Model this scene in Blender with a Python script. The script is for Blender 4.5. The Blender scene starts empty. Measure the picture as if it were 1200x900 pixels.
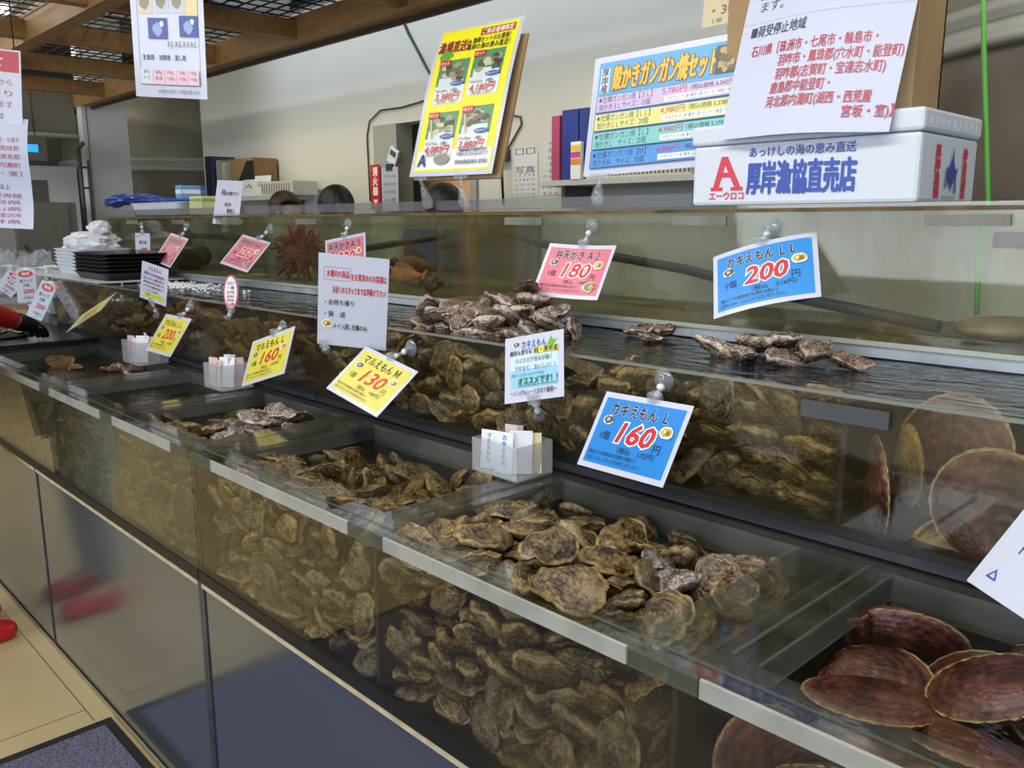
import bpy, bmesh, math, random
import numpy as np
from mathutils import Vector, Matrix, Quaternion, Euler

# ------------------------------------------------------------------ camera, world, lights
scene = bpy.context.scene
COL = scene.collection
PI = math.pi
F_PX, YAW, PITCH, ROLL, H = 994.1, -0.80377, 0.18972, 0.0023, 1.45
_fw = np.array([math.sin(YAW)*math.cos(PITCH), math.cos(YAW)*math.cos(PITCH), -math.sin(PITCH)])
_rt = np.array([math.cos(YAW), -math.sin(YAW), 0.0]); _dn = np.cross(_fw, _rt)
_c, _s = math.cos(ROLL), math.sin(ROLL)
_r2 = _c*_rt + _s*_dn; _d2 = -_s*_rt + _c*_dn
cd = bpy.data.cameras.new('camera'); cam = bpy.data.objects.new('camera', cd); COL.objects.link(cam)
cd.sensor_width = 36; cd.lens = F_PX/1200*36; cd.clip_start = .05; cd.clip_end = 100
cam.matrix_world = Matrix(((_r2[0], -_d2[0], -_fw[0], 0), (_r2[1], -_d2[1], -_fw[1], 0), (_r2[2], -_d2[2], -_fw[2], H), (0, 0, 0, 1)))
scene.camera = cam
def ray(px, py): return _r2*((px-600)/F_PX) + _d2*((py-450)/F_PX) + _fw
def aty(px, py, y):
    d = ray(px, py); t = y/d[1]; return (d[0]*t, d[1]*t, H+d[2]*t)

scene.view_settings.view_transform = 'Standard'
scene.view_settings.look = 'None'
scene.view_settings.gamma = 1.0
scene.view_settings.use_curve_mapping = False
scene.view_settings.exposure = 0.0
scene.cycles.transparent_max_bounces = 40
scene.cycles.max_bounces = 8

w = bpy.data.worlds.new('world'); scene.world = w; w.use_nodes = True
w.node_tree.nodes['Background'].inputs[0].default_value = (.80, .90, 1.0, 1)
w.node_tree.nodes['Background'].inputs[1].default_value = .62

def area(name, loc, target, sx, sy, power, col, spread=180):
    l = bpy.data.lights.new(name, 'AREA'); l.shape = 'RECTANGLE'; l.size = sx; l.size_y = sy
    l.energy = power; l.color = col; l.spread = math.radians(spread)
    o = bpy.data.objects.new(name, l); COL.objects.link(o); o.location = loc
    o.rotation_euler = (Vector(target)-Vector(loc)).to_track_quat('-Z', 'Y').to_euler(); return o
area('shop_window_light', (-1.5, -4.5, 2.0), (-2.0, 1.0, 1.0), 7.0, 2.2, 200, (.86, .93, 1.0))
area('ceiling_light_row', (-1.4, 0.3, 2.84), (-1.4, .5, 0), 4.4, .35, 70, (1.0, .97, .90))
area('ceiling_light_far', (-6.0, 0.2, 2.84), (-6.0, .6, 0), 2.6, .35, 60, (1.0, .96, .88))
area('upper_wall_fill', (-3.4, 2.62, 2.86), (-3.4, 3.2, 2.45), 5.0, .12, 9, (.80, .90, 1.0), 95)  # added lamp without a fixture, whitens the upper part of the back wall
area('upper_tank_fill', (-2.2, 1.85, 2.27), (-2.2, 1.80, 0), 5.0, .10, 11, (1.0, .97, .88))  # added fill without a fixture, brightens the upper tanks from above
area('warm_wall_fill', (-3.8, 2.47, 2.38), (-3.8, 3.2, 1.55), 4.2, .08, 8, (1.0, .84, .50), 90)  # added warm fill hidden behind the edge beam, yellows the lower back wall
# ------------------------------------------------------------------ materials
def lin(c):
    if isinstance(c, str):
        c = c.lstrip('#'); c = tuple(int(c[i:i+2], 16)/255 for i in (0, 2, 4))
    return tuple((v/12.92 if v <= .04045 else ((v+.055)/1.055)**2.4) for v in c[:3])
MC = {}
def pm(name, col, rough=.5, metal=0., noise=None, bump=0., bscale=40, col2=None, alpha=1., coat=0., spec=.5, stretch=(1, 1, 1)):
    """principled material; noise=(scale, amount) blends towards col2 (or a darker tone) by a noise pattern"""
    if name in MC: return MC[name]
    m = bpy.data.materials.new(name); m.use_nodes = True; nt = m.node_tree; b = nt.nodes['Principled BSDF']
    c = lin(col)
    b.inputs['Base Color'].default_value = (*c, 1); b.inputs['Roughness'].default_value = rough
    b.inputs['Metallic'].default_value = metal; b.inputs['Alpha'].default_value = alpha
    b.inputs['Coat Weight'].default_value = coat; b.inputs['Coat Roughness'].default_value = .12
    b.inputs['Specular IOR Level'].default_value = spec
    if noise or bump:
        tc = nt.nodes.new('ShaderNodeTexCoord'); mp = nt.nodes.new('ShaderNodeMapping'); mp.inputs['Scale'].default_value = stretch
        nt.links.new(tc.outputs['Object'], mp.inputs[0])
    if noise:
        n = nt.nodes.new('ShaderNodeTexNoise'); n.inputs['Scale'].default_value = noise[0]; n.inputs['Detail'].default_value = 6
        nt.links.new(mp.outputs[0], n.inputs['Vector'])
        r = nt.nodes.new('ShaderNodeMapRange'); r.inputs[1].default_value = .40; r.inputs[2].default_value = .68
        r.inputs[3].default_value = 0; r.inputs[4].default_value = noise[1]
        nt.links.new(n.outputs['Fac'], r.inputs[0])
        x = nt.nodes.new('ShaderNodeMix'); x.data_type = 'RGBA'
        x.inputs[6].default_value = (*c, 1); x.inputs[7].default_value = (*(lin(col2) if col2 else tuple(v*.45 for v in c)), 1)
        nt.links.new(r.outputs[0], x.inputs[0]); nt.links.new(x.outputs[2], b.inputs['Base Color'])
    if bump:
        n2 = nt.nodes.new('ShaderNodeTexNoise'); n2.inputs['Scale'].default_value = bscale; n2.inputs['Detail'].default_value = 5
        nt.links.new(mp.outputs[0], n2.inputs['Vector'])
        bp = nt.nodes.new('ShaderNodeBump'); bp.inputs['Strength'].default_value = bump; bp.inputs['Distance'].default_value = .01
        nt.links.new(n2.outputs['Fac'], bp.inputs['Height']); nt.links.new(bp.outputs[0], b.inputs['Normal'])
    MC[name] = m; return m
def ink(col):
    return pm('print_'+str(col).lstrip('#'), col, .42, coat=.12)
def clear(name, tint=(.93, .95, .92), stain=None, amt=.2, scale=6, stretch=(1, 1, 1), ior=1.45, bump=0., bscale=30, haze=0., hazecol='#c8ccc8', rough=.03, bstretch=(1, 1, 1), lo=.45, hi=.75):
    """clear pane or water: tinted transparency under a fresnel gloss, with optional algae stain and haze"""
    if name in MC: return MC[name]
    m = bpy.data.materials.new(name); m.use_nodes = True; nt = m.node_tree
    for n in list(nt.nodes): nt.nodes.remove(n)
    N = nt.nodes.new; L = nt.links.new
    out = N('ShaderNodeOutputMaterial'); tr = N('ShaderNodeBsdfTransparent'); tr.inputs[0].default_value = (*tint, 1)
    gl = N('ShaderNodeBsdfGlossy'); gl.inputs['Roughness'].default_value = rough; gl.inputs['Color'].default_value = (1, 1, 1, 1)
    # Schlick reflectance from the facing angle, the same from either side of the pane
    lw = N('ShaderNodeLayerWeight'); lw.inputs[0].default_value = .5; r0 = ((ior-1)/(ior+1))**2
    pw = N('ShaderNodeMath'); pw.operation = 'POWER'; L(lw.outputs['Facing'], pw.inputs[0]); pw.inputs[1].default_value = 5
    fr = N('ShaderNodeMath'); fr.operation = 'MULTIPLY_ADD'; L(pw.outputs[0], fr.inputs[0]); fr.inputs[1].default_value = 1-r0; fr.inputs[2].default_value = r0
    tc = N('ShaderNodeTexCoord')
    base = tr.outputs[0]
    if stain or haze:
        df = N('ShaderNodeBsdfDiffuse'); df.inputs[0].default_value = (*lin(stain or hazecol), 1)
        mx = N('ShaderNodeMixShader')
        if stain:
            mp = N('ShaderNodeMapping'); mp.inputs['Scale'].default_value = stretch; L(tc.outputs['Object'], mp.inputs[0])
            n = N('ShaderNodeTexNoise'); n.inputs['Scale'].default_value = scale; n.inputs['Detail'].default_value = 7; n.inputs['Roughness'].default_value = .62
            L(mp.outputs[0], n.inputs['Vector'])
            r = N('ShaderNodeMapRange'); r.inputs[1].default_value = lo; r.inputs[2].default_value = hi; r.inputs[3].default_value = haze; r.inputs[4].default_value = amt
            L(n.outputs['Fac'], r.inputs[0]); L(r.outputs[0], mx.inputs[0])
        else: mx.inputs[0].default_value = haze
        L(base, mx.inputs[1]); L(df.outputs[0], mx.inputs[2]); base = mx.outputs[0]
    ms = N('ShaderNodeMixShader'); L(fr.outputs[0], ms.inputs[0]); L(base, ms.inputs[1]); L(gl.outputs[0], ms.inputs[2])
    if bump:
        mp2 = N('ShaderNodeMapping'); mp2.inputs['Scale'].default_value = bstretch; L(tc.outputs['Object'], mp2.inputs[0])
        n2 = N('ShaderNodeTexNoise'); n2.inputs['Scale'].default_value = bscale; n2.inputs['Detail'].default_value = 3; L(mp2.outputs[0], n2.inputs['Vector'])
        b = N('ShaderNodeBump'); b.inputs['Strength'].default_value = bump; b.inputs['Distance'].default_value = .01
        L(n2.outputs['Fac'], b.inputs['Height']); L(b.outputs[0], gl.inputs['Normal']); L(b.outputs[0], lw.inputs['Normal'])
    L(ms.outputs[0], out.inputs[0]); MC[name] = m; return m
def emit(name, col, s):
    if name in MC: return MC[name]
    m = bpy.data.materials.new(name); m.use_nodes = True; b = m.node_tree.nodes['Principled BSDF']
    b.inputs['Base Color'].default_value = (*lin(col), 1); b.inputs['Emission Color'].default_value = (*lin(col), 1); b.inputs['Emission Strength'].default_value = s
    MC[name] = m; return m

def shell_mat(name, ramp, dark, speck, rough, hue, fine=.34):
    """shell colour follows its growth bands (attribute band), local noise and a per-shell random value"""
    m = bpy.data.materials.new(name); m.use_nodes = True; nt = m.node_tree; b = nt.nodes['Principled BSDF']
    N = nt.nodes.new; L = nt.links.new
    ab = N('ShaderNodeAttribute'); ab.attribute_name = 'band'; al = N('ShaderNodeAttribute'); al.attribute_name = 'lc'
    ar = N('ShaderNodeAttribute'); ar.attribute_name = 'rnd'; oi = N('ShaderNodeObjectInfo')
    ad = N('ShaderNodeMath'); ad.operation = 'ADD'; L(ar.outputs['Fac'], ad.inputs[0]); L(oi.outputs['Random'], ad.inputs[1])
    fr = N('ShaderNodeMath'); fr.operation = 'FRACT'; L(ad.outputs[0], fr.inputs[0])
    mul = N('ShaderNodeVectorMath'); mul.operation = 'SCALE'; mul.inputs[0].default_value = (13.1, 7.7, 5.3); L(fr.outputs[0], mul.inputs['Scale'])
    va = N('ShaderNodeVectorMath'); va.operation = 'ADD'; L(al.outputs['Vector'], va.inputs[0]); L(mul.outputs[0], va.inputs[1])
    n1 = N('ShaderNodeTexNoise'); n1.inputs['Scale'].default_value = 2.6; n1.inputs['Detail'].default_value = 4; n1.inputs['Roughness'].default_value = .5; L(va.outputs[0], n1.inputs['Vector'])
    n2 = N('ShaderNodeTexNoise'); n2.inputs['Scale'].default_value = 9; n2.inputs['Detail'].default_value = 6; n2.inputs['Roughness'].default_value = .62; L(va.outputs[0], n2.inputs['Vector'])
    # concentric growth bands, blotches and a pale growing edge
    ph = N('ShaderNodeMath'); ph.operation = 'MULTIPLY_ADD'; L(ab.outputs['Fac'], ph.inputs[0]); ph.inputs[1].default_value = 44.
    k = N('ShaderNodeMath'); k.operation = 'MULTIPLY'; L(n1.outputs['Fac'], k.inputs[0]); k.inputs[1].default_value = 9.; L(k.outputs[0], ph.inputs[2])
    sn = N('ShaderNodeMath'); sn.operation = 'SINE'; L(ph.outputs[0], sn.inputs[0])
    a1 = N('ShaderNodeMath'); a1.operation = 'MULTIPLY_ADD'; L(n1.outputs['Fac'], a1.inputs[0]); a1.inputs[1].default_value = .62; a1.inputs[2].default_value = -.23
    a2 = N('ShaderNodeMath'); a2.operation = 'MULTIPLY_ADD'; L(n2.outputs['Fac'], a2.inputs[0]); a2.inputs[1].default_value = .46; L(a1.outputs[0], a2.inputs[2])
    n3 = N('ShaderNodeTexNoise'); n3.inputs['Scale'].default_value = 24; n3.inputs['Detail'].default_value = 5; n3.inputs['Roughness'].default_value = .65; L(va.outputs[0], n3.inputs['Vector'])
    a4 = N('ShaderNodeMath'); a4.operation = 'MULTIPLY_ADD'; L(n3.outputs['Fac'], a4.inputs[0]); a4.inputs[1].default_value = fine; L(a2.outputs[0], a4.inputs[2]); a2 = a4
    a3 = N('ShaderNodeMath'); a3.operation = 'MULTIPLY_ADD'; L(sn.outputs[0], a3.inputs[0]); a3.inputs[1].default_value = .040; L(a2.outputs[0], a3.inputs[2])
    rm = N('ShaderNodeMapRange'); rm.inputs[1].default_value = .86; rm.inputs[2].default_value = 1.; rm.inputs[3].default_value = 0; rm.inputs[4].default_value = .13; L(ab.outputs['Fac'], rm.inputs[0])
    v = N('ShaderNodeMath'); v.operation = 'ADD'; L(a3.outputs[0], v.inputs[0]); L(rm.outputs[0], v.inputs[1])
    cr = N('ShaderNodeValToRGB'); L(v.outputs[0], cr.inputs[0])
    el = cr.color_ramp.elements; el[0].position = ramp[0][0]; el[0].color = (*lin(ramp[0][1]), 1); el[1].position = ramp[-1][0]; el[1].color = (*lin(ramp[-1][1]), 1)
    for p, c in ramp[1:-1]:
        e = el.new(p); e.color = (*lin(c), 1)
    # hue variety per shell
    mx = N('ShaderNodeMix'); mx.data_type = 'RGBA'; mx.blend_type = 'MULTIPLY'; L(cr.outputs[0], mx.inputs[6])
    c2 = N('ShaderNodeValToRGB'); L(fr.outputs[0], c2.inputs[0]); e2 = c2.color_ramp.elements
    e2[0].color = (*lin(hue[0]), 1); e2[1].color = (*lin(hue[-1]), 1)
    for i, c in enumerate(hue[1:-1]):
        e = e2.new((i+1)/(len(hue)-1)); e.color = (*lin(c), 1)
    L(c2.outputs[0], mx.inputs[7]); mx.inputs[0].default_value = 1.
    # dark patches
    md = N('ShaderNodeMix'); md.data_type = 'RGBA'; L(mx.outputs[2], md.inputs[6]); md.inputs[7].default_value = (*lin(dark), 1)
    rg = N('ShaderNodeMapRange'); rg.inputs[1].default_value = .52; rg.inputs[2].default_value = .66; rg.inputs[4].default_value = speck; L(n1.outputs['Fac'], rg.inputs[0]); L(rg.outputs[0], md.inputs[0])
    L(md.outputs[2], b.inputs['Base Color'])
    b.inputs['Roughness'].default_value = rough; b.inputs['Specular IOR Level'].default_value = .5
    bp = N('ShaderNodeBump'); bp.inputs['Strength'].default_value = .6; bp.inputs['Distance'].default_value = .006
    L(v.outputs[0], bp.inputs['Height']); L(bp.outputs[0], b.inputs['Normal'])
    MC[name] = m; return m

# ------------------------------------------------------------------ object helpers
def root(name, label, cat, loc=(0, 0, 0), group=None):
    o = bpy.data.objects.new(name, None); COL.objects.link(o); o.location = loc; o.empty_display_size = .05
    o['label'] = label; o['category'] = cat
    if group: o['group'] = group
    return o
def tag(o, label, cat, group=None, kind=None):
    o['label'] = label; o['category'] = cat
    if group: o['group'] = group
    if kind: o['kind'] = kind
    return o
class MB:
    """collects world-space geometry into one mesh with several materials"""
    def __init__(s): s.v = []; s.f = []; s.m = []; s.sm = []; s.mats = []
    def mi(s, m):
        if m not in s.mats: s.mats.append(m)
        return s.mats.index(m)
    def add(s, vs, fs, m, smooth=False):
        o = len(s.v); s.v += [tuple(p) for p in vs]; i = s.mi(m)
        for f in fs: s.f.append(tuple(o+k for k in f)); s.m.append(i); s.sm.append(smooth)
        return s
    def box(s, x0, x1, y0, y1, z0, z1, m, M=None, bev=0.):
        if bev > 0:
            bm = bmesh.new(); bmesh.ops.create_cube(bm, size=1)
            for v in bm.verts: v.co = Vector(((x0+x1)/2+v.co.x*(x1-x0), (y0+y1)/2+v.co.y*(y1-y0), (z0+z1)/2+v.co.z*(z1-z0)))
            bmesh.ops.bevel(bm, geom=bm.edges[:], offset=bev, segments=2, affect='EDGES', profile=.5)
            bm.verts.ensure_lookup_table(); P = [v.co.copy() for v in bm.verts]; Fs = [tuple(v.index for v in f.verts) for f in bm.faces]; bm.free()
        else:
            P = [Vector((x, y, z)) for x in (x0, x1) for y in (y0, y1) for z in (z0, z1)]
            Fs = [(0, 1, 3, 2), (4, 6, 7, 5), (0, 4, 5, 1), (2, 3, 7, 6), (0, 2, 6, 4), (1, 5, 7, 3)]
        if M is not None: P = [M @ p for p in P]
        return s.add(P, Fs, m)
    def tube(s, pts, r, m, n=10, cap=True):
        pts = [Vector(p) for p in pts]; rs = r if isinstance(r, (list, tuple)) else [r]*len(pts)
        V = []; up = None
        for i, p in enumerate(pts):
            d = (pts[min(i+1, len(pts)-1)]-pts[max(i-1, 0)]).normalized()
            if up is None: up = d.orthogonal().normalized()
            a = (up-d*up.dot(d)).normalized(); up = a; b = d.cross(a)
            V += [p+(a*math.cos(2*PI*j/n)+b*math.sin(2*PI*j/n))*rs[i] for j in range(n)]
        Fs = [(i*n+j, i*n+(j+1) % n, (i+1)*n+(j+1) % n, (i+1)*n+j) for i in range(len(pts)-1) for j in range(n)]
        if cap: Fs += [tuple(reversed(range(n))), tuple(range((len(pts)-1)*n, len(pts)*n))]
        return s.add(V, Fs, m, True)
    def lathe(s, prof, m, M=None, n=24, smooth=True):
        """prof: (radius, height) along local z"""
        V = []; Fs = []
        for r, z in prof: V += [Vector((r*math.cos(2*PI*j/n), r*math.sin(2*PI*j/n), z)) for j in range(n)]
        for i in range(len(prof)-1): Fs += [(i*n+j, i*n+(j+1) % n, (i+1)*n+(j+1) % n, (i+1)*n+j) for j in range(n)]
        if M is not None: V = [M @ p for p in V]
        return s.add(V, Fs, m, smooth)
    def loft(s, rings, m, smooth=False, cap=True, closed=True):
        n = len(rings[0]); V = [p for r in rings for p in r]; Fs = []
        for i in range(len(rings)-1):
            for j in range(n if closed else n-1): Fs.append((i*n+j, i*n+(j+1) % n, (i+1)*n+(j+1) % n, (i+1)*n+j))
        if cap: Fs += [tuple(reversed(range(n))), tuple(range((len(rings)-1)*n, len(rings)*n))]
        return s.add(V, Fs, m, smooth)
    def build(s, name, parent=None, label=None, kind=None):
        me = bpy.data.meshes.new(name); off = Vector(parent_world(parent)) if parent else Vector((0, 0, 0))
        me.from_pydata([tuple(Vector(p)-off) for p in s.v], [], s.f)
        for m in s.mats: me.materials.append(m)
        me.polygons.foreach_set('material_index', s.m); me.polygons.foreach_set('use_smooth', s.sm); me.update()
        o = bpy.data.objects.new(name, me); COL.objects.link(o)
        if parent: o.parent = parent
        if label: o['label'] = label
        if kind: o['kind'] = kind
        return o
def parent_world(o):
    p = Vector((0, 0, 0))
    while o is not None: p += o.location; o = o.parent
    return p
def structure(mb, name):
    o = mb.build(name); o['kind'] = 'structure'; return o

# ------------------------------------------------------------------ lettering
TXT = {}
def glyphs(s, bold=0., shear=0.):
    key = (s, bold, shear)
    if key in TXT: return TXT[key]
    cu = bpy.data.curves.new('t', 'FONT'); cu.body = s; cu.size = 1; cu.resolution_u = 2; cu.offset = bold; cu.shear = shear
    o = bpy.data.objects.new('t', cu); COL.objects.link(o)
    bpy.context.view_layer.update()
    me = bpy.data.meshes.new_from_object(o.evaluated_get(bpy.context.evaluated_depsgraph_get()))
    V = [(v.co.x, v.co.y) for v in me.vertices]; Fs = [tuple(p.vertices) for p in me.polygons]
    bpy.data.objects.remove(o); bpy.data.curves.remove(cu); bpy.data.meshes.remove(me)
    if V:
        x0 = min(v[0] for v in V); x1 = max(v[0] for v in V)
        V = [(x-x0, y) for x, y in V]; W = x1-x0
    else: W = 1
    TXT[key] = (V, Fs, W); return TXT[key]
class Sheet:
    """a printed sheet: layers laid on a thin card, local u (right) and v (up) in metres from its centre"""
    def __init__(s, M, wd, ht, bend=0., mb=None, thick=.0008, fn=None):
        s.M = M; s.w = wd; s.h = ht; s.bend = bend; s.mb = mb or MB(); s.z = .0005 if fn else .0001; s.t = thick; s.fn = fn
    def P(s, u, v, z):
        dz = s.bend*((u/s.w*2)**2) if s.bend else 0
        if s.fn: dz += s.fn(u/s.w, v/s.h)
        return s.M @ Vector((u, v, z+dz))
    def base(s, m, n=8, nv=6):
        if s.fn: n = nv = 32
        """the card itself, with thickness"""
        V = []; 
        for z in (0, -s.t):
            for j in range(nv+1):
                for i in range(n+1): V.append(s.P((i/n-.5)*s.w, (j/nv-.5)*s.h, z))
        k = (n+1)*(nv+1); Fs = []
        for j in range(nv):
            for i in range(n):
                a = j*(n+1)+i; Fs.append((a, a+1, a+n+2, a+n+1)); Fs.append((k+a, k+a+n+1, k+a+n+2, k+a+1))
        rim = [i for i in range(n+1)]+[(j+1)*(n+1)-1 for j in range(1, nv+1)]+[nv*(n+1)+i for i in range(n-1, -1, -1)]+[j*(n+1) for j in range(nv-1, 0, -1)]
        for a, b in zip(rim, rim[1:]+rim[:1]): Fs.append((a, k+a, k+b, b))
        s.mb.add(V, Fs, m, False); return s
    def up(s): s.z += .00012; return s.z
    def rect(s, u0, v0, u1, v1, col, n=8, m=None, skew=0.):
        z = s.up(); u0 *= s.w; u1 *= s.w; v0 *= s.h; v1 *= s.h
        V = []; nv = 14 if s.fn else 1; n = 14 if s.fn else n
        for j in range(nv+1):
            v = v0+(v1-v0)*j/nv
            for i in range(n+1): V.append(s.P(u0+(u1-u0)*i/n+skew*(v-v0), v, z))
        Fs = [(j*(n+1)+i, j*(n+1)+i+1, (j+1)*(n+1)+i+1, (j+1)*(n+1)+i) for j in range(nv) for i in range(n)]
        s.mb.add(V, Fs, m or ink(col)); return s
    def frame(s, u0, v0, u1, v1, t, col):
        tv = t*s.w/s.h
        s.rect(u0, v0, u1, v0+tv, col); s.z -= .0001; s.rect(u0, v1-tv, u1, v1, col); s.z -= .0001
        s.rect(u0, v0, u0+t, v1, col); s.z -= .0001; s.rect(u1-t, v0, u1, v1, col); return s
    def poly(s, pts, col):
        z = s.up(); s.mb.add([s.P(u*s.w, v*s.h, z) for u, v in pts], [tuple(range(len(pts)))], ink(col)); return s
    def ell(s, u, v, ru, rv, col, n=18, rag=0., seed=0):
        rg = random.Random(seed)
        return s.poly([(u+ru*math.cos(2*PI*i/n)*(1+rg.uniform(-rag, rag)), v+rv*math.sin(2*PI*i/n)*(1+rg.uniform(-rag, rag))) for i in range(n)], col)
    def text(s, t, u, v, size, col, wfit=None, bold=.0, shear=0., rot=0., align='c', halo=None, halo_w=.035):
        """size = em height as a share of the sheet height; u, v = middle (or left edge) of the line; wfit = width as a share of the sheet width"""
        cjk = any(ord(ch) > 0x2e00 for ch in t); h = size*s.h
        def many(col, r, n):
            z0 = s.z
            for i in range(n):
                s.z = z0+i*.00004; s._txt(t, u+r*h*math.cos(2*PI*i/n)/s.w, v+r*size*math.sin(2*PI*i/n), size, col, wfit, 0, shear, rot, align, 0)
        if not cjk:
            if halo: s._txt(t, u, v, size, halo, wfit, bold+halo_w, shear, rot, align, bold)
            return s._txt(t, u, v, size, col, wfit, bold, shear, rot, align, bold)
        if halo: many(halo, halo_w+bold, 8)
        if bold >= .01: many(col, bold*.9, 4 if bold < .03 else 6); return s
        return s._txt(t, u, v, size, col, wfit, 0, shear, rot, align, 0)
    def _txt(s, t, u, v, size, col, wfit, bold, shear, rot, align, b0):
        V, Fs, W = glyphs(t, bold, shear); W0 = glyphs(t, b0, shear)[2]
        if not V: return s
        sy = size*s.h; sx = sy if wfit is None else wfit*s.w/max(W0, 1e-6)
        ex = (W-W0)/2
        z = s.up(); c, sn = math.cos(rot), math.sin(rot); Q = []
        for x, y in V:
            a = (x-ex)*sx-(W0*sx/2 if align == 'c' else 0); b = (y-.36)*sy
            Q.append(s.P(u*s.w+a*c-b*sn, v*s.h+a*sn+b*c, z))
        s.mb.add(Q, Fs, ink(col)); return s
    def lines(s, rows, u, v, size, dv, col, **k):
        for i, t in enumerate(rows): s.text(t, u, v-i*dv, size, col, **k)
        return s
def pose(c, yaw, tilt, roll):
    B = Matrix(((1, 0, 0), (0, 0, -1), (0, 1, 0)))   # u -> x, v -> z, normal -> -y
    R = Matrix.Rotation(math.radians(yaw), 3, 'Z') @ Matrix.Rotation(math.radians(tilt), 3, 'X') @ B @ Matrix.Rotation(math.radians(roll), 3, 'Z')
    return Matrix.Translation(Vector(c)) @ R.to_4x4()

# ------------------------------------------------------------------ skinned figures
def skin(name, nodes, edges, rootn, mats, parent=None, sub=2, label=None):
    me = bpy.data.meshes.new(name); keys = list(nodes); off = parent_world(parent) if parent else Vector((0, 0, 0))
    me.from_pydata([tuple(Vector(nodes[k][0])-off) for k in keys], [(keys.index(a), keys.index(b)) for a, b in edges], [])
    o = bpy.data.objects.new(name, me); COL.objects.link(o)
    md = o.modifiers.new('skin', 'SKIN'); md.use_smooth_shade = True
    lay = me.skin_vertices[0] if me.skin_vertices else None
    if lay is None:
        bpy.context.view_layer.objects.active = o; bpy.ops.mesh.customdata_skin_add(); lay = me.skin_vertices[0]
    for i, k in enumerate(keys):
        r = nodes[k][1]; lay.data[i].radius = (r, r) if not isinstance(r, tuple) else r
        lay.data[i].use_root = (k == rootn)
    ss = o.modifiers.new('sub', 'SUBSURF'); ss.levels = sub; ss.render_levels = sub
    bpy.context.view_layer.update()
    m2 = bpy.data.meshes.new_from_object(o.evaluated_get(bpy.context.evaluated_depsgraph_get()))
    o.modifiers.clear(); o.data = m2; m2.name = name
    m2.materials.clear()
    for m in mats: m2.materials.append(m)
    for p in m2.polygons: p.use_smooth = True; p.material_index = 0
    if parent: o.parent = parent
    if label: o['label'] = label
    return o
# ------------------------------------------------------------------ the room
FLOOR = pm('vinyl_floor', '#c2ae82', .45, noise=(2.5, .35), col2='#a8946a', bump=.03, bscale=60)
SEAM = pm('floor_seam', '#5d5340', .8)
mb = MB(); mb.box(-10, 4, -6, 5, -.05, 0, FLOOR)
for y in (.69, -.25, -1.2): mb.box(-10, -2.5, y-.0015, y+.0015, 0, .0006, SEAM)
for x in (-2.58, -3.5, -4.4): mb.box(x-.0015, x+.0015, -3, .69, 0, .0006, SEAM)
structure(mb, 'floor')
WALL = pm('painted_wall', '#bcbdb8', .65, noise=(3, .12), col2='#acaca4', bump=.04, bscale=180)
WALLD = pm('white_panel', '#d4d8da', .5, noise=(2, .15), col2='#bfc4c6')
mb = MB()
OX0, OX1, OZ1 = -4.52, -3.60, 2.03                      # doorway in the back wall
mb.box(-7.0, OX0, 3.2, 3.3, 0, 3.0, WALL); mb.box(OX1, -1.46, 3.2, 3.3, 0, 3.0, WALL); mb.box(OX0, OX1, 3.2, 3.3, OZ1, 3.0, WALL)
structure(mb, 'wall_back')
mb = MB(); mb.box(-9.6, -9.5, -6, 5.5, 0, 3.0, pm('end_wall', '#7b766a', .7, noise=(1.5, .3), col2='#686356')); structure(mb, 'wall_left')
mb = MB(); mb.box(-9.5, 4, 5.4, 5.5, 0, 3.0, pm('rear_wall', '#8a8678', .7)); structure(mb, 'wall_rear')
mb = MB(); CE = pm('ceiling_panel', '#8f8c84', .8, noise=(4, .3), col2='#77746c'); mb.box(-9.6, 4, -3.2, 5.5, 2.95, 3.0, CE)
for k in range(14): mb.box(-9.5+k, -9.49+k, -3.2, 3.2, 2.945, 2.95, SEAM)
structure(mb, 'ceiling')
mb = MB(); mb.box(-7.08, -6.98, 2.27, 2.60, 0, 3.0, WALLD)
mb.box(-6.98, -6.977, 2.30, 2.305, 0, 3.0, SEAM); structure(mb, 'wall_return')
# doorway lining and the orange-beige room behind
mb = MB(); DW = pm('door_lining', '#8f918c', .6)
mb.box(OX0-.02, OX0+.22, 3.18, 3.30, 0, OZ1, DW); mb.box(OX1-.03, OX1+.02, 3.18, 3.32, 0, OZ1, DW); structure(mb, 'door_1')
mb = MB(); mb.box(OX0-.3, OX1+.3, 4.05, 4.1, 0, 2.4, pm('back_room_wall', '#e6bd94', .7)); structure(mb, 'wall_back_room')

# timber trellis with wire grid under the ceiling
WOOD = pm('trellis_wood', '#9a7648', .5, noise=(5, .5), col2='#71522c', stretch=(1, 6, 6))
BLK = pm('black_wire', '#1d1b1a', .5)
t = root('ceiling_trellis', 'timber trellis with black wire grid hanging under the ceiling', 'trellis', (-5.2, 1.0, 2.3))
for y in (-.55, .40, 1.35, 2.30):
    mb = MB(); mb.box(-8.8, -1.7, y-.04, y+.04, 2.30, 2.42, WOOD)
    if y > 2: mb.box(-8.8, -1.7, y+.04, y+.055, 2.28, 2.34, pm('trim_dark', '#3a3633', .4))
    mb.build('long_beam', t)
for i in range(8):
    x = -8.21+i*.87
    for y0, y1 in ((-.51, .36), (.44, 1.31), (1.39, 2.26)):
        mb = MB(); mb.box(x-.035, x+.035, y0, y1, 2.315, 2.40, WOOD); mb.build('cross_beam', t)
mb = MB()
for i in range(72): mb.box(-8.8+i*.1-.003, -8.8+i*.1+.003, -.55, 2.3, 2.422, 2.428, BLK)
for i in range(38): mb.box(-8.8, -1.7, -.55+i*.075-.003, -.55+i*.075+.003, 2.4285, 2.4345, BLK)
mb.build('wire_grid', t)

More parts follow.
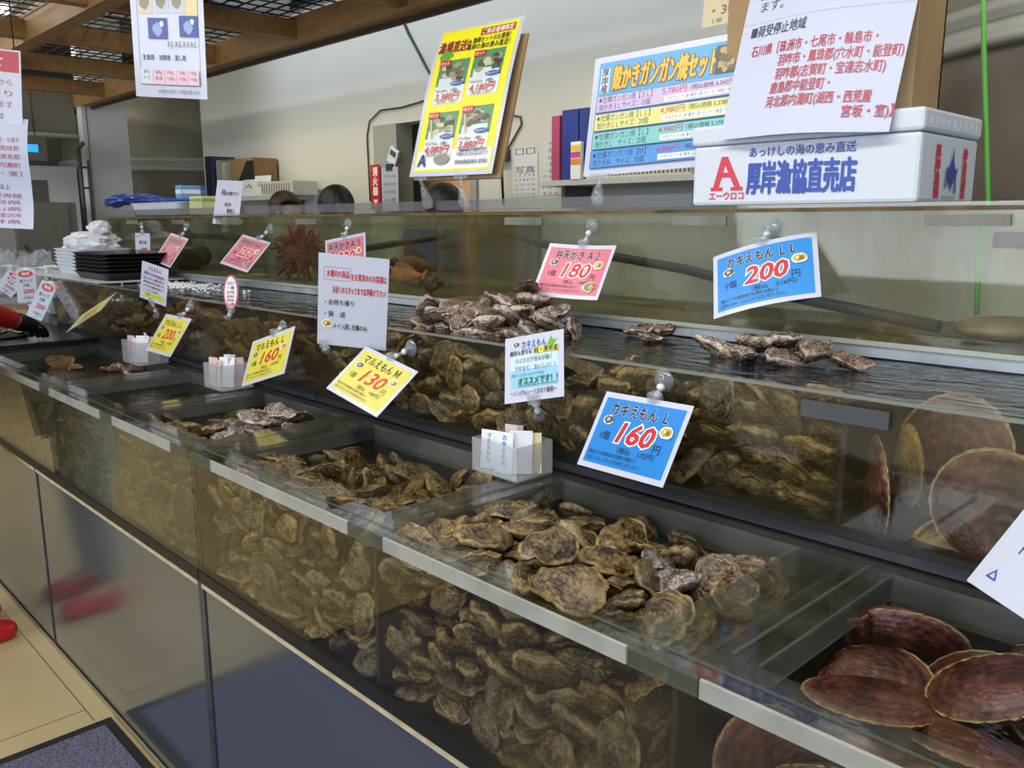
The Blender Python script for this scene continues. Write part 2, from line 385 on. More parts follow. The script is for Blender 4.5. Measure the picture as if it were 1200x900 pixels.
# lamps above the trellis
for x0, x1, y in ((-4.6, -3.3, 1.9), (-7.9, -6.6, 1.75), (-7.9, -6.6, 2.05)):
    t = root('ceiling_lamp', {-4.6: 'long white tube lamp above the trellis near the fish banner', -7.9: 'long white tube lamp above the far end of the trellis, '+('nearer the room' if y < 2 else 'nearer the back wall')}[x0], 'lamp', (x0, y, 2.8))
    mb = MB(); mb.box(x0, x1, y-.06, y+.06, 2.86, 2.95, WALLD); mb.build('housing', t)
    mb = MB(); mb.tube([(x0+.03, y, 2.83), (x1-.03, y, 2.83)], .022, emit('tube_lamp', '#fff6e6', 9)); mb.build('tube', t)

# ------------------------------------------------------------------ counter under the front tanks
STEEL = pm('steel_panel', '#8d96a2', .15, .85, noise=(1.6, .25), col2='#7c848f', bump=.012, bscale=9)
CREAM = pm('cream_edge', '#cdbd98', .6, noise=(30, .5), col2='#8d7a55')
DARK = pm('dark_base', '#14130f', .45)
t = root('tank_counter', 'low counter clad in grey steel sheets under the front oyster tanks', 'counter', (-2, .98, 0))
seams = [-6.2, -4.45, -3.07, -1.80, -.35, .6]
for a, b in zip(seams, seams[1:]):
    mb = MB(); mb.box(a+.004, b-.004, .750, .756, .012, .632, STEEL); mb.build('steel_panel', t)
for x in seams[2:4]:
    mb = MB(); mb.box(x-.014 if x > -2 else x-.006, x+.014 if x > -2 else x+.006, .747, .7495, .01, .634, pm('seam_strip', '#565a62' if x < -2 else '#7b8288', .35, .6, noise=(20, .7), col2='#3c3a38')); mb.build('seam_strip', t)
mb = MB(); mb.box(-6.2, .6, .757, 1.2, 0, .632, DARK); mb.build('carcass', t)
mb = MB()
for a, b in zip(seams, seams[1:]):
    mb.box(a+.01, b-.01, .744, 1.2, .634, .645, CREAM)
mb.build('top_edge', t)
mb = MB(); mb.box(-6.2, .6, .742, .7465, 0, .012, pm('floor_trim', '#8b8062', .6)); mb.build('bottom_trim', t)
t = root('tank_plinth', 'dark plinth carrying the middle and upper rows of tanks', 'plinth', (-2, 1.65, 0))
mb = MB(); mb.box(-4.4, .25, 1.205, 2.1, 0, .955, DARK); mb.build('block', t)
mb = MB(); mb.box(-4.8, .25, 1.63, 2.1, .957, 1.19, DARK); mb.build('step', t)

CARPET = pm('carpet_mat', '#76708a', .95, noise=(160, 1.), col2='#37333f', bump=.6, bscale=220)
t = root('floor_mat', 'dark purple-grey entrance mat with black rubber edge on the floor', 'mat', (-.5, -1, 0))
mb = MB(); mb.box(-2.44, 1.5, -2.6, .70, .0008, .011, CARPET); mb.build('carpet_pile', t)
mb = MB(); RB = pm('rubber_edge', '#191716', .7)
mb.box(-2.475, -2.44, -2.6, .728, .0008, .008, RB); mb.box(-2.44, 1.5, .70, .728, .0008, .008, RB); mb.build('rubber_edge', t)

# ------------------------------------------------------------------ tanks
G_FRONT = clear('acrylic_front', (.96, .96, .91), '#6b6040', .22, 3.2, (1, 1, 1), haze=.02)
G_FRONTL = clear('acrylic_front_hazy', (.93, .94, .88), '#7a7558', .24, 2.6, (1, 1, 1), haze=.07, lo=.38)
G_FLANGE = clear('acrylic_flange', (.93, .94, .90), '#7d8078', .16, 9, haze=.035, bump=.08, bscale=14, rough=.05, ior=1.6)
G_MID = clear('acrylic_mid', (.95, .95, .91), '#52492f', .16, 4, haze=.01)
G_MIDL = clear('acrylic_mid_dull', (.93, .93, .87), '#4e4a35', .34, 3, haze=.05)
G_UP = clear('acrylic_upper', (.96, .97, .93), '#6b5a38', .36, 5, (1, 1, .35), haze=.04, lo=.50, hi=.74, bump=.015, bscale=9, bstretch=(3, 1, .5))
G_UPL = clear('acrylic_upper_dull', (.90, .92, .84), '#4d4a34', .45, 4, (2.2, 1, .4), haze=.06, lo=.45)
STRIP = pm('acrylic_edge', '#c2c2ba', .18, noise=(12, .45), col2='#8b8b7e', alpha=.58)  # light grey includes the bright reflection along the rim, put into the colour
STRIPD = pm('acrylic_joint', '#5d6153', .3, alpha=.45)
LIP = pm('acrylic_lip', '#7c7f7c', .2, noise=(8, .6), col2='#3c3b32', alpha=.28)
WALLT = pm('tank_partition', '#26221b', .35, noise=(6, .5), col2='#4b4128', alpha=.85)
W_LOW = clear('water_calm', (.93, .92, .82), ior=1.33, bump=.22, bscale=26, rough=.02)
W_MID = clear('water_running', (.84, .83, .77), ior=1.5, bump=.6, bscale=9, rough=.04, bstretch=(1, 3.2, 1))
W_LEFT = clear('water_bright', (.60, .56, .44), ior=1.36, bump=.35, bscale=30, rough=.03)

def front_tank(name, label, x0, x1, parts, glass, strips):
    """front tank: floor, panes, partitions, rim flange, lips; parts = open compartments (xa, xb)"""
    t = root(name, label, 'tank', ((x0+x1)/2, .97, .645))
    mb = MB(); mb.box(x0, x1, .746, 1.2, .647, .66, DARK); mb.box(x0, x1, .743, .752, .647, .672, DARK); mb.build('bottom_pan', t)
    mb = MB(); mb.box(x0, x1, .746, .7545, .66, .953, glass); mb.build('front_pane', t)
    mb = MB(); mb.box(x0, x1, 1.192, 1.2, .66, .94, WALLT); mb.build('back_pane', t)
    for x in (x0+.003, x1-.003):
        mb = MB(); mb.box(x-.003, x+.003, .756, 1.19, .66, .94, WALLT); mb.build('end_pane', t)
    for (a, b), (c, d) in zip(parts, parts[1:]):
        xm = (b+c)/2 + (.01 if c-b < .1 else 0)
        mb = MB(); mb.box(xm-.004, xm+.004, .757, 1.19, .66, .942, WALLT); mb.build('partition', t)
    # rim flange, in front and behind, and a cover plate over each partition
    mb = MB(); mb.box(x0, x1, .7555, .815, .944, .953, G_FLANGE); mb.box(x0, x1, .772, .775, .9535, .9555, STRIPD); mb.build('front_flange', t)
    mb = MB(); mb.box(x0, x1, 1.186, 1.216, .944, .953, G_FLANGE); mb.build('back_flange', t)
    edges = [x0]+[v for p in parts for v in p]+[x1]
    for i in range(0, len(edges), 2):
        a, b = edges[i], edges[i+1]
        if b-a < .012: continue
        mb = MB(); mb.box(a, b, .8155, 1.1855, .944, .953, G_FLANGE)
        if 0 < i < len(edges)-2: mb.box(b-.034, b-.030, .816, 1.185, .9535, .9565, STRIPD)
        mb.build('cover_plate', t)
        mb = MB()
        if i > 0: mb.box(a-.004, a, .816, 1.185, .915, .953, LIP)
        if i < len(edges)-2: mb.box(b, b+.004, .816, 1.185, .915, .953, LIP)
        mb.build('side_lip', t)
    for a, b in parts:
        mb = MB(); mb.box(a+.004, b-.004, 1.180, 1.185, .905, .952, LIP); mb.build('back_lip', t)
    for a, b, m in strips:
        mb = MB(); mb.box(a, b, .7405, .7455, .931, .955, m, bev=.001); mb.build('rim_strip', t)
    for k, (a, b) in enumerate(parts):
        mb = MB(); n = 12; V = [(a-.03+(b-a+.06)*i/n, .757+(1.19-.757)*j/6, .914) for j in range(7) for i in range(n+1)]
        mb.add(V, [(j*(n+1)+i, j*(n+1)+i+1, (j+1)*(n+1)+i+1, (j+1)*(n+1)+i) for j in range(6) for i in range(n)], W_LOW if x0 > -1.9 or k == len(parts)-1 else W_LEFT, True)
        yield_water.append((mb, name, k))
    return t
yield_water = []
R_PARTS = [(-1.725, -1.165), (-1.085, -.585), (-.445, .12)]
L_PARTS = [(-3.68, -2.885), (-2.80, -2.37), (-2.285, -1.862)]
front_tank('front_tank', 'clear front oyster tank nearest the camera with three open compartments', -1.797, .16, R_PARTS, G_FRONT,
           [(-1.79, -1.69, STRIPD), (-1.69, -1.17, STRIP), (-1.168, -1.07, STRIPD), (-1.068, -.575, STRIP), (-.573, -.475, STRIPD), (-.473, .16, STRIP)])
front_tank('front_tank', 'hazy front oyster tank at the far end past the black joint', -3.76, -1.803, L_PARTS, G_FRONTL,
           [(-3.75, -2.9, STRIP), (-2.898, -2.8, STRIPD), (-2.798, -2.36, STRIP), (-2.358, -2.27, STRIPD), (-2.268, -1.90, STRIP), (-1.898, -1.81, STRIPD)])
wl = {('front_tank', 0): 0}
WLAB = ['shallow water over the small oysters behind the 130 yen card', 'clear water around the oysters under the 160 yen blue card', 'dark water over the scallops in the nearest compartment',
        'rippled water in the farthest front compartment', 'bright rippled water in the middle far compartment', 'water around the heap of oysters in the far tank beside the black joint']
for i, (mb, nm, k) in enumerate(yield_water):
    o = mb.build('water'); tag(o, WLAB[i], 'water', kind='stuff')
mb = MB(); mb.box(-5.6, -3.77, .75, 1.215, .955, .972, pm('black_board', '#15171d', .22, noise=(8, .4), col2='#262a34')); o = mb.build('rubber_board'); tag(o, 'wet black board covering the far end of the front counter', 'board')
mb = MB(); mb.box(-6.2, -3.77, .76, 1.2, .645, .954, DARK); o = mb.build('counter_block'); tag(o, 'dark block under the wet black board', 'block')

def mid_tank(name, label, x0, x1, glass, shelf, div):
    t = root(name, label, 'tank', ((x0+x1)/2, 1.42, .957))
    mb = MB(); mb.box(x0, x1, 1.222, 1.62, .957, .985, DARK); mb.box(x0, x1, 1.2165, 1.221, .957, .972, pm('pan_lip', '#33363e', .25, noise=(6, .5), col2='#17181c')); mb.build('bottom_pan', t)
    mb = MB(); mb.box(x0, x1, 1.2215, 1.229, .985, 1.190, glass); mb.build('front_pane', t)
    for x in (x0+.003, x1-.003):
        mb = MB(); mb.box(x-.003, x+.003, 1.23, 1.62, .985, 1.188, G_MIDL); mb.build('end_pane', t)
    mb = MB(); mb.box(x0, x1, 1.612, 1.62, .985, 1.18, pm('mid_back_blue', '#23263a', .4) if x1 > 0 else DARK); mb.build('back_pane', t)
    for x in div:
        mb = MB(); mb.box(x-.004, x+.004, 1.23, 1.61, .985, 1.18, pm('dark_partition', '#1a1c26', .3)); mb.build('partition', t)
    mb = MB(); mb.box(x0, x1, 1.2205, 1.2305, 1.190, 1.194, pm('rim_edge', '#8d8f86', .2, alpha=.6)); mb.build('top_edge', t)
    return t
mid_tank('middle_tank', 'clear middle oyster tank behind the front row with water running over its rim', -2.05, .20, G_MID, 0, (-.55,))
mid_tank('middle_tank', 'dull middle tank at the far end with shaggy brown shells inside', -4.36, -2.056, G_MIDL, 0, (-3.3,))
mb = MB(); mb.box(-.615, -.48, 1.2155, 1.2205, 1.152, 1.178, pm('brace_grey', '#54575c', .3, alpha=.6)); o = mb.build('brace_strip'); tag(o, 'grey acrylic strip stuck under the rim of the middle tank', 'strip')
def sheet_water(x0, x1, y0, y1, z, m, nx=20, ny=6):
    mb = MB(); V = [(x0+(x1-x0)*i/nx, y0+(y1-y0)*j/ny, z) for j in range(ny+1) for i in range(nx+1)]
    mb.add(V, [(j*(nx+1)+i, j*(nx+1)+i+1, (j+1)*(nx+1)+i+1, (j+1)*(nx+1)+i) for j in range(ny) for i in range(nx)], m, True); return mb.build('water')
tag(sheet_water(-2.045, .195, 1.2215, 1.611, 1.1885, W_MID), 'running water brimming over the middle tank below the blue 200 yen card', 'water', kind='stuff')
tag(sheet_water(-4.35, -2.06, 1.2215, 1.611, 1.1885, W_MID), 'rippled water on the far middle tank beside the black trays', 'water', kind='stuff')
# upper row
LEDGE = pm('pvc_ledge', '#a5b0bd', .35, noise=(7, .6), col2='#6b6252')
t = root('tank_ledge', 'long blue-grey ledge under the upper tanks', 'ledge', (-2, 1.8, 1.19))
mb = MB(); mb.box(-4.78, .25, 1.622, 2.08, 1.191, 1.212, LEDGE); mb.build('board', t)
BACKP = pm('tank_back_pale', '#b4b6a6', .6, noise=(2.2, .8), col2='#83836c')
BACKD = pm('tank_back_dark', '#9c9b8c', .6, noise=(2.6, .9), col2='#5e594a')
RUST = pm('rust_bead', '#6d5535', .8, noise=(14, .9), col2='#2f2415')
def upper_tank(name, label, x0, x1, glass, back):
    t = root(name, label, 'tank', ((x0+x1)/2, 1.85, 1.213))
    mb = MB(); mb.box(x0, x1, 1.626, 2.08, 1.213, 1.222, pm('tank_floor', '#6f6a50', .6, noise=(5, .7), col2='#463d25')); mb.build('bottom_pane', t)
    mb = MB(); mb.box(x0, x1, 1.622, 1.630, 1.213, 1.475, glass); mb.build('front_pane', t)
    mb = MB(); mb.box(x0, x1, 2.07, 2.08, 1.222, 1.475, back); mb.build('back_pane', t)
    for x in (x0+.004, x1-.004):
        mb = MB(); mb.box(x-.004, x+.004, 1.631, 2.069, 1.222, 1.475, glass); mb.build('end_pane', t)
    mb = MB(); mb.box(x0, x1, 1.6205, 1.70, 1.4755, 1.482, G_FLANGE); mb.box(x0, x1, 2.0, 2.08, 1.4755, 1.482, G_FLANGE); mb.build('rim_flange', t)
    mb = MB(); mb.box(x0, x1, 1.6175, 1.6212, 1.467, 1.4745, RUST); mb.build('rust_line', t)
    for k in range(int((x1-x0)/.55)):
        xx = x0+.3+k*.55
        mb = MB(); mb.box(xx, xx+.14, 1.6165, 1.6212, 1.440, 1.460, pm('joint_block', '#77796f', .4, noise=(9, .6), col2='#4a3a22')); mb.build('joint_block', t)
    mb = MB(); mb.box(x0, x1, 1.618, 1.6215, 1.213, 1.222, pm('bottom_bead', '#a2a79c', .3)); mb.build('bottom_bead', t)
    return t
upper_tank('upper_tank', 'stained upper tank on the right holding the white foam box', -2.005, .22, G_UP, BACKP)
upper_tank('upper_tank', 'dim upper tank on the left with red spiny creature inside', -4.76, -2.011, G_UPL, BACKD)
W_UP = clear('water_upper', (.93, .95, .90), ior=1.33, bump=.2, bscale=12)
tag(sheet_water(-1.99, .21, 1.631, 2.068, 1.445, W_UP), 'murky water filling the right upper tank', 'water', kind='stuff')
tag(sheet_water(-4.75, -2.02, 1.631, 2.068, 1.445, W_UP), 'murky water filling the left upper tank', 'water', kind='stuff')
# glass stand-ups along the top of the upper tanks
G_TOP = clear('acrylic_upstand', (.86, .87, .88), '#8e9096', .35, 8, haze=.25, rough=.08)
t = root('rim_upstand', 'bluish clear upstand along the top edge of the left upper tank', 'rim', (-3.3, 1.70, 1.483))
mb = MB(); mb.box(-4.74, -2.16, 1.700, 1.706, 1.4835, 1.512, G_TOP); mb.build('pane', t)
t = root('rim_upstand', 'bluish clear upstand behind the clips of the yellow poster', 'rim', (-1.6, 1.70, 1.483))
mb = MB(); mb.box(-2.10, -1.16, 1.700, 1.706, 1.4835, 1.512, G_TOP); mb.build('pane', t)
# ------------------------------------------------------------------ oysters and scallops
def _noise_ring(rng, n, amps):
    th=np.arange(n)/n*2*math.pi; v=np.zeros(n)
    for k,a in amps: v+=a*np.sin(k*th+rng.uniform(0,6.28))
    return v
def oyster_arrays(seed, nr=10, nt=30):
    """two cupped, frilled valves; length 1 along x; returns verts, faces, band attribute"""
    rng=np.random.RandomState(seed)
    th=np.arange(nt)/nt*2*math.pi
    asp=rng.uniform(.54,.74)
    # teardrop outline, hinge at -x
    r=.5*(1+.10*np.cos(th))
    ox=r*np.cos(th); oy=r*np.sin(th)*asp*(.70+.38*((np.cos(th)+1)/2)**.8)/.9
    rag=1+_noise_ring(rng,nt,[(2,.04),(3,.045),(5,.035),(7,.03),(11,.02)])
    ox*=rag; oy*=rag
    bend=rng.uniform(-.25,.25); oy=oy+bend*(ox**2-.1)
    tw=rng.uniform(-.18,.18)
    frill=_noise_ring(rng,nt,[(3,.018),(5,.020),(8,.018),(12,.012)])
    V=[];B=[]
    K=rng.uniform(3.2,4.6); cx=-.16
    for side in (1,-1):
        h=rng.uniform(.10,.15) if side>0 else rng.uniform(.15,.21)
        ph=_noise_ring(rng,nt,[(1,.25),(2,.2),(3,.15),(5,.12),(8,.08)])
        ph2=_noise_ring(rng,nt,[(3,.02),(6,.02),(10,.02)])
        for i in range(1,nr+1):
            s=i/nr; q=s*K+ph*s; saw=(q%1.0)
            z=h*(1-s**2.2)**.75+ .045*(saw-.4)*(.25+s*.9)*(1 if s<1 else 0)+ph2*s*(1-s)*2.5
            sr=s*(1+.05*np.sin(6.28*q))if i<nr else s
            x=cx*(1-s)+ox*sr; y=oy*sr
            zz=side*z+frill*s**3+tw*x*y*2 + .10*(x*x)*rng.uniform(.9,1.1)*(.6)
            V.append(np.stack([x,y,zz],1)); B.append(q*0+s)
        zc=side*h+.1*.6*cx*cx
        V.append(np.array([[cx,0,zc]])); B.append(np.array([0.]))
    V=np.concatenate(V);B=np.concatenate(B)
    n1=nr*nt+1; F=[]
    for side in (0,1):
        o=side*n1
        for i in range(nr-1):
            for j in range(nt):
                a=o+i*nt+j;b=o+i*nt+(j+1)%nt;c=o+(i+1)*nt+(j+1)%nt;d=o+(i+1)*nt+j
                F.append((a,d,c,b) if side==0 else (a,b,c,d))
        ctr=o+nr*nt
        for j in range(nt):
            a=o+j;b=o+(j+1)%nt
            F.append((ctr,a,b) if side==0 else (ctr,b,a))
    # join rims
    o1=(nr-1)*nt;o2=n1+(nr-1)*nt
    for j in range(nt):
        F.append((o1+j,o2+j,o2+(j+1)%nt,o1+(j+1)%nt))
    return V,F,B
OYSTERS = {
('AF','i'): """4,105,-1892,804,682,-80,-55,14;4,93,-1950,783,706,-1,-34,-92;4,93,-1883,813,715,60,-79,-7;4,100,-1912,786,745,18,-21,-3;8,89,-1912,789,777,27,8,-94;9,82,-1903,772,812,72,-20,21;6,93,-1883,804,830,-12,-43,-60;5,80,-2131,768,830,21,-65,72;1,84,-1888,796,882,-44,88,-17;7,104,-1916,840,882,-7,-28,-2;8,103,-2105,788,876,-51,6,73""",
('AF','s'): """3,95,-2208,789,675,3,100,0;9,80,-2139,781,677,-8,14,21;7,94,-2074,778,688,-60,1,-25;2,102,-1981,832,675,-31,94,11;9,81,-1931,819,679,67,-70,-21;6,98,-2281,780,689,-48,-20,-24;2,102,-2191,842,677,99,-6,-6;6,99,-2084,825,690,-41,7,-63;8,95,-2011,782,682,-5,-26,95;9,94,-2287,796,722,-27,15,43;4,83,-2174,792,703,27,-96,5;1,90,-2126,825,697,-59,-40,55;0,95,-2046,781,730,-16,-46,-81;0,104,-2270,848,718,-6,37,87;5,88,-2196,862,701,84,-54,1;8,90,-2126,771,716,70,3,-8;8,87,-1954,820,710,17,-18,-97;0,89,-2249,875,710,27,88,-40;5,97,-2260,839,685,-24,-9,67;0,104,-2070,888,695,-69,-6,-1;9,88,-2005,877,698,8,66,-67;2,88,-2278,869,748,11,-12,98;6,96,-2213,816,720,34,4,-87;3,91,-2152,854,704,-63,-34,57;9,91,-2034,830,706,41,-86,29;9,85,-1888,831,748,42,87,0;5,95,-2292,797,757,88,47,-8;6,87,-2228,783,735,-26,-96,-14;7,104,-2107,869,734,29,-26,83;3,81,-1989,777,727,87,9,25;3,81,-2281,769,791,63,13,-19;6,94,-2235,831,760,4,25,70;0,93,-2076,818,732,3,-24,-77;4,104,-1973,854,727,20,-5,41;1,93,-1908,843,774,-31,2,92;2,101,-2288,855,777,0,6,-67;4,86,-2176,782,745,-29,21,35;0,101,-2090,842,754,9,-3,51;0,101,-2024,858,745,-19,-39,88;5,90,-1958,816,742,91,3,18;6,83,-2306,818,809,38,-60,-39;2,81,-2127,792,745,-15,22,69;0,96,-2092,786,772,6,24,97;6,104,-2023,820,759,35,-4,-20;5,104,-2241,863,788,90,-33,-25;8,100,-2188,875,735,-23,-18,-94;9,98,-2075,790,801,-26,30,76;9,82,-2003,776,768,51,-21,-3;1,81,-1953,797,777,83,46,24;4,100,-2177,887,781,-4,70,71;1,94,-2158,833,754,-7,10,-93;2,101,-2121,841,780,-1,3,61;6,86,-2014,785,810,37,81,-45;9,99,-2212,863,815,-29,-90,-14;2,84,-2179,786,774,-11,-99,11;9,98,-2076,861,795,-5,24,-28;5,103,-1952,866,780,8,0,-99;6,95,-1949,783,819,-34,-24,9;4,92,-2264,812,792,-46,-82,2;2,90,-2192,794,802,-14,12,55;8,81,-2143,783,799,-9,-5,23;0,92,-2018,854,793,-9,-15,-66;3,101,-1920,848,818,-3,-25,58;0,102,-2259,790,819,-25,-95,-1;1,83,-2190,781,843,-27,26,92;9,99,-2046,821,823,-18,9,69;1,97,-1971,825,806,-32,-24,50;5,97,-2258,782,852,-17,-98,12;4,83,-2138,816,828,35,-85,-20;7,93,-2098,808,822,-12,-32,-62;2,84,-1987,817,832,-25,-5,54;2,103,-1906,828,851,16,-2,-98;2,91,-2289,801,881,-21,0,-41;8,94,-2161,823,813,4,26,61;2,81,-2082,838,838,-14,-14,-13;5,104,-2014,833,853,-8,-6,-73;2,95,-2200,815,845,-36,3,37;9,84,-2064,795,863,-14,-19,81;7,102,-1951,789,863,4,8,96;2,93,-2160,793,871,19,-96,13;5,97,-2237,848,871,-5,-39,-59;1,98,-2188,857,849,85,46,-22;6,97,-2131,852,847,-32,-8,-73;2,91,-2286,856,880,-18,-7,-33;2,101,-2102,849,878,-16,-6,-63;0,101,-1972,862,867,-89,-11,29;4,92,-2044,856,871,-30,13,76""",
('AT','i'): """1,96,-2283,799,915,-8,3,54;2,88,-1923,791,900,-8,-33,36;1,95,-1959,792,921,6,21,95;0,103,-2305,1122,880,35,-46,-59;8,85,-1890,1134,865,31,1,56;0,97,-2048,843,918,-42,-5,51;6,88,-1897,896,907,-39,-29,38;9,88,-2117,1046,905,-14,-4,-81;5,94,-1926,1038,896,30,-86,-34;1,103,-1965,1144,903,-16,-5,-95;4,97,-1898,1086,878,17,-14,48;7,87,-1880,852,923,-61,71,-30""",
('AT','s'): """1,91,-2161,825,895,-21,18,75;2,86,-2071,801,906,-14,17,-5;7,97,-1995,802,887,1,-1,11;2,93,-2274,922,861,-1,4,99;4,83,-2190,941,865,40,40,74;9,82,-2073,955,860,6,12,-47;3,82,-2005,925,862,-3,11,26;7,81,-1908,929,860,13,3,-67;7,93,-2230,1012,862,-4,6,90;9,87,-2175,1027,861,-7,12,46;2,88,-2088,1019,861,6,-10,-97;9,102,-2026,1015,864,3,17,-49;9,97,-1947,1027,863,-9,11,55;7,88,-2268,1122,861,-8,11,93;5,95,-2178,1130,864,-11,17,-71;5,87,-2071,1115,862,-7,5,56;5,98,-2019,1097,866,-1,16,61;5,93,-1935,1139,863,9,6,-88;9,81,-2277,861,913,-20,-40,-81;3,101,-2154,898,871,-14,17,-97;8,92,-2105,839,914,-20,38,89;0,88,-2020,808,913,-12,7,57;2,102,-2282,938,886,-12,10,60;5,93,-2143,948,864,11,0,-13;7,88,-2080,908,865,36,3,26;2,102,-2003,925,893,-21,17,-52;1,91,-1897,886,872,3,-19,95;7,87,-2287,1016,863,-8,16,85;4,91,-2203,1066,875,3,-31,-13;7,102,-2113,1052,872,0,-23,-47;6,96,-1992,1049,872,-51,15,-71;3,102,-1894,1001,869,14,12,54;7,101,-2152,1109,878,40,6,87;8,86,-2097,1135,873,-31,31,89;5,95,-2001,1144,878,-14,4,-27;3,85,-2269,896,920,-33,4,9;3,88,-2200,837,912,-25,12,59;0,86,-2143,865,908,-62,11,45;9,84,-1956,879,898,-30,-93,12;3,84,-2225,952,876,80,36,48;4,91,-2166,987,881,-71,4,13;9,84,-2055,897,883,-2,-28,96;8,105,-1985,980,878,27,28,89;4,92,-2264,1077,870,-14,32,93;9,89,-2151,1033,888,-46,17,-68;4,103,-1958,1071,886,-31,5,-83;1,88,-2229,1141,871,-8,30,85;7,85,-2119,1097,887,-16,6,-99;7,98,-2125,1163,882,-61,17,20;5,91,-2230,908,880,48,-71,-51;8,104,-2180,890,912,-27,-6,70;5,103,-2122,911,900,17,98,10;7,88,-2070,873,908,-27,-32,-8;8,94,-2272,1035,881,-18,93,-33;4,95,-2234,1008,885,98,15,2;3,100,-2099,964,889,94,32,5;5,86,-1958,930,881,87,-19,-42;1,84,-1939,968,891,12,14,94""",
('BF','s'): """3,88,-2786,803,673,99,-14,-6;8,103,-2677,822,677,-53,85,2;4,99,-2592,784,686,-42,-1,-16;4,100,-2463,872,675,-12,99,0;5,82,-2398,788,678,6,10,-99;7,87,-2805,768,686,72,-9,6;0,103,-2735,813,693,9,12,76;6,91,-2622,830,685,-13,16,42;0,82,-2483,784,671,20,98,-2;5,84,-2430,824,672,94,33,-2;7,87,-2800,801,706,29,-93,21;5,83,-2754,780,717,-98,-15,8;3,83,-2586,777,727,-60,6,-4;1,102,-2506,831,685,-97,-16,-19;4,88,-2404,769,704,69,-22,15;1,87,-2803,848,686,-41,-8,18;2,88,-2680,780,692,34,19,-8;5,105,-2566,843,679,75,64,-15;1,81,-2497,781,698,22,92,29;0,94,-2443,794,713,-26,8,54;4,99,-2717,853,712,-32,31,-48;6,92,-2650,778,724,-18,-48,-83;3,92,-2613,865,705,8,21,94;3,90,-2533,803,723,-63,23,-55;1,105,-2433,871,722,27,19,-7;0,92,-2804,826,731,-14,3,-33;2,88,-2678,857,715,23,1,77;8,85,-2583,810,724,-15,7,92;7,82,-2476,777,741,-16,40,87;9,83,-2401,780,746,-44,-6,-14;7,94,-2791,867,702,95,10,-1;2,80,-2652,820,723,-5,4,16;3,94,-2543,869,705,-18,-11,-92;8,99,-2463,816,725,94,1,3;9,83,-2419,826,746,90,-30,-10;1,99,-2794,804,763,-4,10,-93;1,104,-2732,790,741,96,21,-19;7,101,-2610,855,738,5,17,42;5,93,-2506,859,723,-6,-12,-81;3,96,-2392,874,750,-41,74,53;5,102,-2691,798,758,21,-95,17;8,104,-2630,797,756,20,-96,-10;1,92,-2559,870,753,13,-39,85;4,89,-2495,797,761,1,-14,-89;9,103,-2378,832,703,53,54,38;8,100,-2815,858,750,-21,34,46;5,105,-2668,862,750,-15,-14,-91;9,84,-2566,778,770,0,-56,-83;9,102,-2493,858,755,10,0,28;5,88,-2379,783,785,61,-55,55;1,100,-2782,872,755,85,-15,-34;7,97,-2669,769,796,69,4,-7;2,96,-2566,824,762,1,18,98;4,101,-2457,843,780,25,8,80;3,88,-2414,828,775,78,-49,-28;6,93,-2807,789,795,-25,-88,26;4,85,-2728,841,757,-15,-28,-79;6,96,-2633,852,776,11,10,43;5,95,-2510,801,788,-22,-3,70;7,102,-2382,838,793,-76,10,62;0,84,-2797,795,821,-58,-79,19;4,80,-2746,777,801,-42,10,13;1,83,-2603,799,787,-12,99,-4;2,98,-2535,831,795,-25,-12,36;8,89,-2452,792,786,21,-11,45;3,101,-2768,835,794,11,14,72;4,93,-2694,813,796,-6,-32,-83;0,91,-2567,783,814,22,8,-1;2,82,-2493,800,814,-95,26,15;0,92,-2406,795,819,9,-25,30;6,88,-2816,801,851,86,-50,-5;5,88,-2660,785,835,70,-53,41;3,86,-2533,781,834,-100,-3,1;5,100,-2467,853,824,-5,-14,-94;0,95,-2405,856,820,-5,91,-30;0,92,-2749,791,828,-19,26,57;1,88,-2714,858,789,-26,25,73;8,101,-2624,827,808,-67,71,-18;0,80,-2455,798,820,52,-78,-34;5,100,-2430,770,842,-7,66,-75;6,92,-2739,841,826,-50,-57,60;4,100,-2663,859,800,76,-56,27;6,103,-2580,851,804,75,-55,5;6,88,-2470,792,859,17,-32,-87;2,96,-2778,825,842,-42,-82,38;7,99,-2688,832,845,-7,45,-78;1,86,-2539,849,822,75,-59,0;9,95,-2499,829,854,-20,98,-5;3,81,-2694,784,849,75,36,16;4,98,-2616,802,837,-89,44,-1;2,90,-2502,875,845,-22,65,66;3,81,-2598,794,865,-60,-80,0;8,92,-2553,793,863,-13,-20,-38;9,88,-2721,869,841,-29,-38,-88;6,97,-2588,860,844,85,32,5""",
('BT','i'): """0,101,-2790,791,880,15,17,-9;3,92,-2472,799,903,42,6,68;9,82,-2424,794,891,-3,45,-77;6,93,-2380,795,876,7,45,-62""",
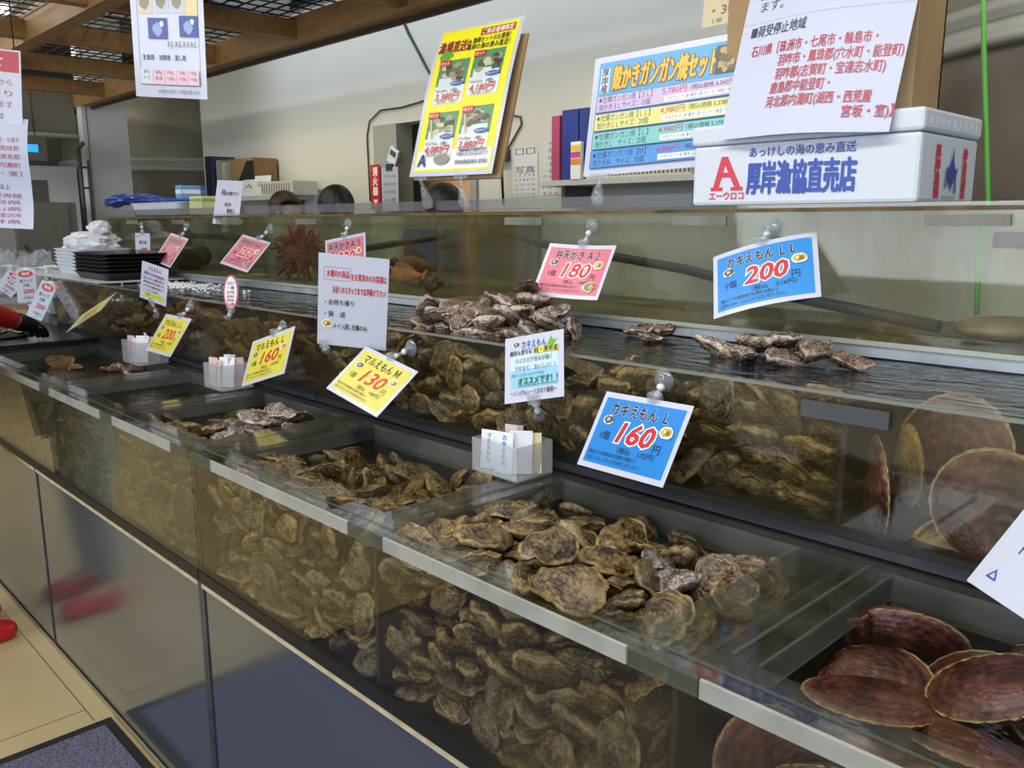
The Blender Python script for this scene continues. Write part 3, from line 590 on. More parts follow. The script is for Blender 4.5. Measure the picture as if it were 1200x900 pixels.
('BT','s'): """5,89,-2687,815,879,16,-30,-80;5,97,-2572,827,883,24,36,67;5,103,-2506,811,893,19,17,41;0,92,-2431,860,859,13,8,-17;1,101,-2782,941,846,10,9,-77;6,103,-2710,922,845,6,10,36;8,92,-2598,917,840,-2,-7,95;4,87,-2515,913,844,5,-17,-98;4,100,-2437,921,846,10,-12,-92;2,97,-2790,1015,842,8,-8,-91;3,94,-2725,1011,844,1,-2,-51;8,92,-2624,1016,841,-7,6,63;3,83,-2509,1014,842,7,-9,-97;1,90,-2394,982,844,-13,3,95;5,104,-2758,1137,845,-9,-7,97;2,88,-2695,1106,840,10,5,-81;8,88,-2595,1137,840,14,-9,-95;7,89,-2507,1144,841,9,6,-39;7,92,-2405,1124,841,7,0,-87;9,93,-2808,855,883,-53,29,-26;8,82,-2723,819,879,-40,-2,89;6,92,-2642,839,870,-59,4,61;0,98,-2404,822,868,-14,31,-93;0,93,-2799,915,867,39,-19,-3;5,81,-2658,974,841,-6,0,86;5,90,-2637,889,851,-10,-27,14;4,99,-2489,981,849,1,-46,-86;9,83,-2384,918,845,-30,18,-78;2,82,-2810,1034,860,-9,-17,22;4,96,-2693,1047,848,21,54,82;2,105,-2583,976,850,19,23,83;4,94,-2483,1058,850,-69,9,-25;4,94,-2425,1021,853,-21,24,92;5,86,-2810,1119,849,18,21,-79;4,94,-2739,1086,854,17,42,-85;6,102,-2642,1126,852,22,-30,-30;7,94,-2533,1105,847,0,-47,82;5,102,-2392,1079,855,22,21,-83;8,97,-2753,841,888,-90,16,-34;6,87,-2700,877,868,91,29,-24;7,89,-2539,842,875,36,62,39;5,99,-2799,875,850,51,-22,11;1,96,-2659,928,866,10,-13,-39;5,90,-2577,922,872,-58,15,-12;7,89,-2523,934,855,89,-30,22;1,94,-2449,967,860,21,-66,-66;2,99,-2810,1037,888,11,-7,-69;4,92,-2649,1067,850,-26,7,-61;2,86,-2562,1036,848,-67,-65,-36;0,88,-2530,1054,858,35,-46,-44;8,97,-2456,1084,851,-46,3,-65;1,81,-2807,1076,849,9,-24,82;3,96,-2711,1160,857,-31,-57,-74;0,83,-2655,1160,870,-46,0,1;2,81,-2578,1079,837,-3,-100,-1;1,93,-2456,1158,857,-38,-57,-72""",
('CF','s'): """9,86,-3646,788,677,-95,-29,9;8,81,-3521,772,685,-5,-61,-78;1,89,-3427,802,674,-83,56,6;3,90,-3338,801,674,-43,90,5;1,83,-3278,792,680,-9,5,-26;3,99,-3192,802,675,100,-4,-5;3,93,-3042,779,688,46,-14,-12;6,87,-3014,834,677,100,3,-7;4,100,-2917,823,686,30,50,79;5,100,-3549,813,674,27,96,-5;0,86,-3481,814,671,59,81,3;8,100,-3427,783,704,-95,-23,-12;2,96,-3377,819,688,-27,15,73;7,89,-3319,794,700,-64,-76,-7;5,101,-3215,864,678,92,-31,-2;9,89,-3113,797,680,24,-94,-23;5,88,-2982,780,673,17,98,4;7,84,-2917,773,688,-9,-71,-65;3,99,-3603,784,695,17,7,98;0,100,-3580,841,699,-18,5,73;2,96,-3490,796,703,-6,7,86;6,87,-3350,772,728,67,-8,-5;7,104,-3259,798,700,63,75,-22;2,83,-3169,769,699,63,-1,-6;5,85,-3084,778,709,-5,18,97;1,100,-2990,811,710,-10,-20,-88;5,94,-2946,785,722,-39,25,79;4,104,-3638,852,690,93,-27,22;4,88,-3549,783,718,9,-26,-95;5,89,-3533,846,699,-53,-2,57;2,102,-3390,868,684,-26,-8,-10;8,105,-3288,781,742,-43,-13,-30;1,98,-3211,805,718,-9,-10,-55;6,88,-3116,845,678,-9,99,-11;3,84,-3050,824,719,10,-8,49;0,105,-2961,819,737,-12,-13,-71;2,92,-3634,817,725,-8,-12,98;1,95,-3576,790,741,-33,0,38;4,101,-3454,823,718,56,-81,17;8,95,-3355,815,727,-18,24,88;5,100,-3263,840,717,-29,17,62;2,84,-3150,879,684,48,-2,11;1,89,-3117,783,731,-22,8,31;9,93,-3064,854,689,32,-68,-45;3,92,-2900,791,727,9,43,45;2,95,-3583,859,723,1,19,98;5,104,-3515,799,742,-76,-53,38;9,104,-3469,794,764,-6,17,35;7,93,-3395,788,747,-16,-19,-23;4,101,-3314,863,698,50,-78,20;8,96,-3136,851,707,-3,-12,-20;4,87,-3062,787,742,-21,-5,-97;5,89,-3017,823,744,0,-4,85;7,97,-2924,863,698,-54,-28,-53;6,95,-3636,785,754,9,-34,-91;6,92,-3525,867,727,57,-77,13;1,88,-3419,793,776,6,21,90;7,103,-3408,862,722,-19,-10,-75;5,93,-3270,779,786,78,22,6;4,100,-3195,849,720,74,-27,-33;1,105,-3145,854,742,12,5,-51;1,98,-3088,868,737,4,-18,-22;9,85,-2915,794,764,-24,2,56;6,99,-3637,781,797,-46,12,-8;9,83,-3536,780,780,22,94,-15;5,103,-3410,836,789,-8,-15,-86;4,103,-3453,873,744,-28,22,92;4,101,-3301,882,741,-49,-10,-17;7,98,-3224,802,743,70,71,-5;0,82,-3164,820,754,10,-14,47;7,104,-3044,817,773,-9,28,-94;2,104,-2972,844,758,-9,-2,-34;7,101,-3630,783,837,-3,22,95;5,103,-3572,826,757,81,57,-2;5,96,-3507,834,770,-5,27,66;9,105,-3378,863,745,93,-32,-9;2,85,-3262,871,726,-2,-36,-79;0,91,-3196,788,774,2,12,28;7,82,-3132,787,762,10,-36,-90;7,84,-3002,781,764,-2,-9,11;3,81,-2899,781,802,-47,-70,-13;5,87,-3573,796,798,-8,15,28;0,94,-3459,768,808,68,-4,4;4,85,-3378,795,782,-71,-52,42;3,84,-3307,833,749,31,93,20;4,80,-3229,769,808,14,-71,69;8,101,-3087,842,762,-82,-54,-18;3,102,-3010,791,793,-8,-6,3;0,92,-2939,801,789,-13,0,47;0,102,-3656,832,766,-54,-12,-63;3,93,-3552,787,825,-14,23,8;2,95,-3463,856,781,-26,-5,49;7,91,-3333,795,764,-70,-71,4;4,97,-3229,855,765,10,10,44;7,82,-3163,777,794,12,42,89;1,92,-3079,771,790,68,-20,11;4,82,-3023,778,826,-29,11,13;5,102,-2944,792,817,17,-97,9;0,102,-3592,861,778,14,-23,-87;0,98,-3524,858,795,-27,1,-58;2,88,-3402,786,820,-11,-96,23;0,82,-3338,796,790,-76,-64,11;2,101,-3278,831,784,-6,-8,47;8,91,-3117,816,785,-15,-3,55;2,98,-3076,799,822,-42,-12,-3;7,99,-2994,789,852,-24,21,83;3,92,-2906,853,811,19,-44,-43;8,92,-3655,850,792,-26,43,47;0,85,-3584,827,814,-17,-3,30;5,90,-3409,843,812,93,-33,2;5,99,-3339,784,833,-54,-10,-38;0,95,-3294,797,818,-35,-2,-30;0,82,-3157,815,792,-19,15,80;5,92,-3108,830,821,-28,-27,-19;0,95,-2954,854,791,-24,19,70;7,105,-3632,849,813,-62,-61,48;8,84,-3573,806,853,-29,29,58;3,87,-3481,867,813,-4,-29,93;6,88,-3325,821,836,-11,-31,-72;1,97,-3249,830,816,-3,7,87;9,95,-3206,840,796,-12,-19,61;8,91,-3159,827,813,-70,67,-25;8,102,-3013,864,783,-32,28,75;8,97,-2961,839,829,-18,22,67;2,86,-3520,802,835,-13,29,-45;6,90,-3465,824,821,-20,-8,-10;4,82,-3369,811,837,-61,75,-26;4,94,-3280,797,852,-11,20,61;5,98,-3198,820,832,-6,-16,70;5,85,-3114,770,825,47,-47,36;9,101,-3057,852,804,34,92,-12;1,88,-2914,825,848,-77,62,-8;1,86,-3465,781,848,81,-31,18;5,83,-3411,802,846,77,62,-2;7,99,-3219,779,851,-65,15,-13;5,99,-3195,845,863,40,87,25;1,94,-3143,855,841,-17,8,-67;0,86,-3034,830,853,-41,-24,-20;1,94,-2928,775,864,49,-22,17;5,100,-3541,856,840,-43,-12,8;1,81,-3495,816,859,-18,-15,-90;9,96,-3247,836,858,-48,24,-35;6,103,-3086,863,831,89,-24,17;3,84,-3295,841,864,-4,-44,-38;1,83,-3180,793,862,50,13,-11;7,104,-3121,821,865,21,9,80;6,83,-3001,863,836,56,-66,33;9,103,-3420,846,856,-32,21,82;1,96,-3349,852,855,26,-79,55;7,80,-3150,767,845,60,-40,36""",
('CT','i'): """0,101,-2913,1019,869,4,26,-61""",
('CT','s'): """4,99,-3632,822,866,15,3,-45;8,102,-3544,825,879,-23,-17,66;4,98,-3462,835,879,21,-20,-38;2,89,-3356,809,882,3,-39,78;4,85,-3308,781,882,92,24,1;8,92,-3165,822,895,-9,-1,-75;7,84,-3089,796,875,-24,10,-89;7,87,-2995,864,889,-44,-3,79;6,84,-2963,865,862,8,-5,-36;4,83,-3609,931,843,-15,-14,91;9,88,-3554,915,841,-11,9,67;0,88,-3453,904,841,-9,1,98;1,81,-3373,916,842,11,1,-99;4,95,-3298,947,845,-10,-15,98;1,95,-3201,906,845,-13,3,96;6,82,-3104,914,842,0,-6,-83;1,101,-3043,932,846,-2,12,21;0,95,-2956,914,842,3,3,76;8,89,-3634,1021,839,0,7,-99;3,95,-3551,1019,844,2,7,49;0,88,-3452,1061,841,9,4,-97;7,84,-3360,1021,840,8,-1,-94;0,82,-3294,1020,840,-9,3,87;0,91,-3197,1013,842,-10,0,97;9,101,-3119,1032,843,10,9,-77;7,105,-3012,1003,844,-10,9,98;5,104,-2945,1017,845,3,9,-59;2,84,-3613,1132,840,-9,7,86;6,80,-3538,1111,841,-19,1,43;9,93,-3468,1118,842,-11,9,69;6,86,-3371,1122,841,2,-6,-98;8,88,-3283,1125,839,-7,-3,47;0,85,-3217,1122,840,4,2,64;5,100,-3106,1101,844,-5,8,23;3,83,-2988,1122,842,1,-2,-38;9,103,-2911,1083,844,-13,6,84;4,88,-3639,787,884,4,7,-3;4,92,-3594,877,850,65,-60,-47;8,85,-3468,784,888,-4,-3,99;0,91,-3396,787,884,40,-19,73;9,92,-3266,797,912,-13,-9,-93;6,89,-3218,819,896,27,-56,-27;7,84,-3065,831,879,-2,41,84;4,82,-3035,879,855,-3,-43,-39;2,85,-2920,828,883,19,3,-97;9,92,-3657,957,847,16,-23,-55;2,95,-3520,955,847,-12,-15,-90;9,92,-3450,936,859,-34,23,77;9,84,-3401,918,862,-15,2,27;9,96,-3275,897,847,4,-22,95;1,95,-3159,946,845,-10,7,82;3,87,-3111,954,863,3,-16,-56;5,88,-2991,928,863,22,0,-84;6,91,-2909,936,844,11,14,86;7,103,-3606,1068,844,-4,-1,6;3,93,-3505,1030,852,-15,31,-59;9,100,-3440,1005,852,23,-90,37;3,94,-3391,978,848,-62,-75,-8;6,92,-3263,1055,848,-14,-7,-63;7,91,-3184,1056,847,-5,39,86;2,82,-3081,970,836,-10,99,10;2,80,-3013,1057,844,-28,2,23;0,88,-3661,1134,846,27,-26,-68;5,98,-3516,1157,852,-3,-38,-92;8,88,-3426,1155,844,-24,11,-11;3,85,-3350,1081,842,1,-1,1;3,91,-3315,1162,850,-77,-18,-11;6,86,-3167,1106,843,63,72,24;5,87,-3070,1154,841,97,-16,10;1,96,-3030,1095,856,-36,-7,90;2,97,-2913,1134,852,-19,23,79;3,88,-3603,793,905,2,15,-18;0,83,-3595,835,874,-32,-60,70;1,80,-3504,899,848,43,83,11;2,89,-3367,779,899,39,-39,70;8,80,-3314,881,867,-21,-2,-38;8,99,-3269,879,884,94,27,-21;8,96,-3060,881,873,6,-23,-9;5,85,-2984,814,862,75,-57,24;7,88,-2931,896,859,-15,-92,15;7,92,-3655,889,866,87,-1,-43;4,105,-3541,975,873,1,-2,-95;2,81,-3463,975,848,-19,-45,-81;3,97,-3342,943,871,-9,14,71;7,94,-3242,953,854,27,81,45;1,102,-3226,978,853,-25,-32,89;9,103,-3130,916,884,-12,-13,76;4,97,-3025,925,881,-22,-16,85;3,90,-2907,958,875,-14,-22,88""",
('H1','i'): """3,96,-1708,1331,1196,-3,8,4;8,91,-1622,1333,1190,-4,8,91;3,112,-1533,1403,1197,6,4,-24;8,97,-1431,1337,1192,-12,-8,38;1,97,-1367,1346,1195,-6,10,54;1,100,-1712,1471,1197,3,22,-94;1,101,-1649,1452,1196,-6,12,38;7,107,-1498,1455,1194,-3,5,96;2,90,-1425,1454,1190,0,4,87;7,100,-1343,1425,1193,3,-3,-100;1,109,-1682,1384,1204,-3,-34,-80;0,94,-1614,1401,1192,-4,8,33;6,90,-1492,1330,1193,9,-9,-98;3,114,-1459,1408,1219,-6,31,-22;2,102,-1314,1354,1202,-23,-4,-91;1,103,-1725,1415,1202,28,-1,51;8,101,-1604,1471,1205,-32,6,-94;9,87,-1545,1450,1214,-4,22,94;4,96,-1426,1474,1219,-12,5,-21;9,86,-1374,1474,1195,-24,-4,-22;2,95,-1731,1360,1225,-7,-38,-10;7,109,-1609,1413,1222,-10,8,-97;7,100,-1536,1355,1211,33,8,-85;7,92,-1452,1323,1223,-18,-7,9;9,103,-1315,1385,1226,-5,20,74;9,100,-1691,1429,1232,8,-3,93;8,104,-1593,1469,1240,-14,15,-3;6,92,-1508,1479,1219,-26,7,-15;5,100,-1408,1412,1225,6,23,-48;1,91,-1310,1464,1206,-42,34,-30;4,97,-1647,1343,1219,16,-14,-90;5,110,-1587,1350,1217,-18,-5,63;8,100,-1528,1318,1223,10,54,-83;6,108,-1432,1358,1238,-34,0,-15""",
('L1F','i'): """7,97,-1347,799,673,79,61,0;0,92,-1282,797,679,-10,4,84;6,95,-1637,778,706,-3,-24,97;7,105,-1537,788,678,-98,-13,12;6,92,-1454,794,679,24,-97,-8;9,97,-1175,801,689,57,-74,-36;8,86,-1414,779,706,-2,21,96;1,89,-1503,770,723,45,-59,52;0,97,-1445,803,745,47,45,51;6,86,-1309,779,714,-24,23,13;7,83,-1172,804,724,-62,77,-6;1,102,-1490,788,776,-37,-29,-60;5,98,-1379,781,741,0,21,97;0,83,-1546,781,750,-82,-13,26;8,88,-1198,834,724,26,-39,-76;6,82,-1628,779,741,95,21,8;3,92,-1264,802,725,-8,0,-96;8,105,-1310,797,752,-6,11,37;0,103,-1230,816,752,2,1,-80;3,85,-1179,775,766,-52,-47,-45;6,85,-1378,785,771,-16,15,34;7,108,-1258,784,780,-6,24,95;3,101,-1174,845,766,21,-19,-68;7,98,-1574,782,801,-25,-25,8;7,100,-1321,783,794,-13,27,92;1,109,-1207,815,790,-11,-8,-4;1,93,-1705,784,811,23,-13,94;8,86,-1287,781,833,96,18,10;6,86,-1731,776,856,88,17,-23;0,96,-1616,785,857,-48,-2,26;5,80,-1461,777,823,-4,33,94;7,98,-1173,825,829,-10,-34,68;7,95,-1192,791,845,2,42,-83;1,100,-1678,788,860,-39,-25,-60;8,88,-1401,780,828,-15,-22,95;5,95,-1387,790,867,-70,12,-35;7,90,-1181,768,869,48,50,-50;9,83,-1547,773,861,-71,35,18;7,90,-1428,774,870,-64,1,-13;9,91,-1278,778,879,-66,-4,-39;0,96,-1217,826,865,-95,20,-25;5,88,-1502,780,881,81,-31,8""",
('L1F','s'): """2,97,-1725,793,679,0,0,20;7,100,-1645,800,674,-95,30,2;6,98,-1590,813,683,69,-65,-26;9,108,-1470,867,680,-16,98,9;6,101,-1402,848,680,-74,-66,6;4,84,-1626,841,690,-17,25,72;5,83,-1391,791,680,-28,-21,43;5,95,-1305,850,681,35,-91,22;3,96,-1685,864,676,-21,98,-4;9,91,-1576,790,718,-31,-94,12;6,104,-1547,866,682,11,0,-36;8,103,-1471,849,711,-43,87,19;8,96,-1331,879,690,13,-40,-90;2,97,-1228,820,687,-9,-27,-76;4,81,-1728,785,705,97,-6,-16;4,87,-1655,834,716,48,85,-22;2,88,-1543,837,705,-1,-12,92;5,95,-1478,809,719,-54,-82,-20;4,83,-1418,830,719,29,18,61;0,87,-1349,795,709,13,13,26;8,100,-1222,875,682,-22,-8,-13;8,94,-1705,827,710,73,-67,6;6,82,-1697,862,731,74,-66,-7;7,85,-1378,829,716,-17,24,-89;6,107,-1739,857,715,59,67,-2;2,90,-1617,864,705,-32,3,-59;5,107,-1525,836,733,85,48,17;9,103,-1276,854,710,-17,46,-51;5,81,-1173,851,678,6,8,-82;5,83,-1732,788,744,-28,12,-26;9,82,-1645,873,737,-6,4,-99;7,107,-1584,845,734,-3,14,57;9,93,-1406,822,753,-13,12,56;1,93,-1326,859,731,13,6,-70;0,104,-1731,803,771,7,32,74;3,104,-1573,867,766,15,6,-28;5,88,-1464,865,758,-18,-22,-75;4,83,-1347,820,736,64,74,20;4,87,-1234,861,720,34,-13,-64;3,81,-1718,837,778,2,53,54;1,81,-1680,793,737,31,19,84;2,83,-1571,812,768,18,-15,-84;2,103,-1513,812,784,49,-76,42;4,103,-1686,850,787,-25,14,72;7,106,-1667,799,766,16,39,69;0,104,-1622,826,764,-21,-19,80;9,84,-1421,859,772,-12,9,-72;3,81,-1743,813,815,-13,38,-50;3,89,-1650,798,797,16,35,58;2,85,-1510,887,769,-68,-18,-11;0,96,-1250,786,814,-7,0,8;6,92,-1622,792,811,-34,-6,-89;3,84,-1584,789,828,-41,4,54;3,91,-1434,793,794,6,13,89;0,99,-1300,834,778,-23,-18,-3;2,96,-1245,872,761,-33,-13,-28;8,91,-1533,840,798,-18,-27,-80;9,95,-1364,845,772,61,-77,13;4,99,-1228,857,809,-14,-17,-69;2,93,-1735,812,865,-37,-14,-61;9,93,-1606,850,796,-6,9,99;1,95,-1499,870,823,-7,20,-91;6,102,-1454,869,800,21,-7,-95;2,103,-1375,806,807,-7,5,96;6,106,-1318,849,801,-13,-12,-69;6,99,-1646,861,818,-20,12,95;5,88,-1512,814,833,54,-81,-21;8,97,-1464,834,827,-11,28,-41;4,106,-1347,795,849,-36,2,-28;0,106,-1217,862,842,4,-22,-42;3,104,-1721,879,804,70,-11,22;7,97,-1641,817,851,-27,-16,-33;2,84,-1569,837,832,1,27,96;3,83,-1483,781,849,-29,6,9;3,100,-1272,843,828,-14,-12,-64;6,87,-1712,844,823,-31,-2,-25;4,94,-1568,877,802,13,-85,46;2,104,-1377,864,807,-26,-18,-56;6,83,-1745,860,857,-52,-2,-76;3,100,-1695,848,859,-11,-5,-38;3,87,-1449,808,868,-4,61,79;8,99,-1427,845,831,26,22,81;8,93,-1322,838,842,-12,-22,-71;0,106,-1555,867,854,16,-5,-3;6,104,-1407,850,859,7,14,85;8,86,-1332,790,882,-5,3,91;7,83,-1278,830,861,-3,16,70;1,81,-1628,856,863,-10,0,-28;9,82,-1570,825,864,4,-14,-96;9,93,-1467,844,871,-13,-26,95;9,84,-1354,848,855,69,56,4""",
('L1T','i'): """8,89,-1637,807,889,-4,-14,-87;3,105,-1655,825,916,-9,-27,-44;7,90,-1201,810,910,-18,-42,58;6,93,-1441,1085,875,26,30,-82;3,92,-1367,1096,891,16,9,95;6,91,-1292,1129,885,-43,-15,62;0,110,-1719,927,912,-9,-9,-81;4,93,-1424,796,927,-22,57,-74;2,84,-1356,814,941,22,13,59;0,93,-1273,792,927,-15,-13,-5;5,90,-1229,801,919,-10,-22,76;4,107,-1496,958,905,-71,-5,-31;5,91,-1633,1064,896,52,-53,-19;2,98,-1481,982,890,59,23,-61;2,89,-1237,1067,869,-32,-34,15;7,107,-1491,1126,891,13,21,43;5,95,-1366,1153,886,-83,2,-37;5,90,-1319,1164,893,-65,-17,-8;9,92,-1735,809,911,5,-34,-23;0,86,-1594,771,905,34,-57,63;2,87,-1599,842,921,88,-40,-17;5,86,-1328,796,914,80,42,35;3,81,-1279,819,942,1,-26,-77;3,100,-1184,891,905,15,38,-80;3,89,-1633,891,918,3,7,8;8,90,-1559,933,916,-51,76,-31;4,98,-1430,956,892,-19,-24,45;5,87,-1330,960,893,74,64,3;6,109,-1218,980,891,-73,-7,0""",
('L1T','s'): """6,91,-1698,808,893,-18,4,-69;9,98,-1534,821,893,1,20,66;5,85,-1489,840,900,-4,9,-75;6,99,-1396,831,896,6,-3,-88;3,105,-1316,857,888,23,22,44;4,102,-1251,836,891,9,-5,-71;7,96,-1729,914,860,1,12,48;8,95,-1629,928,858,11,1,-67;4,95,-1530,936,862,-4,-1,46;0,95,-1471,921,860,7,-9,-63;3,83,-1392,905,859,-3,7,93;2,98,-1309,917,859,10,-2,-99;5,100,-1245,938,861,2,9,-57;0,94,-1727,1025,859,0,4,42;4,94,-1620,1019,862,-10,18,-57;1,110,-1531,1021,865,11,7,-87;5,94,-1446,1026,862,19,1,-48;6,89,-1383,1050,860,3,18,-94;4,82,-1282,1036,859,-15,-14,92;8,104,-1216,1022,859,-4,6,-78;5,90,-1713,1119,860,-8,14,-67;7,107,-1644,1108,861,-1,-2,93;8,80,-1556,1121,856,1,14,63;2,98,-1452,1131,860,-9,-5,96;5,106,-1386,1109,863,-6,9,52;4,103,-1326,1110,864,-6,8,-63;2,107,-1260,1117,861,-7,9,72;4,87,-1716,870,888,-87,-33,13;2,81,-1525,861,912,-51,-7,14;6,102,-1457,814,911,-16,14,-93;8,93,-1366,815,914,26,5,65;9,95,-1290,844,912,15,9,-51;0,80,-1734,920,886,-10,17,-44;3,103,-1668,923,882,19,-7,-11;3,93,-1574,948,873,-35,-8,93;1,86,-1495,911,882,-11,-1,62;6,98,-1387,962,861,-11,12,-37;9,100,-1288,950,886,-18,-18,-54;1,99,-1188,922,868,24,28,90;9,97,-1682,1030,874,7,0,96;9,107,-1587,1058,868,2,22,67;8,89,-1547,996,886,19,21,-96;0,98,-1471,1009,878,40,2,-48;7,86,-1378,1007,864,34,18,-7;6,82,-1330,1040,865,28,-21,11;8,102,-1173,1037,865,22,23,76;0,86,-1683,1090,875,37,-2,-46;2,103,-1609,1135,873,18,48,80;2,103,-1526,1136,871,-17,6,-87;5,80,-1185,1115,858,-10,3,92;9,83,-1689,856,917,13,-24,-71;4,103,-1565,881,895,-54,-34,16;4,97,-1721,970,874,-3,29,11;0,87,-1635,880,890,9,-9,98;0,97,-1597,950,893,-43,-20,64;7,85,-1396,920,885,-16,-13,80;7,86,-1234,910,888,29,40,61;1,83,-1166,963,865,-73,42,-42;8,93,-1746,1052,879,-41,-17,59;6,83,-1554,1070,887,-6,13,89;8,89,-1337,982,859,-3,13,-8;5,91,-1292,1003,869,49,-2,-20;2,84,-1750,1120,871,-58,-49,40;2,88,-1585,1154,883,-33,42,54;8,81,-1494,1081,857,19,-4,-81;9,101,-1218,1131,880,-21,-10,-63;8,104,-1447,889,895,9,-94,18;5,85,-1672,970,871,63,50,59;1,88,-1349,927,882,13,21,81;9,87,-1686,1059,900,-9,-11,-95;9,88,-1633,993,887,15,-24,39""",
('L2F','i'): """0,88,-1051,793,672,88,48,2;6,109,-821,807,710,-9,1,77;8,102,-799,811,677,-64,77,0;7,95,-1075,794,691,54,80,-2;1,87,-721,771,727,56,-24,17;0,88,-1003,794,700,6,-22,56;4,89,-931,779,708,-16,-97,-17;9,86,-862,772,711,63,16,-25;2,101,-597,811,735,64,67,29;5,90,-949,781,737,22,97,-8;2,88,-788,798,741,13,12,-31;9,108,-643,806,750,11,14,-85;0,91,-1024,788,719,29,95,-7;6,99,-836,780,762,52,10,-32;1,105,-597,856,787,42,-25,-55;6,88,-1062,773,753,17,-70,68;7,87,-1005,791,752,-7,16,43;0,94,-892,798,758,8,-16,60;3,89,-776,790,770,4,10,-20;3,108,-606,772,789,46,47,-47;7,95,-1042,787,784,0,40,84;7,109,-970,792,773,1,29,87;6,93,-898,784,784,-13,-4,96;0,89,-595,812,835,-64,-72,19;7,116,-950,799,803,-16,22,68;2,100,-755,801,797,-10,6,76;6,102,-670,782,785,-3,-40,-91;0,95,-1018,785,810,-1,-98,19;1,86,-893,789,826,-12,-44,-64;1,98,-838,786,810,-18,19,33;9,91,-693,797,812,9,-36,-82;4,102,-642,794,827,-23,-40,-66;4,107,-799,801,827,-18,18,63;6,118,-734,792,843,13,-42,-86;0,97,-658,833,832,-18,-17,-53;4,101,-1044,782,851,-11,20,97;5,92,-591,800,871,-15,-17,78;5,91,-927,803,834,-13,-14,-87;6,98,-741,855,853,1,-17,-55;8,104,-672,781,878,-7,30,93;6,85,-905,798,859,66,71,-25;7,106,-805,793,872,-21,-17,-28;2,111,-676,851,853,-20,17,79;9,87,-1069,787,880,5,-52,-73;6,93,-944,776,884,-15,76,61;1,100,-630,843,891,-19,-31,-69;5,92,-1021,788,895,8,17,34;7,87,-857,778,879,13,38,91;3,95,-895,826,888,5,-31,-91;1,106,-691,865,895,-91,-27,0""",
('L2F','s'): """4,105,-999,842,678,72,-67,-15;6,112,-945,805,683,6,3,36;8,94,-734,818,675,-55,83,2;6,99,-683,831,678,-83,55,10;2,96,-618,778,694,-52,-15,-19;2,118,-892,842,706,-74,67,0;5,111,-859,830,676,65,76,3;5,104,-706,782,694,0,-27,96;5,112,-630,846,683,-3,6,-40;9,104,-964,855,716,14,6,-57;9,114,-828,859,735,-95,32,-1;1,110,-658,817,717,-4,4,-71;0,99,-593,834,714,-15,-30,70;9,106,-768,842,703,12,39,67;8,110,-715,871,705,12,-25,-17;7,111,-1079,838,702,81,-47,33;0,108,-875,837,750,6,-29,70;3,93,-731,829,731,18,8,82;0,98,-1064,821,752,10,9,22;4,103,-940,833,747,34,11,-35;9,91,-719,820,756,18,11,87;1,93,-676,857,758,2,-27,57;1,104,-808,844,774,3,0,45;2,112,-687,837,786,12,0,6;7,91,-1078,833,784,-18,17,46;6,88,-1019,826,784,-17,25,95;7,97,-615,829,807,-29,-60,61;3,103,-1072,872,781,60,61,-30;5,85,-1065,819,816,-19,0,-95;7,116,-1008,872,783,-49,16,35;1,105,-932,860,790,59,-68,37;4,112,-1026,867,719,-11,-31,-22;6,102,-865,818,832,76,-38,-9;2,111,-788,853,829,-10,36,71;3,102,-730,861,815,12,-33,-84;4,100,-1016,875,823,94,-24,9;4,96,-977,819,825,65,70,3;4,117,-1071,858,858,-7,35,-33;6,89,-948,830,855,2,28,73;2,96,-1000,823,861,-14,5,97;8,113,-846,860,814,49,76,-43;2,108,-842,855,861,0,-10,-87;3,99,-776,852,884,3,16,-97;2,105,-1015,857,879,-37,15,62;8,115,-928,855,885,1,-36,-80""",
('L2T','i'): """4,89,-984,798,914,10,16,82;6,107,-865,824,920,4,7,82;2,115,-803,810,906,-1,-6,24;3,104,-717,805,898,0,-24,14;9,115,-606,901,913,1,15,-83;6,114,-615,940,877,-18,-1,48;1,98,-612,1028,875,-13,0,99;5,107,-615,1129,876,4,9,-56;3,92,-894,785,933,-22,-11,96;0,100,-799,815,940,8,13,-78;3,112,-724,805,935,17,-3,-30;8,117,-605,857,936,8,-11,83;3,114,-952,943,910,-14,3,-52;0,105,-704,1032,912,-16,1,81;9,104,-650,1038,896,-39,7,58;3,97,-988,1143,895,-12,12,99;3,96,-703,1118,900,6,19,-84;1,98,-608,1128,909,10,27,-54;0,93,-1039,846,944,8,6,-25;1,114,-964,870,948,-16,1,-71;5,107,-941,815,935,9,-21,-86;7,102,-787,800,964,13,2,77;9,115,-719,791,968,20,3,17;8,90,-650,827,929,-8,-31,-43;7,86,-964,958,940,-2,-8,-88;4,112,-782,970,930,-22,5,-82;3,112,-750,959,903,4,-25,-75;3,117,-853,1073,922,12,6,73;1,92,-790,1081,917,-16,-17,-68;7,108,-734,1077,922,-29,14,87;7,106,-603,1030,921,-9,24,-53;0,94,-1095,1122,904,-40,-57,42;6,87,-1034,1157,906,-35,-9,-12;8,92,-889,1159,904,-57,-14,-9;8,100,-772,1154,912,-38,10,-11;2,100,-613,1082,917,10,62,-77;3,105,-1041,782,941,40,11,-11;6,108,-895,1022,918,84,32,-33;3,111,-780,817,998,12,14,70;3,106,-740,879,925,-19,-21,-34;7,85,-670,853,942,2,-21,-34;9,116,-994,1021,931,-5,-10,-59;1,92,-714,971,929,-31,19,-39;3,87,-615,978,911,-52,12,-28;5,108,-1066,1007,937,7,-1,43""",
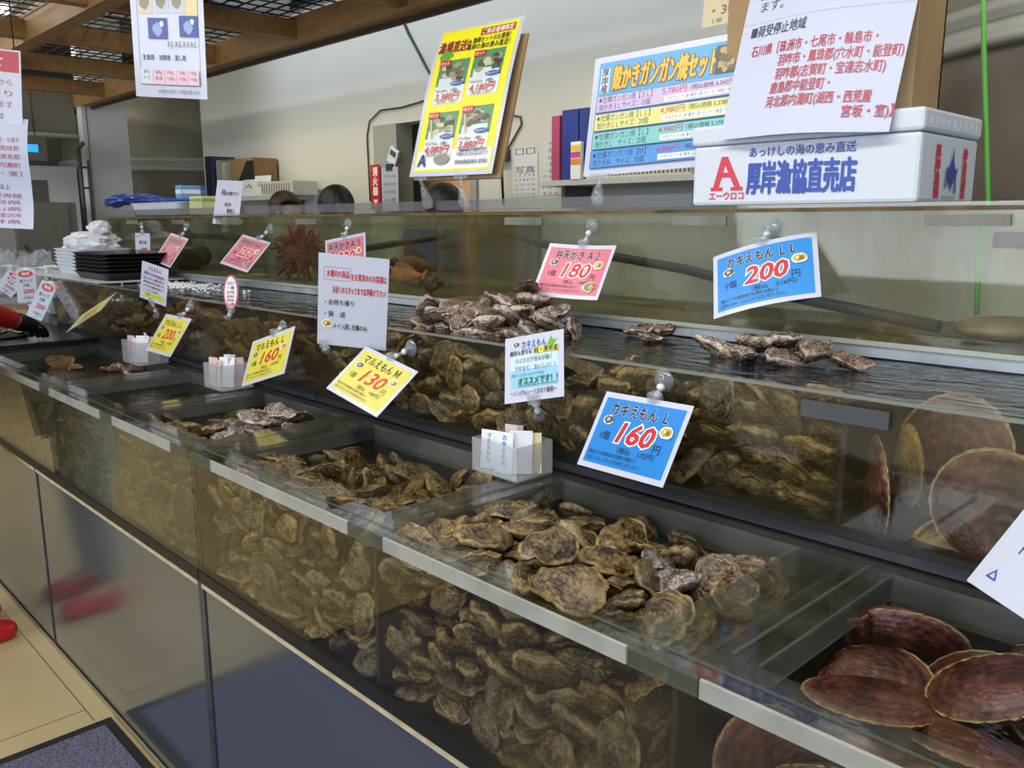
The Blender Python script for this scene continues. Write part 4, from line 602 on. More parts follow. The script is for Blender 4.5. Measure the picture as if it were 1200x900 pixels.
('L2T','s'): """8,113,-1063,841,899,-2,-25,29;4,96,-1027,923,875,12,-10,-84;3,118,-969,925,878,0,7,68;0,88,-866,918,874,-13,4,-82;4,118,-803,918,880,-20,2,33;2,105,-696,910,873,3,-2,-86;9,106,-1033,998,875,-9,4,59;6,91,-951,1025,872,0,7,100;5,96,-885,1020,875,-1,16,63;0,109,-790,998,875,-5,8,41;7,116,-709,1014,875,5,0,-63;0,110,-1054,1127,875,3,1,-41;3,88,-953,1145,874,11,3,-94;2,110,-887,1130,874,1,10,22;0,115,-787,1087,876,4,-1,-7;0,106,-702,1139,875,11,-2,6;1,91,-1077,816,929,14,16,-44;1,94,-969,865,911,-1,9,77;6,118,-1048,930,905,33,-11,-91;6,104,-912,957,880,-9,-9,-58;3,86,-804,940,905,-5,-19,-78;2,101,-717,920,901,-37,7,92;2,88,-653,976,882,-3,-6,52;3,116,-959,1082,881,0,26,-97;0,86,-938,1028,907,-12,10,-82;6,88,-880,1075,882,-42,12,10;9,116,-795,1036,899,-1,-12,-99;5,108,-1071,1067,884,1,-24,41;0,105,-853,1116,895,-12,7,-99;4,113,-793,1151,882,-37,1,-18;6,98,-1083,967,893,-6,-55,-32;3,105,-908,970,919,-27,-5,-72;0,94,-669,944,898,36,92,12;4,104,-1056,1026,904,-4,0,0;0,87,-980,1053,901,-1,-14,71;8,101,-662,1098,887,-18,47,-71;8,115,-831,877,929,55,62,44;2,98,-1081,895,922,33,-15,-71;0,98,-861,949,904,42,51,63;3,96,-841,979,902,46,29,-81""",
('MF','i'): """9,119,-1914,1260,1015,-5,-50,-82;7,124,-1804,1256,1014,87,-17,1;8,114,-1714,1255,1010,-3,-87,47;6,102,-1622,1253,1011,-60,-1,-9;3,119,-1452,1272,1007,94,30,12;9,113,-1371,1261,1013,-29,-15,16;8,97,-1206,1254,1023,-9,-65,-57;3,95,-1145,1259,1011,22,26,93;8,105,-769,1253,1026,25,84,-39;4,106,-708,1262,1010,-26,7,31;7,107,-1763,1266,1060,-7,-58,-60;8,90,-1534,1253,1008,29,25,7;3,95,-1349,1271,1057,-43,-11,51;8,107,-1281,1254,1030,-27,83,48;7,106,-1103,1267,1025,-4,26,84;1,96,-1027,1245,1027,69,-9,1;7,107,-826,1262,1029,-29,87,21;3,119,-625,1271,1010,-4,11,38;6,102,-1851,1254,1056,-55,-8,-17;6,118,-1587,1262,1059,-21,22,93;1,114,-1144,1300,1042,-34,-5,63;0,96,-915,1261,1008,9,-25,92;0,114,-873,1283,1045,-13,-22,38;4,99,-744,1292,1061,5,-13,-89;3,100,-701,1299,1019,45,-87,11;5,117,-619,1260,1051,-14,21,25;1,95,-1440,1245,1052,69,-5,-3;7,120,-1266,1289,1092,-37,8,62;5,111,-1244,1258,1079,-24,-23,16;2,116,-1028,1266,1068,-25,5,3;8,117,-946,1254,1044,56,-7,-4;0,94,-800,1254,1085,-34,2,13;1,117,-630,1332,1028,-31,23,84;1,98,-608,1260,1092,-1,-28,-96;2,98,-1981,1251,1070,-58,22,17;0,107,-1719,1244,1102,66,15,-15;2,94,-1482,1245,1100,52,-50,41;8,107,-1410,1267,1083,-22,-14,-96;9,124,-1102,1283,1087,-12,3,85;0,101,-1014,1269,1093,-37,-92,13;9,90,-871,1249,1084,-6,-68,-69;7,122,-804,1282,1102,-11,39,91;1,124,-681,1287,1066,15,6,65;3,112,-595,1300,1110,-9,-19,-71;4,102,-1644,1259,1104,-60,-15,-65;1,100,-1600,1271,1122,57,75,-1;7,97,-1005,1252,1133,12,92,-37;3,110,-936,1265,1107,-18,23,41;6,103,-717,1259,1098,6,97,-23;6,112,-659,1263,1130,-45,-23,-68;8,99,-1533,1249,1136,75,-19,26;5,91,-1367,1254,1109,-54,11,-14;3,103,-1164,1245,1092,65,8,-14;4,105,-1106,1260,1135,-12,-10,98;6,124,-996,1315,1148,19,-28,-78;0,122,-887,1273,1126,-24,-38,-68;7,124,-643,1322,1112,70,54,-7;0,98,-595,1262,1157,-31,6,87;4,94,-1982,1256,1126,-32,13,26;4,105,-1693,1267,1146,16,-28,-14;9,99,-1497,1284,1151,-10,8,4;2,92,-1386,1261,1141,-17,10,39;4,92,-1257,1271,1143,29,29,80;5,95,-1210,1258,1136,-49,-15,-43;1,110,-1043,1321,1162,14,-26,-34;1,105,-938,1278,1155,-16,-17,-54;2,111,-727,1273,1133,-13,20,80;9,118,-604,1316,1159,-14,-23,-83;6,101,-1870,1249,1142,8,71,-66;6,94,-1733,1260,1157,15,97,-3;1,115,-1657,1322,1160,-35,6,-67;5,99,-1299,1244,1152,72,-18,13;3,117,-1217,1313,1151,19,6,88;0,98,-1152,1298,1156,5,13,16;0,93,-791,1249,1142,-51,-49,-37;6,100,-1823,1275,1147,-8,-37,79;9,124,-714,1330,1142,13,-95,-2;0,108,-1340,1328,1150,-37,-19,-34""",
('MF','s'): """3,116,-1750,1311,1014,-19,-1,98;1,116,-1557,1301,1002,-98,-17,1;5,99,-1286,1275,997,-99,9,5;2,91,-1057,1286,1000,0,1,87;6,108,-970,1296,1006,10,-7,-91;9,116,-891,1316,1005,-83,54,3;9,113,-809,1308,1005,-1,3,63;4,111,-1934,1321,1017,-44,-79,41;4,124,-1871,1317,1024,19,53,74;5,113,-1677,1308,1008,-6,12,76;5,113,-1619,1316,1010,-27,-20,41;1,114,-1379,1337,1010,5,21,-97;3,111,-1233,1302,1012,0,18,70;7,114,-1013,1308,1023,-28,-7,67;4,124,-805,1325,1044,41,87,-18;4,100,-748,1300,1015,10,29,16;5,91,-1953,1286,1024,-45,-23,-61;7,116,-1801,1312,1028,-27,2,78;2,108,-1708,1281,1053,20,25,52;2,117,-1514,1279,1036,99,8,-3;6,97,-1452,1315,1039,78,-60,1;8,109,-1383,1304,1041,10,-18,-89;5,100,-1297,1298,1034,-20,-36,-61;1,92,-1200,1287,1052,-46,-14,13;9,114,-1067,1310,1032,0,8,74;1,98,-2000,1275,1012,-37,-32,55;0,102,-1898,1263,1074,-29,13,85;4,93,-1807,1261,1092,-47,17,46;2,99,-1670,1277,1059,-4,44,21;7,122,-1608,1310,1064,-43,-22,13;1,118,-1505,1317,1074,-4,12,-62;8,118,-1297,1341,1039,-11,-31,-94;6,112,-1179,1315,1080,-20,27,66;9,104,-909,1297,1057,-18,-18,-2;9,95,-1837,1310,1055,11,26,74;5,112,-1764,1317,1066,-12,-23,-65;1,103,-1653,1346,1041,-33,-20,-23;2,103,-1538,1285,1100,3,-9,94;2,105,-1310,1319,1097,-16,-44,52;4,106,-1203,1329,1029,76,46,-15;4,115,-969,1312,1067,-38,-4,70;4,108,-1991,1314,1057,-40,12,-80;1,125,-1934,1305,1077,-39,-3,35;8,101,-1813,1327,1076,77,-60,15;7,105,-1722,1310,1086,-61,-75,26;0,122,-1466,1295,1099,5,36,23;4,112,-1406,1331,1077,-79,-11,44;2,110,-1364,1315,1094,29,12,72;2,121,-1236,1332,1107,-29,13,13;6,121,-1151,1324,1116,18,43,83;3,111,-985,1315,1107,-22,9,82;1,122,-857,1337,1089,-24,-1,-17;7,121,-1991,1317,1113,-22,39,-71;5,93,-1922,1256,1102,-98,-17,-6;1,107,-1860,1290,1104,-36,-74,40;8,108,-1684,1311,1106,-15,56,4;6,111,-1644,1319,1101,-49,14,-76;6,103,-1441,1280,1126,66,75,0;7,113,-1323,1281,1122,25,-11,-31;4,119,-1072,1306,1125,2,20,85;9,113,-830,1316,1128,-1,11,24;9,109,-1920,1340,1096,41,79,-30;9,120,-1773,1295,1113,-12,-10,-66;4,98,-1602,1329,1112,44,-82,21;5,104,-1546,1294,1135,0,17,50;9,116,-919,1325,1115,-3,-35,-19;8,120,-784,1311,1148,5,15,52;5,106,-1932,1277,1137,-22,0,77;3,92,-1822,1316,1124,12,-49,-10;5,113,-1981,1288,1147,-14,-15,-81;2,120,-1885,1312,1164,14,-20,-17""",
('NF','i'): """2,108,-2974,1251,1054,-39,65,51;9,107,-2530,1255,1029,-5,-55,-79;0,104,-2438,1256,1023,-13,-94,-29;8,118,-2150,1259,1041,88,1,-22;3,97,-2105,1256,1072,-49,21,33;5,115,-2463,1264,1104,-14,-49,-74;7,117,-2213,1260,1133,-33,16,89;9,111,-3063,1298,1139,-62,-22,9""",
('NF','s'): """5,118,-4161,1279,1014,-91,-41,5;9,92,-4069,1261,1017,2,8,99;1,107,-3978,1260,1032,-58,7,-20;9,118,-3901,1296,1019,-80,59,7;2,99,-3817,1253,1051,-31,62,46;2,93,-3768,1254,1034,-65,21,-14;9,92,-3663,1261,1021,11,1,97;9,118,-3629,1317,1023,-97,20,10;1,107,-3495,1256,1037,-24,-52,-71;1,94,-3401,1284,1014,96,-26,-10;0,119,-3309,1290,1013,96,-28,-2;5,111,-3196,1261,1023,15,-87,-44;4,104,-3123,1283,1014,67,74,-4;7,99,-3028,1285,1011,-79,61,0;6,102,-2885,1266,1017,-18,98,4;2,115,-2758,1300,1015,61,-79,-11;6,119,-2700,1293,1031,-66,66,-19;7,115,-2642,1279,1012,-98,21,2;6,102,-2363,1275,1024,-37,-28,50;3,103,-2313,1265,1015,-97,-26,-3;8,93,-2243,1256,1034,-97,-20,-14;2,109,-2209,1289,1019,11,2,-95;7,120,-4161,1270,1060,8,24,26;5,112,-4049,1304,1028,-13,26,86;8,101,-3969,1306,1026,-19,-15,-63;1,111,-3902,1266,1048,-99,-7,12;8,106,-3803,1305,1017,0,3,-99;3,114,-3733,1290,1026,-2,14,11;5,112,-3625,1267,1050,3,-5,97;9,119,-3547,1291,1024,-1,11,-95;5,92,-3434,1264,1030,27,75,49;9,115,-3372,1262,1056,-21,-38,-75;1,117,-3233,1298,1024,45,-84,-24;5,93,-3189,1259,1061,-27,-93,21;1,112,-3109,1301,1063,-10,-31,83;2,108,-3055,1270,1036,96,4,24;8,94,-2988,1296,1038,-3,-55,-42;2,103,-2823,1278,1026,17,29,61;4,105,-2753,1257,1034,-16,-97,-18;0,117,-2676,1260,1086,-19,-43,-81;6,115,-2607,1264,1047,-14,18,28;7,113,-2516,1302,1043,-60,-9,49;9,112,-2448,1316,1028,-1,-49,-81;1,116,-2401,1277,1063,-5,12,52;7,107,-2302,1261,1056,3,18,95;8,108,-2233,1281,1071,55,71,34;8,117,-4092,1288,1056,56,-82,-13;5,92,-4048,1250,1059,-7,-66,-71;2,118,-3967,1291,1070,-7,6,81;7,97,-3876,1259,1073,-19,-95,10;3,95,-3820,1291,1058,1,44,89;5,93,-3699,1255,1054,-7,11,98;6,100,-3618,1260,1081,96,27,0;3,119,-3540,1282,1057,-94,-34,-5;4,113,-3456,1264,1087,-20,-31,-86;6,94,-3398,1314,1044,-32,-12,-80;0,114,-3312,1287,1049,-49,-86,7;1,114,-3265,1302,1083,6,-27,84;7,90,-3125,1256,1054,-86,12,-12;0,106,-3047,1263,1082,-18,-6,20;3,118,-2916,1277,1048,100,-8,2;2,98,-2947,1296,1017,9,-4,-75;8,107,-2762,1263,1077,-29,-21,19;6,110,-2664,1298,1112,-13,4,-70;3,119,-2607,1304,1082,-15,-1,-86;6,120,-2552,1290,1082,-23,-18,47;4,103,-2494,1258,1075,-3,15,13;4,108,-2359,1267,1090,-21,9,39;0,98,-2272,1261,1084,-14,19,90;4,97,-2190,1269,1089,-5,22,49;9,91,-4173,1274,1098,83,-50,-22;8,116,-4032,1283,1080,-9,-23,-59;5,112,-3962,1256,1114,-16,-49,-85;8,109,-3855,1281,1098,-1,15,66;8,107,-3791,1324,1055,-11,-43,-88;3,93,-3732,1253,1082,-59,-8,-5;7,107,-3622,1263,1124,8,-59,-75;0,104,-3560,1256,1105,-32,5,10;8,92,-3475,1300,1081,-50,8,19;3,97,-3408,1278,1100,-28,18,-15;4,113,-3314,1268,1081,-97,20,4;4,110,-3184,1299,1084,-96,-22,6;7,98,-3105,1282,1096,-3,-21,93;8,99,-3043,1265,1111,-15,3,31;4,119,-2917,1296,1095,-2,-8,-81;7,120,-2827,1288,1058,23,-97,8;1,94,-2803,1258,1099,-29,-7,26;8,98,-2739,1256,1127,6,-40,-91;6,91,-2595,1254,1115,6,-20,95;2,102,-2540,1269,1122,21,4,91;4,98,-2405,1276,1110,-30,-12,-76;6,113,-2301,1270,1110,-16,8,36;2,97,-2158,1261,1110,-16,21,39;6,117,-2088,1294,1073,-38,-24,-73;8,96,-4108,1259,1093,12,23,97;2,109,-4068,1271,1118,-32,-19,-55;7,102,-3929,1299,1102,6,-33,-94;2,92,-3804,1269,1100,35,9,93;5,120,-3743,1301,1075,-52,3,51;5,107,-3675,1290,1080,-6,-12,11;0,112,-3540,1279,1126,-6,25,74;5,113,-3470,1284,1126,3,7,95;8,109,-3379,1280,1119,10,19,84;6,109,-3307,1258,1126,96,19,-9;2,91,-3226,1256,1105,23,36,-87;0,92,-3155,1261,1095,22,-14,89;7,93,-2973,1259,1115,4,2,23;0,109,-2872,1280,1103,-31,-36,51;1,93,-2815,1293,1120,13,4,43;6,101,-2351,1271,1128,-39,-3,63;3,98,-2119,1305,1116,-10,4,-93;0,96,-4139,1252,1136,-47,-11,3;6,103,-4131,1312,1084,-16,44,87;2,100,-4005,1310,1102,-13,-24,-86;6,115,-3863,1309,1132,-44,-1,8;1,101,-3797,1262,1134,-91,20,30;5,113,-3778,1311,1109,-38,18,38;3,101,-3656,1285,1124,32,-5,-93;6,114,-3125,1256,1129,-56,-2,-11;0,114,-3042,1323,1061,-59,-27,-16;5,95,-2813,1265,1139,-87,-27,25;0,93,-4174,1280,1140,-2,34,47;2,91,-4074,1294,1138,-16,-13,-52;8,95,-3743,1280,1128,38,21,80;4,110,-3702,1283,1127,-63,31,-63;2,111,-4136,1308,1136,-27,2,-86;7,111,-2448,1328,1126,-26,-53,-75""",
}
SCALLOPS = """141,-441,832,750,-57,31,-51;143,-364,813,746,-40,-37,-81;126,-256,814,753,7,-49,-87;131,-183,789,743,-15,-59,-78;146,-86,804,746,-50,-14,-42;135,13,830,758,5,16,98;134,-441,919,747,-46,45,-33;156,-338,862,742,-4,43,85;126,-233,916,731,-14,-8,26;129,-199,889,696,0,0,64;128,-89,904,703,11,6,30;157,4,883,710,-14,2,-92;145,-430,999,746,-12,51,7;144,-320,981,702,5,2,79;160,-276,1000,740,-17,4,-18;146,-177,1003,706,2,-12,-77;152,-49,1031,699,0,0,-41;141,10,1057,737,7,-8,99;153,-432,1096,753,43,38,76;136,-332,1104,706,14,-4,52;126,-229,1109,712,-20,-11,-97;134,-168,1106,721,10,29,74;139,-100,1102,731,13,16,97;131,15,1143,741,43,-36,54;131,-433,824,867,-31,52,-69;127,-349,811,838,-5,-40,-88;137,-259,822,804,-30,12,34;144,-145,840,771,-15,37,88;152,-90,839,831,-11,8,61;152,4,837,796,-12,13,53;144,-423,896,834,5,48,-26;133,-317,898,767,-6,40,92;139,-227,842,847,-8,2,-58;158,-190,892,787,-26,1,-28;143,-74,940,780,-14,2,19;144,11,930,801,-22,-3,-88;149,-398,987,783,-37,25,-79;146,-338,964,814,28,4,93;151,-270,1015,836,13,8,11;146,-205,983,779,-23,4,-1;146,-63,932,746,-10,10,76;144,8,1028,788,-47,76,36;125,-358,1108,754,0,26,-43;154,-332,1067,781,13,17,69;132,-267,1099,777,-19,33,-27;159,-209,1091,793,19,2,98;138,-88,1101,778,13,2,74;132,15,1099,783,17,5,9;153,-334,826,885,-5,-38,-78;133,-102,957,878,-7,8,-43;159,25,840,876,67,-57,-18;157,-52,844,887,21,26,66;146,-137,837,870,-13,-3,-34;132,-18,974,840,97,-23,-1;140,-295,931,844,-6,23,-97;144,-216,915,879,-2,-7,-99;147,-46,1013,934,-76,-65,4;156,-120,1047,856,-8,24,-62;126,-92,1038,910,78,-60,-19;154,-19,1072,871,-97,23,5;144,-346,908,894,67,73,-7;130,-11,949,892,-71,-64,28;148,-367,939,925,0,-10,-96;149,-168,992,829,24,8,81;131,-187,1053,917,47,-87,-11;149,-127,1128,940,73,37,-46;157,-392,1094,832,53,-84,9;149,-284,1073,902,-92,-28,-7;146,-266,1038,945,-15,-13,96;152,-242,1125,892,46,14,-41;144,-141,1107,833,23,-16,72;140,10,1114,836,7,32,-92;142,-253,957,907,-14,-1,10;147,-169,837,916,65,-75,-1;128,-135,950,925,12,11,20;132,55,859,917,-21,55,-26;132,64,976,849,30,64,30;126,-372,1100,866,53,84,-12;126,20,1065,947,67,-72,-8;157,-394,1118,922,-47,8,44;128,16,1074,905,38,-92,-10;144,-392,1023,894,25,2,-9;141,11,926,942,-82,-33,39;147,-45,1143,945,-54,-29,-42"""
def set_attrs(me, band, lc, rnd):
    a = me.attributes.new('band', 'FLOAT', 'POINT'); a.data.foreach_set('value', np.asarray(band, dtype=np.float32))
    a = me.attributes.new('lc', 'FLOAT_VECTOR', 'POINT'); a.data.foreach_set('vector', np.asarray(lc, dtype=np.float32).ravel())
    a = me.attributes.new('rnd', 'FLOAT', 'POINT'); a.data.foreach_set('value', np.asarray(rnd, dtype=np.float32))
WET = shell_mat('oyster_wet', [(.35, '#261f15'), (.44, '#5f523d'), (.52, '#8b7c5d'), (.60, '#b09f7c'), (.71, '#ddd3ba')], '#352c1e', .55, .24, ('#f0e0bc', '#cdc6b2', '#fbe2b4', '#b4b4ac', '#e4cf9f', '#c9c7bd', '#d6ba90'))
DRY = shell_mat('oyster_dry', [(.35, '#1f1917'), (.43, '#514640'), (.50, '#7d6f66'), (.57, '#b0a69f'), (.66, '#ece9e6')], '#29221f', .75, .2, ('#ffffff', '#dcc8b0', '#e8dcda', '#c4b298', '#f8ecdc', '#b9b6b8', '#d4b08a'), .42)
OLD = shell_mat('oyster_shaggy', [(.35, '#1e170d'), (.44, '#574629'), (.53, '#866f42'), (.62, '#a38a58'), (.74, '#c2ae7c')], '#1d160d', .65, .5, ('#f0cf98', '#c0a880', '#ffdfa8', '#a89a80'), .45)
NVAR = 10
OV = [oyster_arrays(100+k) for k in range(NVAR)]
def oyster_mesh(k, mat, tagname):
    V, F, B = OV[k]; me = bpy.data.meshes.new('oyster_'+tagname); me.from_pydata(V.tolist(), [], F)
    set_attrs(me, B, V, np.zeros(len(V))); me.materials.append(mat); me.polygons.foreach_set('use_smooth', [True]*len(F)); me.update(); return me
OM = {m: [oyster_mesh(k, mat, m) for k in range(NVAR)] for m, mat in (('wet', WET), ('dry', DRY), ('old', OLD))}
OLOW = [oyster_arrays(100+k, 6, 20) for k in range(NVAR)]
def quat(q):
    x, y, z = [v/100 for v in q]; w_ = math.sqrt(max(0, 1-x*x-y*y-z*z)); return Quaternion((w_, x, y, z)).normalized()
def put_oyster(k, s, loc, q, kind, label, group):
    o = bpy.data.objects.new('oyster', OM[kind][k]); COL.objects.link(o)
    o.location = loc; o.scale = (s, s, s); o.rotation_mode = 'QUATERNION'; o.rotation_quaternion = q
    o['label'] = label; o['category'] = 'oyster'
    if group: o['group'] = group
    return o
OINFO = {
 'L1F': ('wet', 'brown oyster against the left part of the near front glass, below the 130 card', 'oysters behind the near front glass, left part', 'oysters deeper in the near tank behind the front glass, left part'),
 'L1T': ('wet', 'golden brown oyster under water in the compartment before the yellow 130 card', 'oysters lying under water by the 130 yen card', 'mass of oysters lying under the water in front of the 130 yen card'),
 'L2F': ('wet', 'brown oyster against the near front glass, middle part, below the blue 160 card', 'oysters behind the near front glass, middle part', 'oysters deeper in the near tank behind the front glass, middle part'),
 'L2T': ('wet', 'brown frilled oyster lying in the open compartment under the blue 160 yen card', 'oysters in the compartment under the blue 160 yen card', 'mass of oysters in the open compartment under the blue 160 yen card'),
 'AF': ('wet', 'brown oyster behind the far front glass beside the black joint', 'oysters behind the far front glass by the joint', 'mass of oysters behind the far front glass beside the black joint'),
 'AT': ('wet', 'oyster lying in the far compartment under the yellow 160 yen card', 'oysters in the compartment under the yellow 160 yen card', 'mass of oysters in the far compartment under the yellow 160 yen card'),
 'BF': ('wet', 'blurred oyster behind the middle of the far front glass', 'oysters behind the middle of the far front glass', 'mass of blurred oysters behind the middle of the far front glass'),
 'BT': ('wet', 'oyster under bright rippled water in the middle far compartment', 'oysters under the bright rippled water', 'mass of oysters under the bright rippled water of the middle far compartment'),
 'CF': ('wet', 'blurred oyster at the far left end behind the front glass', 'oysters at the far left end behind the front glass', 'mass of oysters at the far left end behind the front glass'),
 'CT': ('wet', 'oyster under water in the farthest front compartment', 'oysters under water in the farthest front compartment', 'mass of oysters under water in the farthest front compartment'),
 'MF': ('wet', 'oyster behind the middle tank glass, between the white notice and the scallops', 'oysters behind the middle tank glass', 'oysters deeper behind the glass of the middle tank'),
 'NF': ('old', 'shaggy brown oyster behind the dull glass of the far middle tank', 'shaggy oysters in the far middle tank', 'mass of shaggy brown oysters in the far middle tank'),
 'H1': ('dry', 'grey and white oyster in the heap left of the pink 180 yen card', 'heap of oysters above the middle tank', ''),
}
for (nm, kk), rows in OYSTERS.items():
    kind, lab, grp, slab = OINFO[nm]; recs = [[int(v) for v in r.split(',')] for r in rows.split(';')]
    if kk == 'i':
        for k, s, x, y, z, a, b, c in recs: put_oyster(k, s/1000, (x/1000, y/1000, z/1000), quat((a, b, c)), kind, lab, grp)
    else:
        VV = []; FF = []; BB = []; LC = []; RN = []; n = 0; rg = random.Random(nm)
        for k, s, x, y, z, a, b, c in recs:
            V, F, B = OLOW[k]; Rm = np.array(quat((a, b, c)).to_matrix())
            VV.append((V*(s/1000)) @ Rm.T + np.array((x, y, z))/1000); FF += [tuple(n+i for i in f) for f in F]; BB.append(B); LC.append(V); RN.append(np.full(len(V), rg.random())); n += len(V)
        me = bpy.data.meshes.new('oyster_mass'); me.from_pydata(np.concatenate(VV).tolist(), [], FF)
        set_attrs(me, np.concatenate(BB), np.concatenate(LC), np.concatenate(RN)); me.materials.append({'wet': WET, 'dry': DRY, 'old': OLD}[kind])
        me.polygons.foreach_set('use_smooth', [True]*len(FF)); me.update()
        o = bpy.data.objects.new('oyster_mass', me); COL.objects.link(o); tag(o, slab, 'oysters', kind='stuff')
def oy(k, s, loc, rx, ry, rz, kind, label, group=None):
    return put_oyster(k, s, loc, Euler((math.radians(rx), math.radians(ry), math.radians(rz))).to_quaternion(), kind, label, group)
# hand-laid oysters that stand out
g = 'loose oysters on the rim water by the blue 200 yen card'
for i, (k, s, x, y, z, rx, ry, rz) in enumerate([(0, .075, -1.20, 1.56, 1.205, 8, -10, 30), (3, .08, -1.135, 1.575, 1.208, -14, 6, 150), (5, .07, -1.12, 1.50, 1.200, 5, 12, 80)]):
    oy(k, s, (x, y, z), rx, ry, rz, 'dry', 'grey oyster of the group of three below the left edge of the blue 200 card', 'small group of three oysters')
for i, (k, s, x, y, z, rx, ry, rz) in enumerate([(1, .10, -.905, 1.44, 1.205, 12, -18, 200), (2, .095, -.86, 1.50, 1.215, -20, 8, 20), (4, .09, -.835, 1.415, 1.203, 10, 6, 130), (6, .10, -.80, 1.47, 1.225, -12, -14, 340), (7, .085, -.76, 1.42, 1.206, 22, 8, 60), (8, .095, -.735, 1.49, 1.212, -8, 14, 250), (9, .08, -.71, 1.44, 1.222, 14, -8, 100), (0, .085, -.665, 1.475, 1.205, 6, 10, 10)]):
    oy(k, s, (x, y, z), rx, ry, rz, 'dry', 'oyster of the clump above the water, right below the blue 200 yen card', 'clump of oysters on the middle tank')
for i, (k, s, x, y, z, rx, ry, rz) in enumerate([(1, .10, -1.50, 1.42, 1.258, 12, -18, 200), (2, .10, -1.42, 1.44, 1.268, -20, 8, 20), (5, .095, -1.58, 1.44, 1.245, 10, 6, 130), (6, .10, -1.40, 1.37, 1.245, -12, -14, 340), (7, .09, -1.53, 1.37, 1.24, 22, 8, 60), (8, .10, -1.345, 1.43, 1.24, -8, 14, 250), (3, .095, -1.47, 1.47, 1.29, 20, -12, 300)]):
    oy(k, s, (x, y, z), rx, ry, rz, 'dry', 'oyster on the crest of the heap left of the pink 180 yen card', 'crest of the oyster heap')
oy(4, .095, (-.735, 1.02, .930), 16, 10, 120, 'dry', 'black and white striped oyster on top of the brown ones in the near compartment')
oy(7, .085, (-.675, .985, .932), -10, 12, 200, 'dry', 'pale wavy oyster touching the right side of the striped black one')
oy(2, .08, (-.655, 1.06, .93), 30, -12, 60, 'dry', 'small upright oyster behind the pale wavy one in the near compartment')
oy(6, .09, (-.63, 1.115, .928), -16, 8, 170, 'dry', 'rough knobbly oyster near the back lip of the near compartment')
oy(9, .085, (-.615, 1.03, .925), 14, -4, 20, 'dry', 'ruffled oyster beside the cover plate of the near compartment')
for i, (k, s, x, y, z, rx, ry, rz) in enumerate([(0, .10, -2.04, .98, .925, 10, 8, 30), (1, .10, -1.98, 1.05, .935, -20, 12, 100), (2, .095, -1.94, .98, .93, 24, -6, 160), (3, .105, -2.08, 1.06, .93, -8, 10, 220), (4, .10, -1.95, 1.11, .945, 18, -14, 300), (5, .10, -2.02, 1.13, .935, -24, 6, 10), (6, .095, -1.90, 1.07, .925, 10, 18, 70), (7, .10, -1.99, .91, .922, -12, 4, 140), (8, .09, -2.07, .91, .922, 16, 6, 250), (9, .10, -1.92, .90, .92, 6, -12, 330), (1, .10, -2.0, 1.0, .955, 14, 10, 45), (5, .10, -1.96, 1.06, .965, -16, -6, 200)]):
    oy(k, s, (x, y, z), rx, ry, rz, 'dry', 'wet shining oyster of the heap in the far compartment beside the black joint', 'heap of oysters in the far front tank')
oy(3, .10, (-3.50, .97, .93), 40, 10, 60, 'old', 'dark round oyster sticking out of the farthest front compartment')
oy(5, .08, (-3.38, .99, .918), 10, 0, 10, 'dry', 'brown oyster beside the dark round one in the farthest compartment')
for i, (x, y) in enumerate([(-3.30, 1.12), (-3.20, 1.13), (-3.12, 1.10), (-3.22, 1.07)]):
    oy(i, .08, (x, y, .918), 10*i, 5, 70*i, 'dry', 'pale oyster at the back of the farthest front compartment', 'pale oysters at the back of the farthest compartment')

def scallop_arrays(nr=9, nt=56, rib=22):
    th = np.arange(nt)/nt*2*PI; V = []; B = []; F = []
    r = .5*(1+.03*np.cos(th)-.05*(np.cos(th) < -.80)); ear = (np.abs(th-PI) < .62) & (np.abs(th-PI) > .12); r = r+np.where(ear, .045, 0)
    for side in (1, -1):
        for i in range(1, nr+1):
            s = (i/(nr-1)*.968 if i < nr else 1.); rr = r*s*(1+(.016*np.cos(rib*th) if i == nr else 0))
            x = -.30*(1-s)+rr*np.cos(th); y = rr*np.sin(th)
            z = side*(.145*(1-s**2.4)+.016*np.cos(rib*th)*s*(1-.5*s)) + side*.005*math.sin(s*30)
            V.append(np.stack([x, y, z], 1)); B.append(np.full(nt, s))
        V.append(np.array([[-.30, 0, side*.145]])); B.append(np.array([0.]))
    V = np.concatenate(V); B = np.concatenate(B); n1 = nr*nt+1
    for side in (0, 1):
        o = side*n1
        for i in range(nr-1):
            for j in range(nt):
                q = (o+i*nt+j, o+(i+1)*nt+j, o+(i+1)*nt+(j+1) % nt, o+i*nt+(j+1) % nt); F.append(q if side == 0 else tuple(reversed(q)))
        for j in range(nt): F.append((o+nr*nt, o+j, o+(j+1) % nt) if side == 0 else (o+nr*nt, o+(j+1) % nt, o+j))
    a = (nr-1)*nt; b = n1+a
    for j in range(nt): F.append((a+j, b+j, b+(j+1) % nt, a+(j+1) % nt))
    return V, F, B
SV, SF, SB = scallop_arrays()
SC_RED = shell_mat('scallop_maroon', [(.34, '#241314'), (.44, '#472827'), (.53, '#633c37'), (.62, '#80594f'), (.74, '#b49a86')], '#301a19', .5, .36, ('#ffe0dc', '#e8cabc', '#ffe8d8', '#d8c0b8'), .30)
SC_YEL = shell_mat('scallop_cream', [(.34, '#54432a'), (.46, '#84703f'), (.58, '#a8935c'), (.72, '#d0c194')], '#54431f', .4, .4, ('#fff0d0', '#e8d8a8'), .3)
RIM = pm('scallop_rim', '#a39468', .5, noise=(20, .8), col2='#5a4a34')
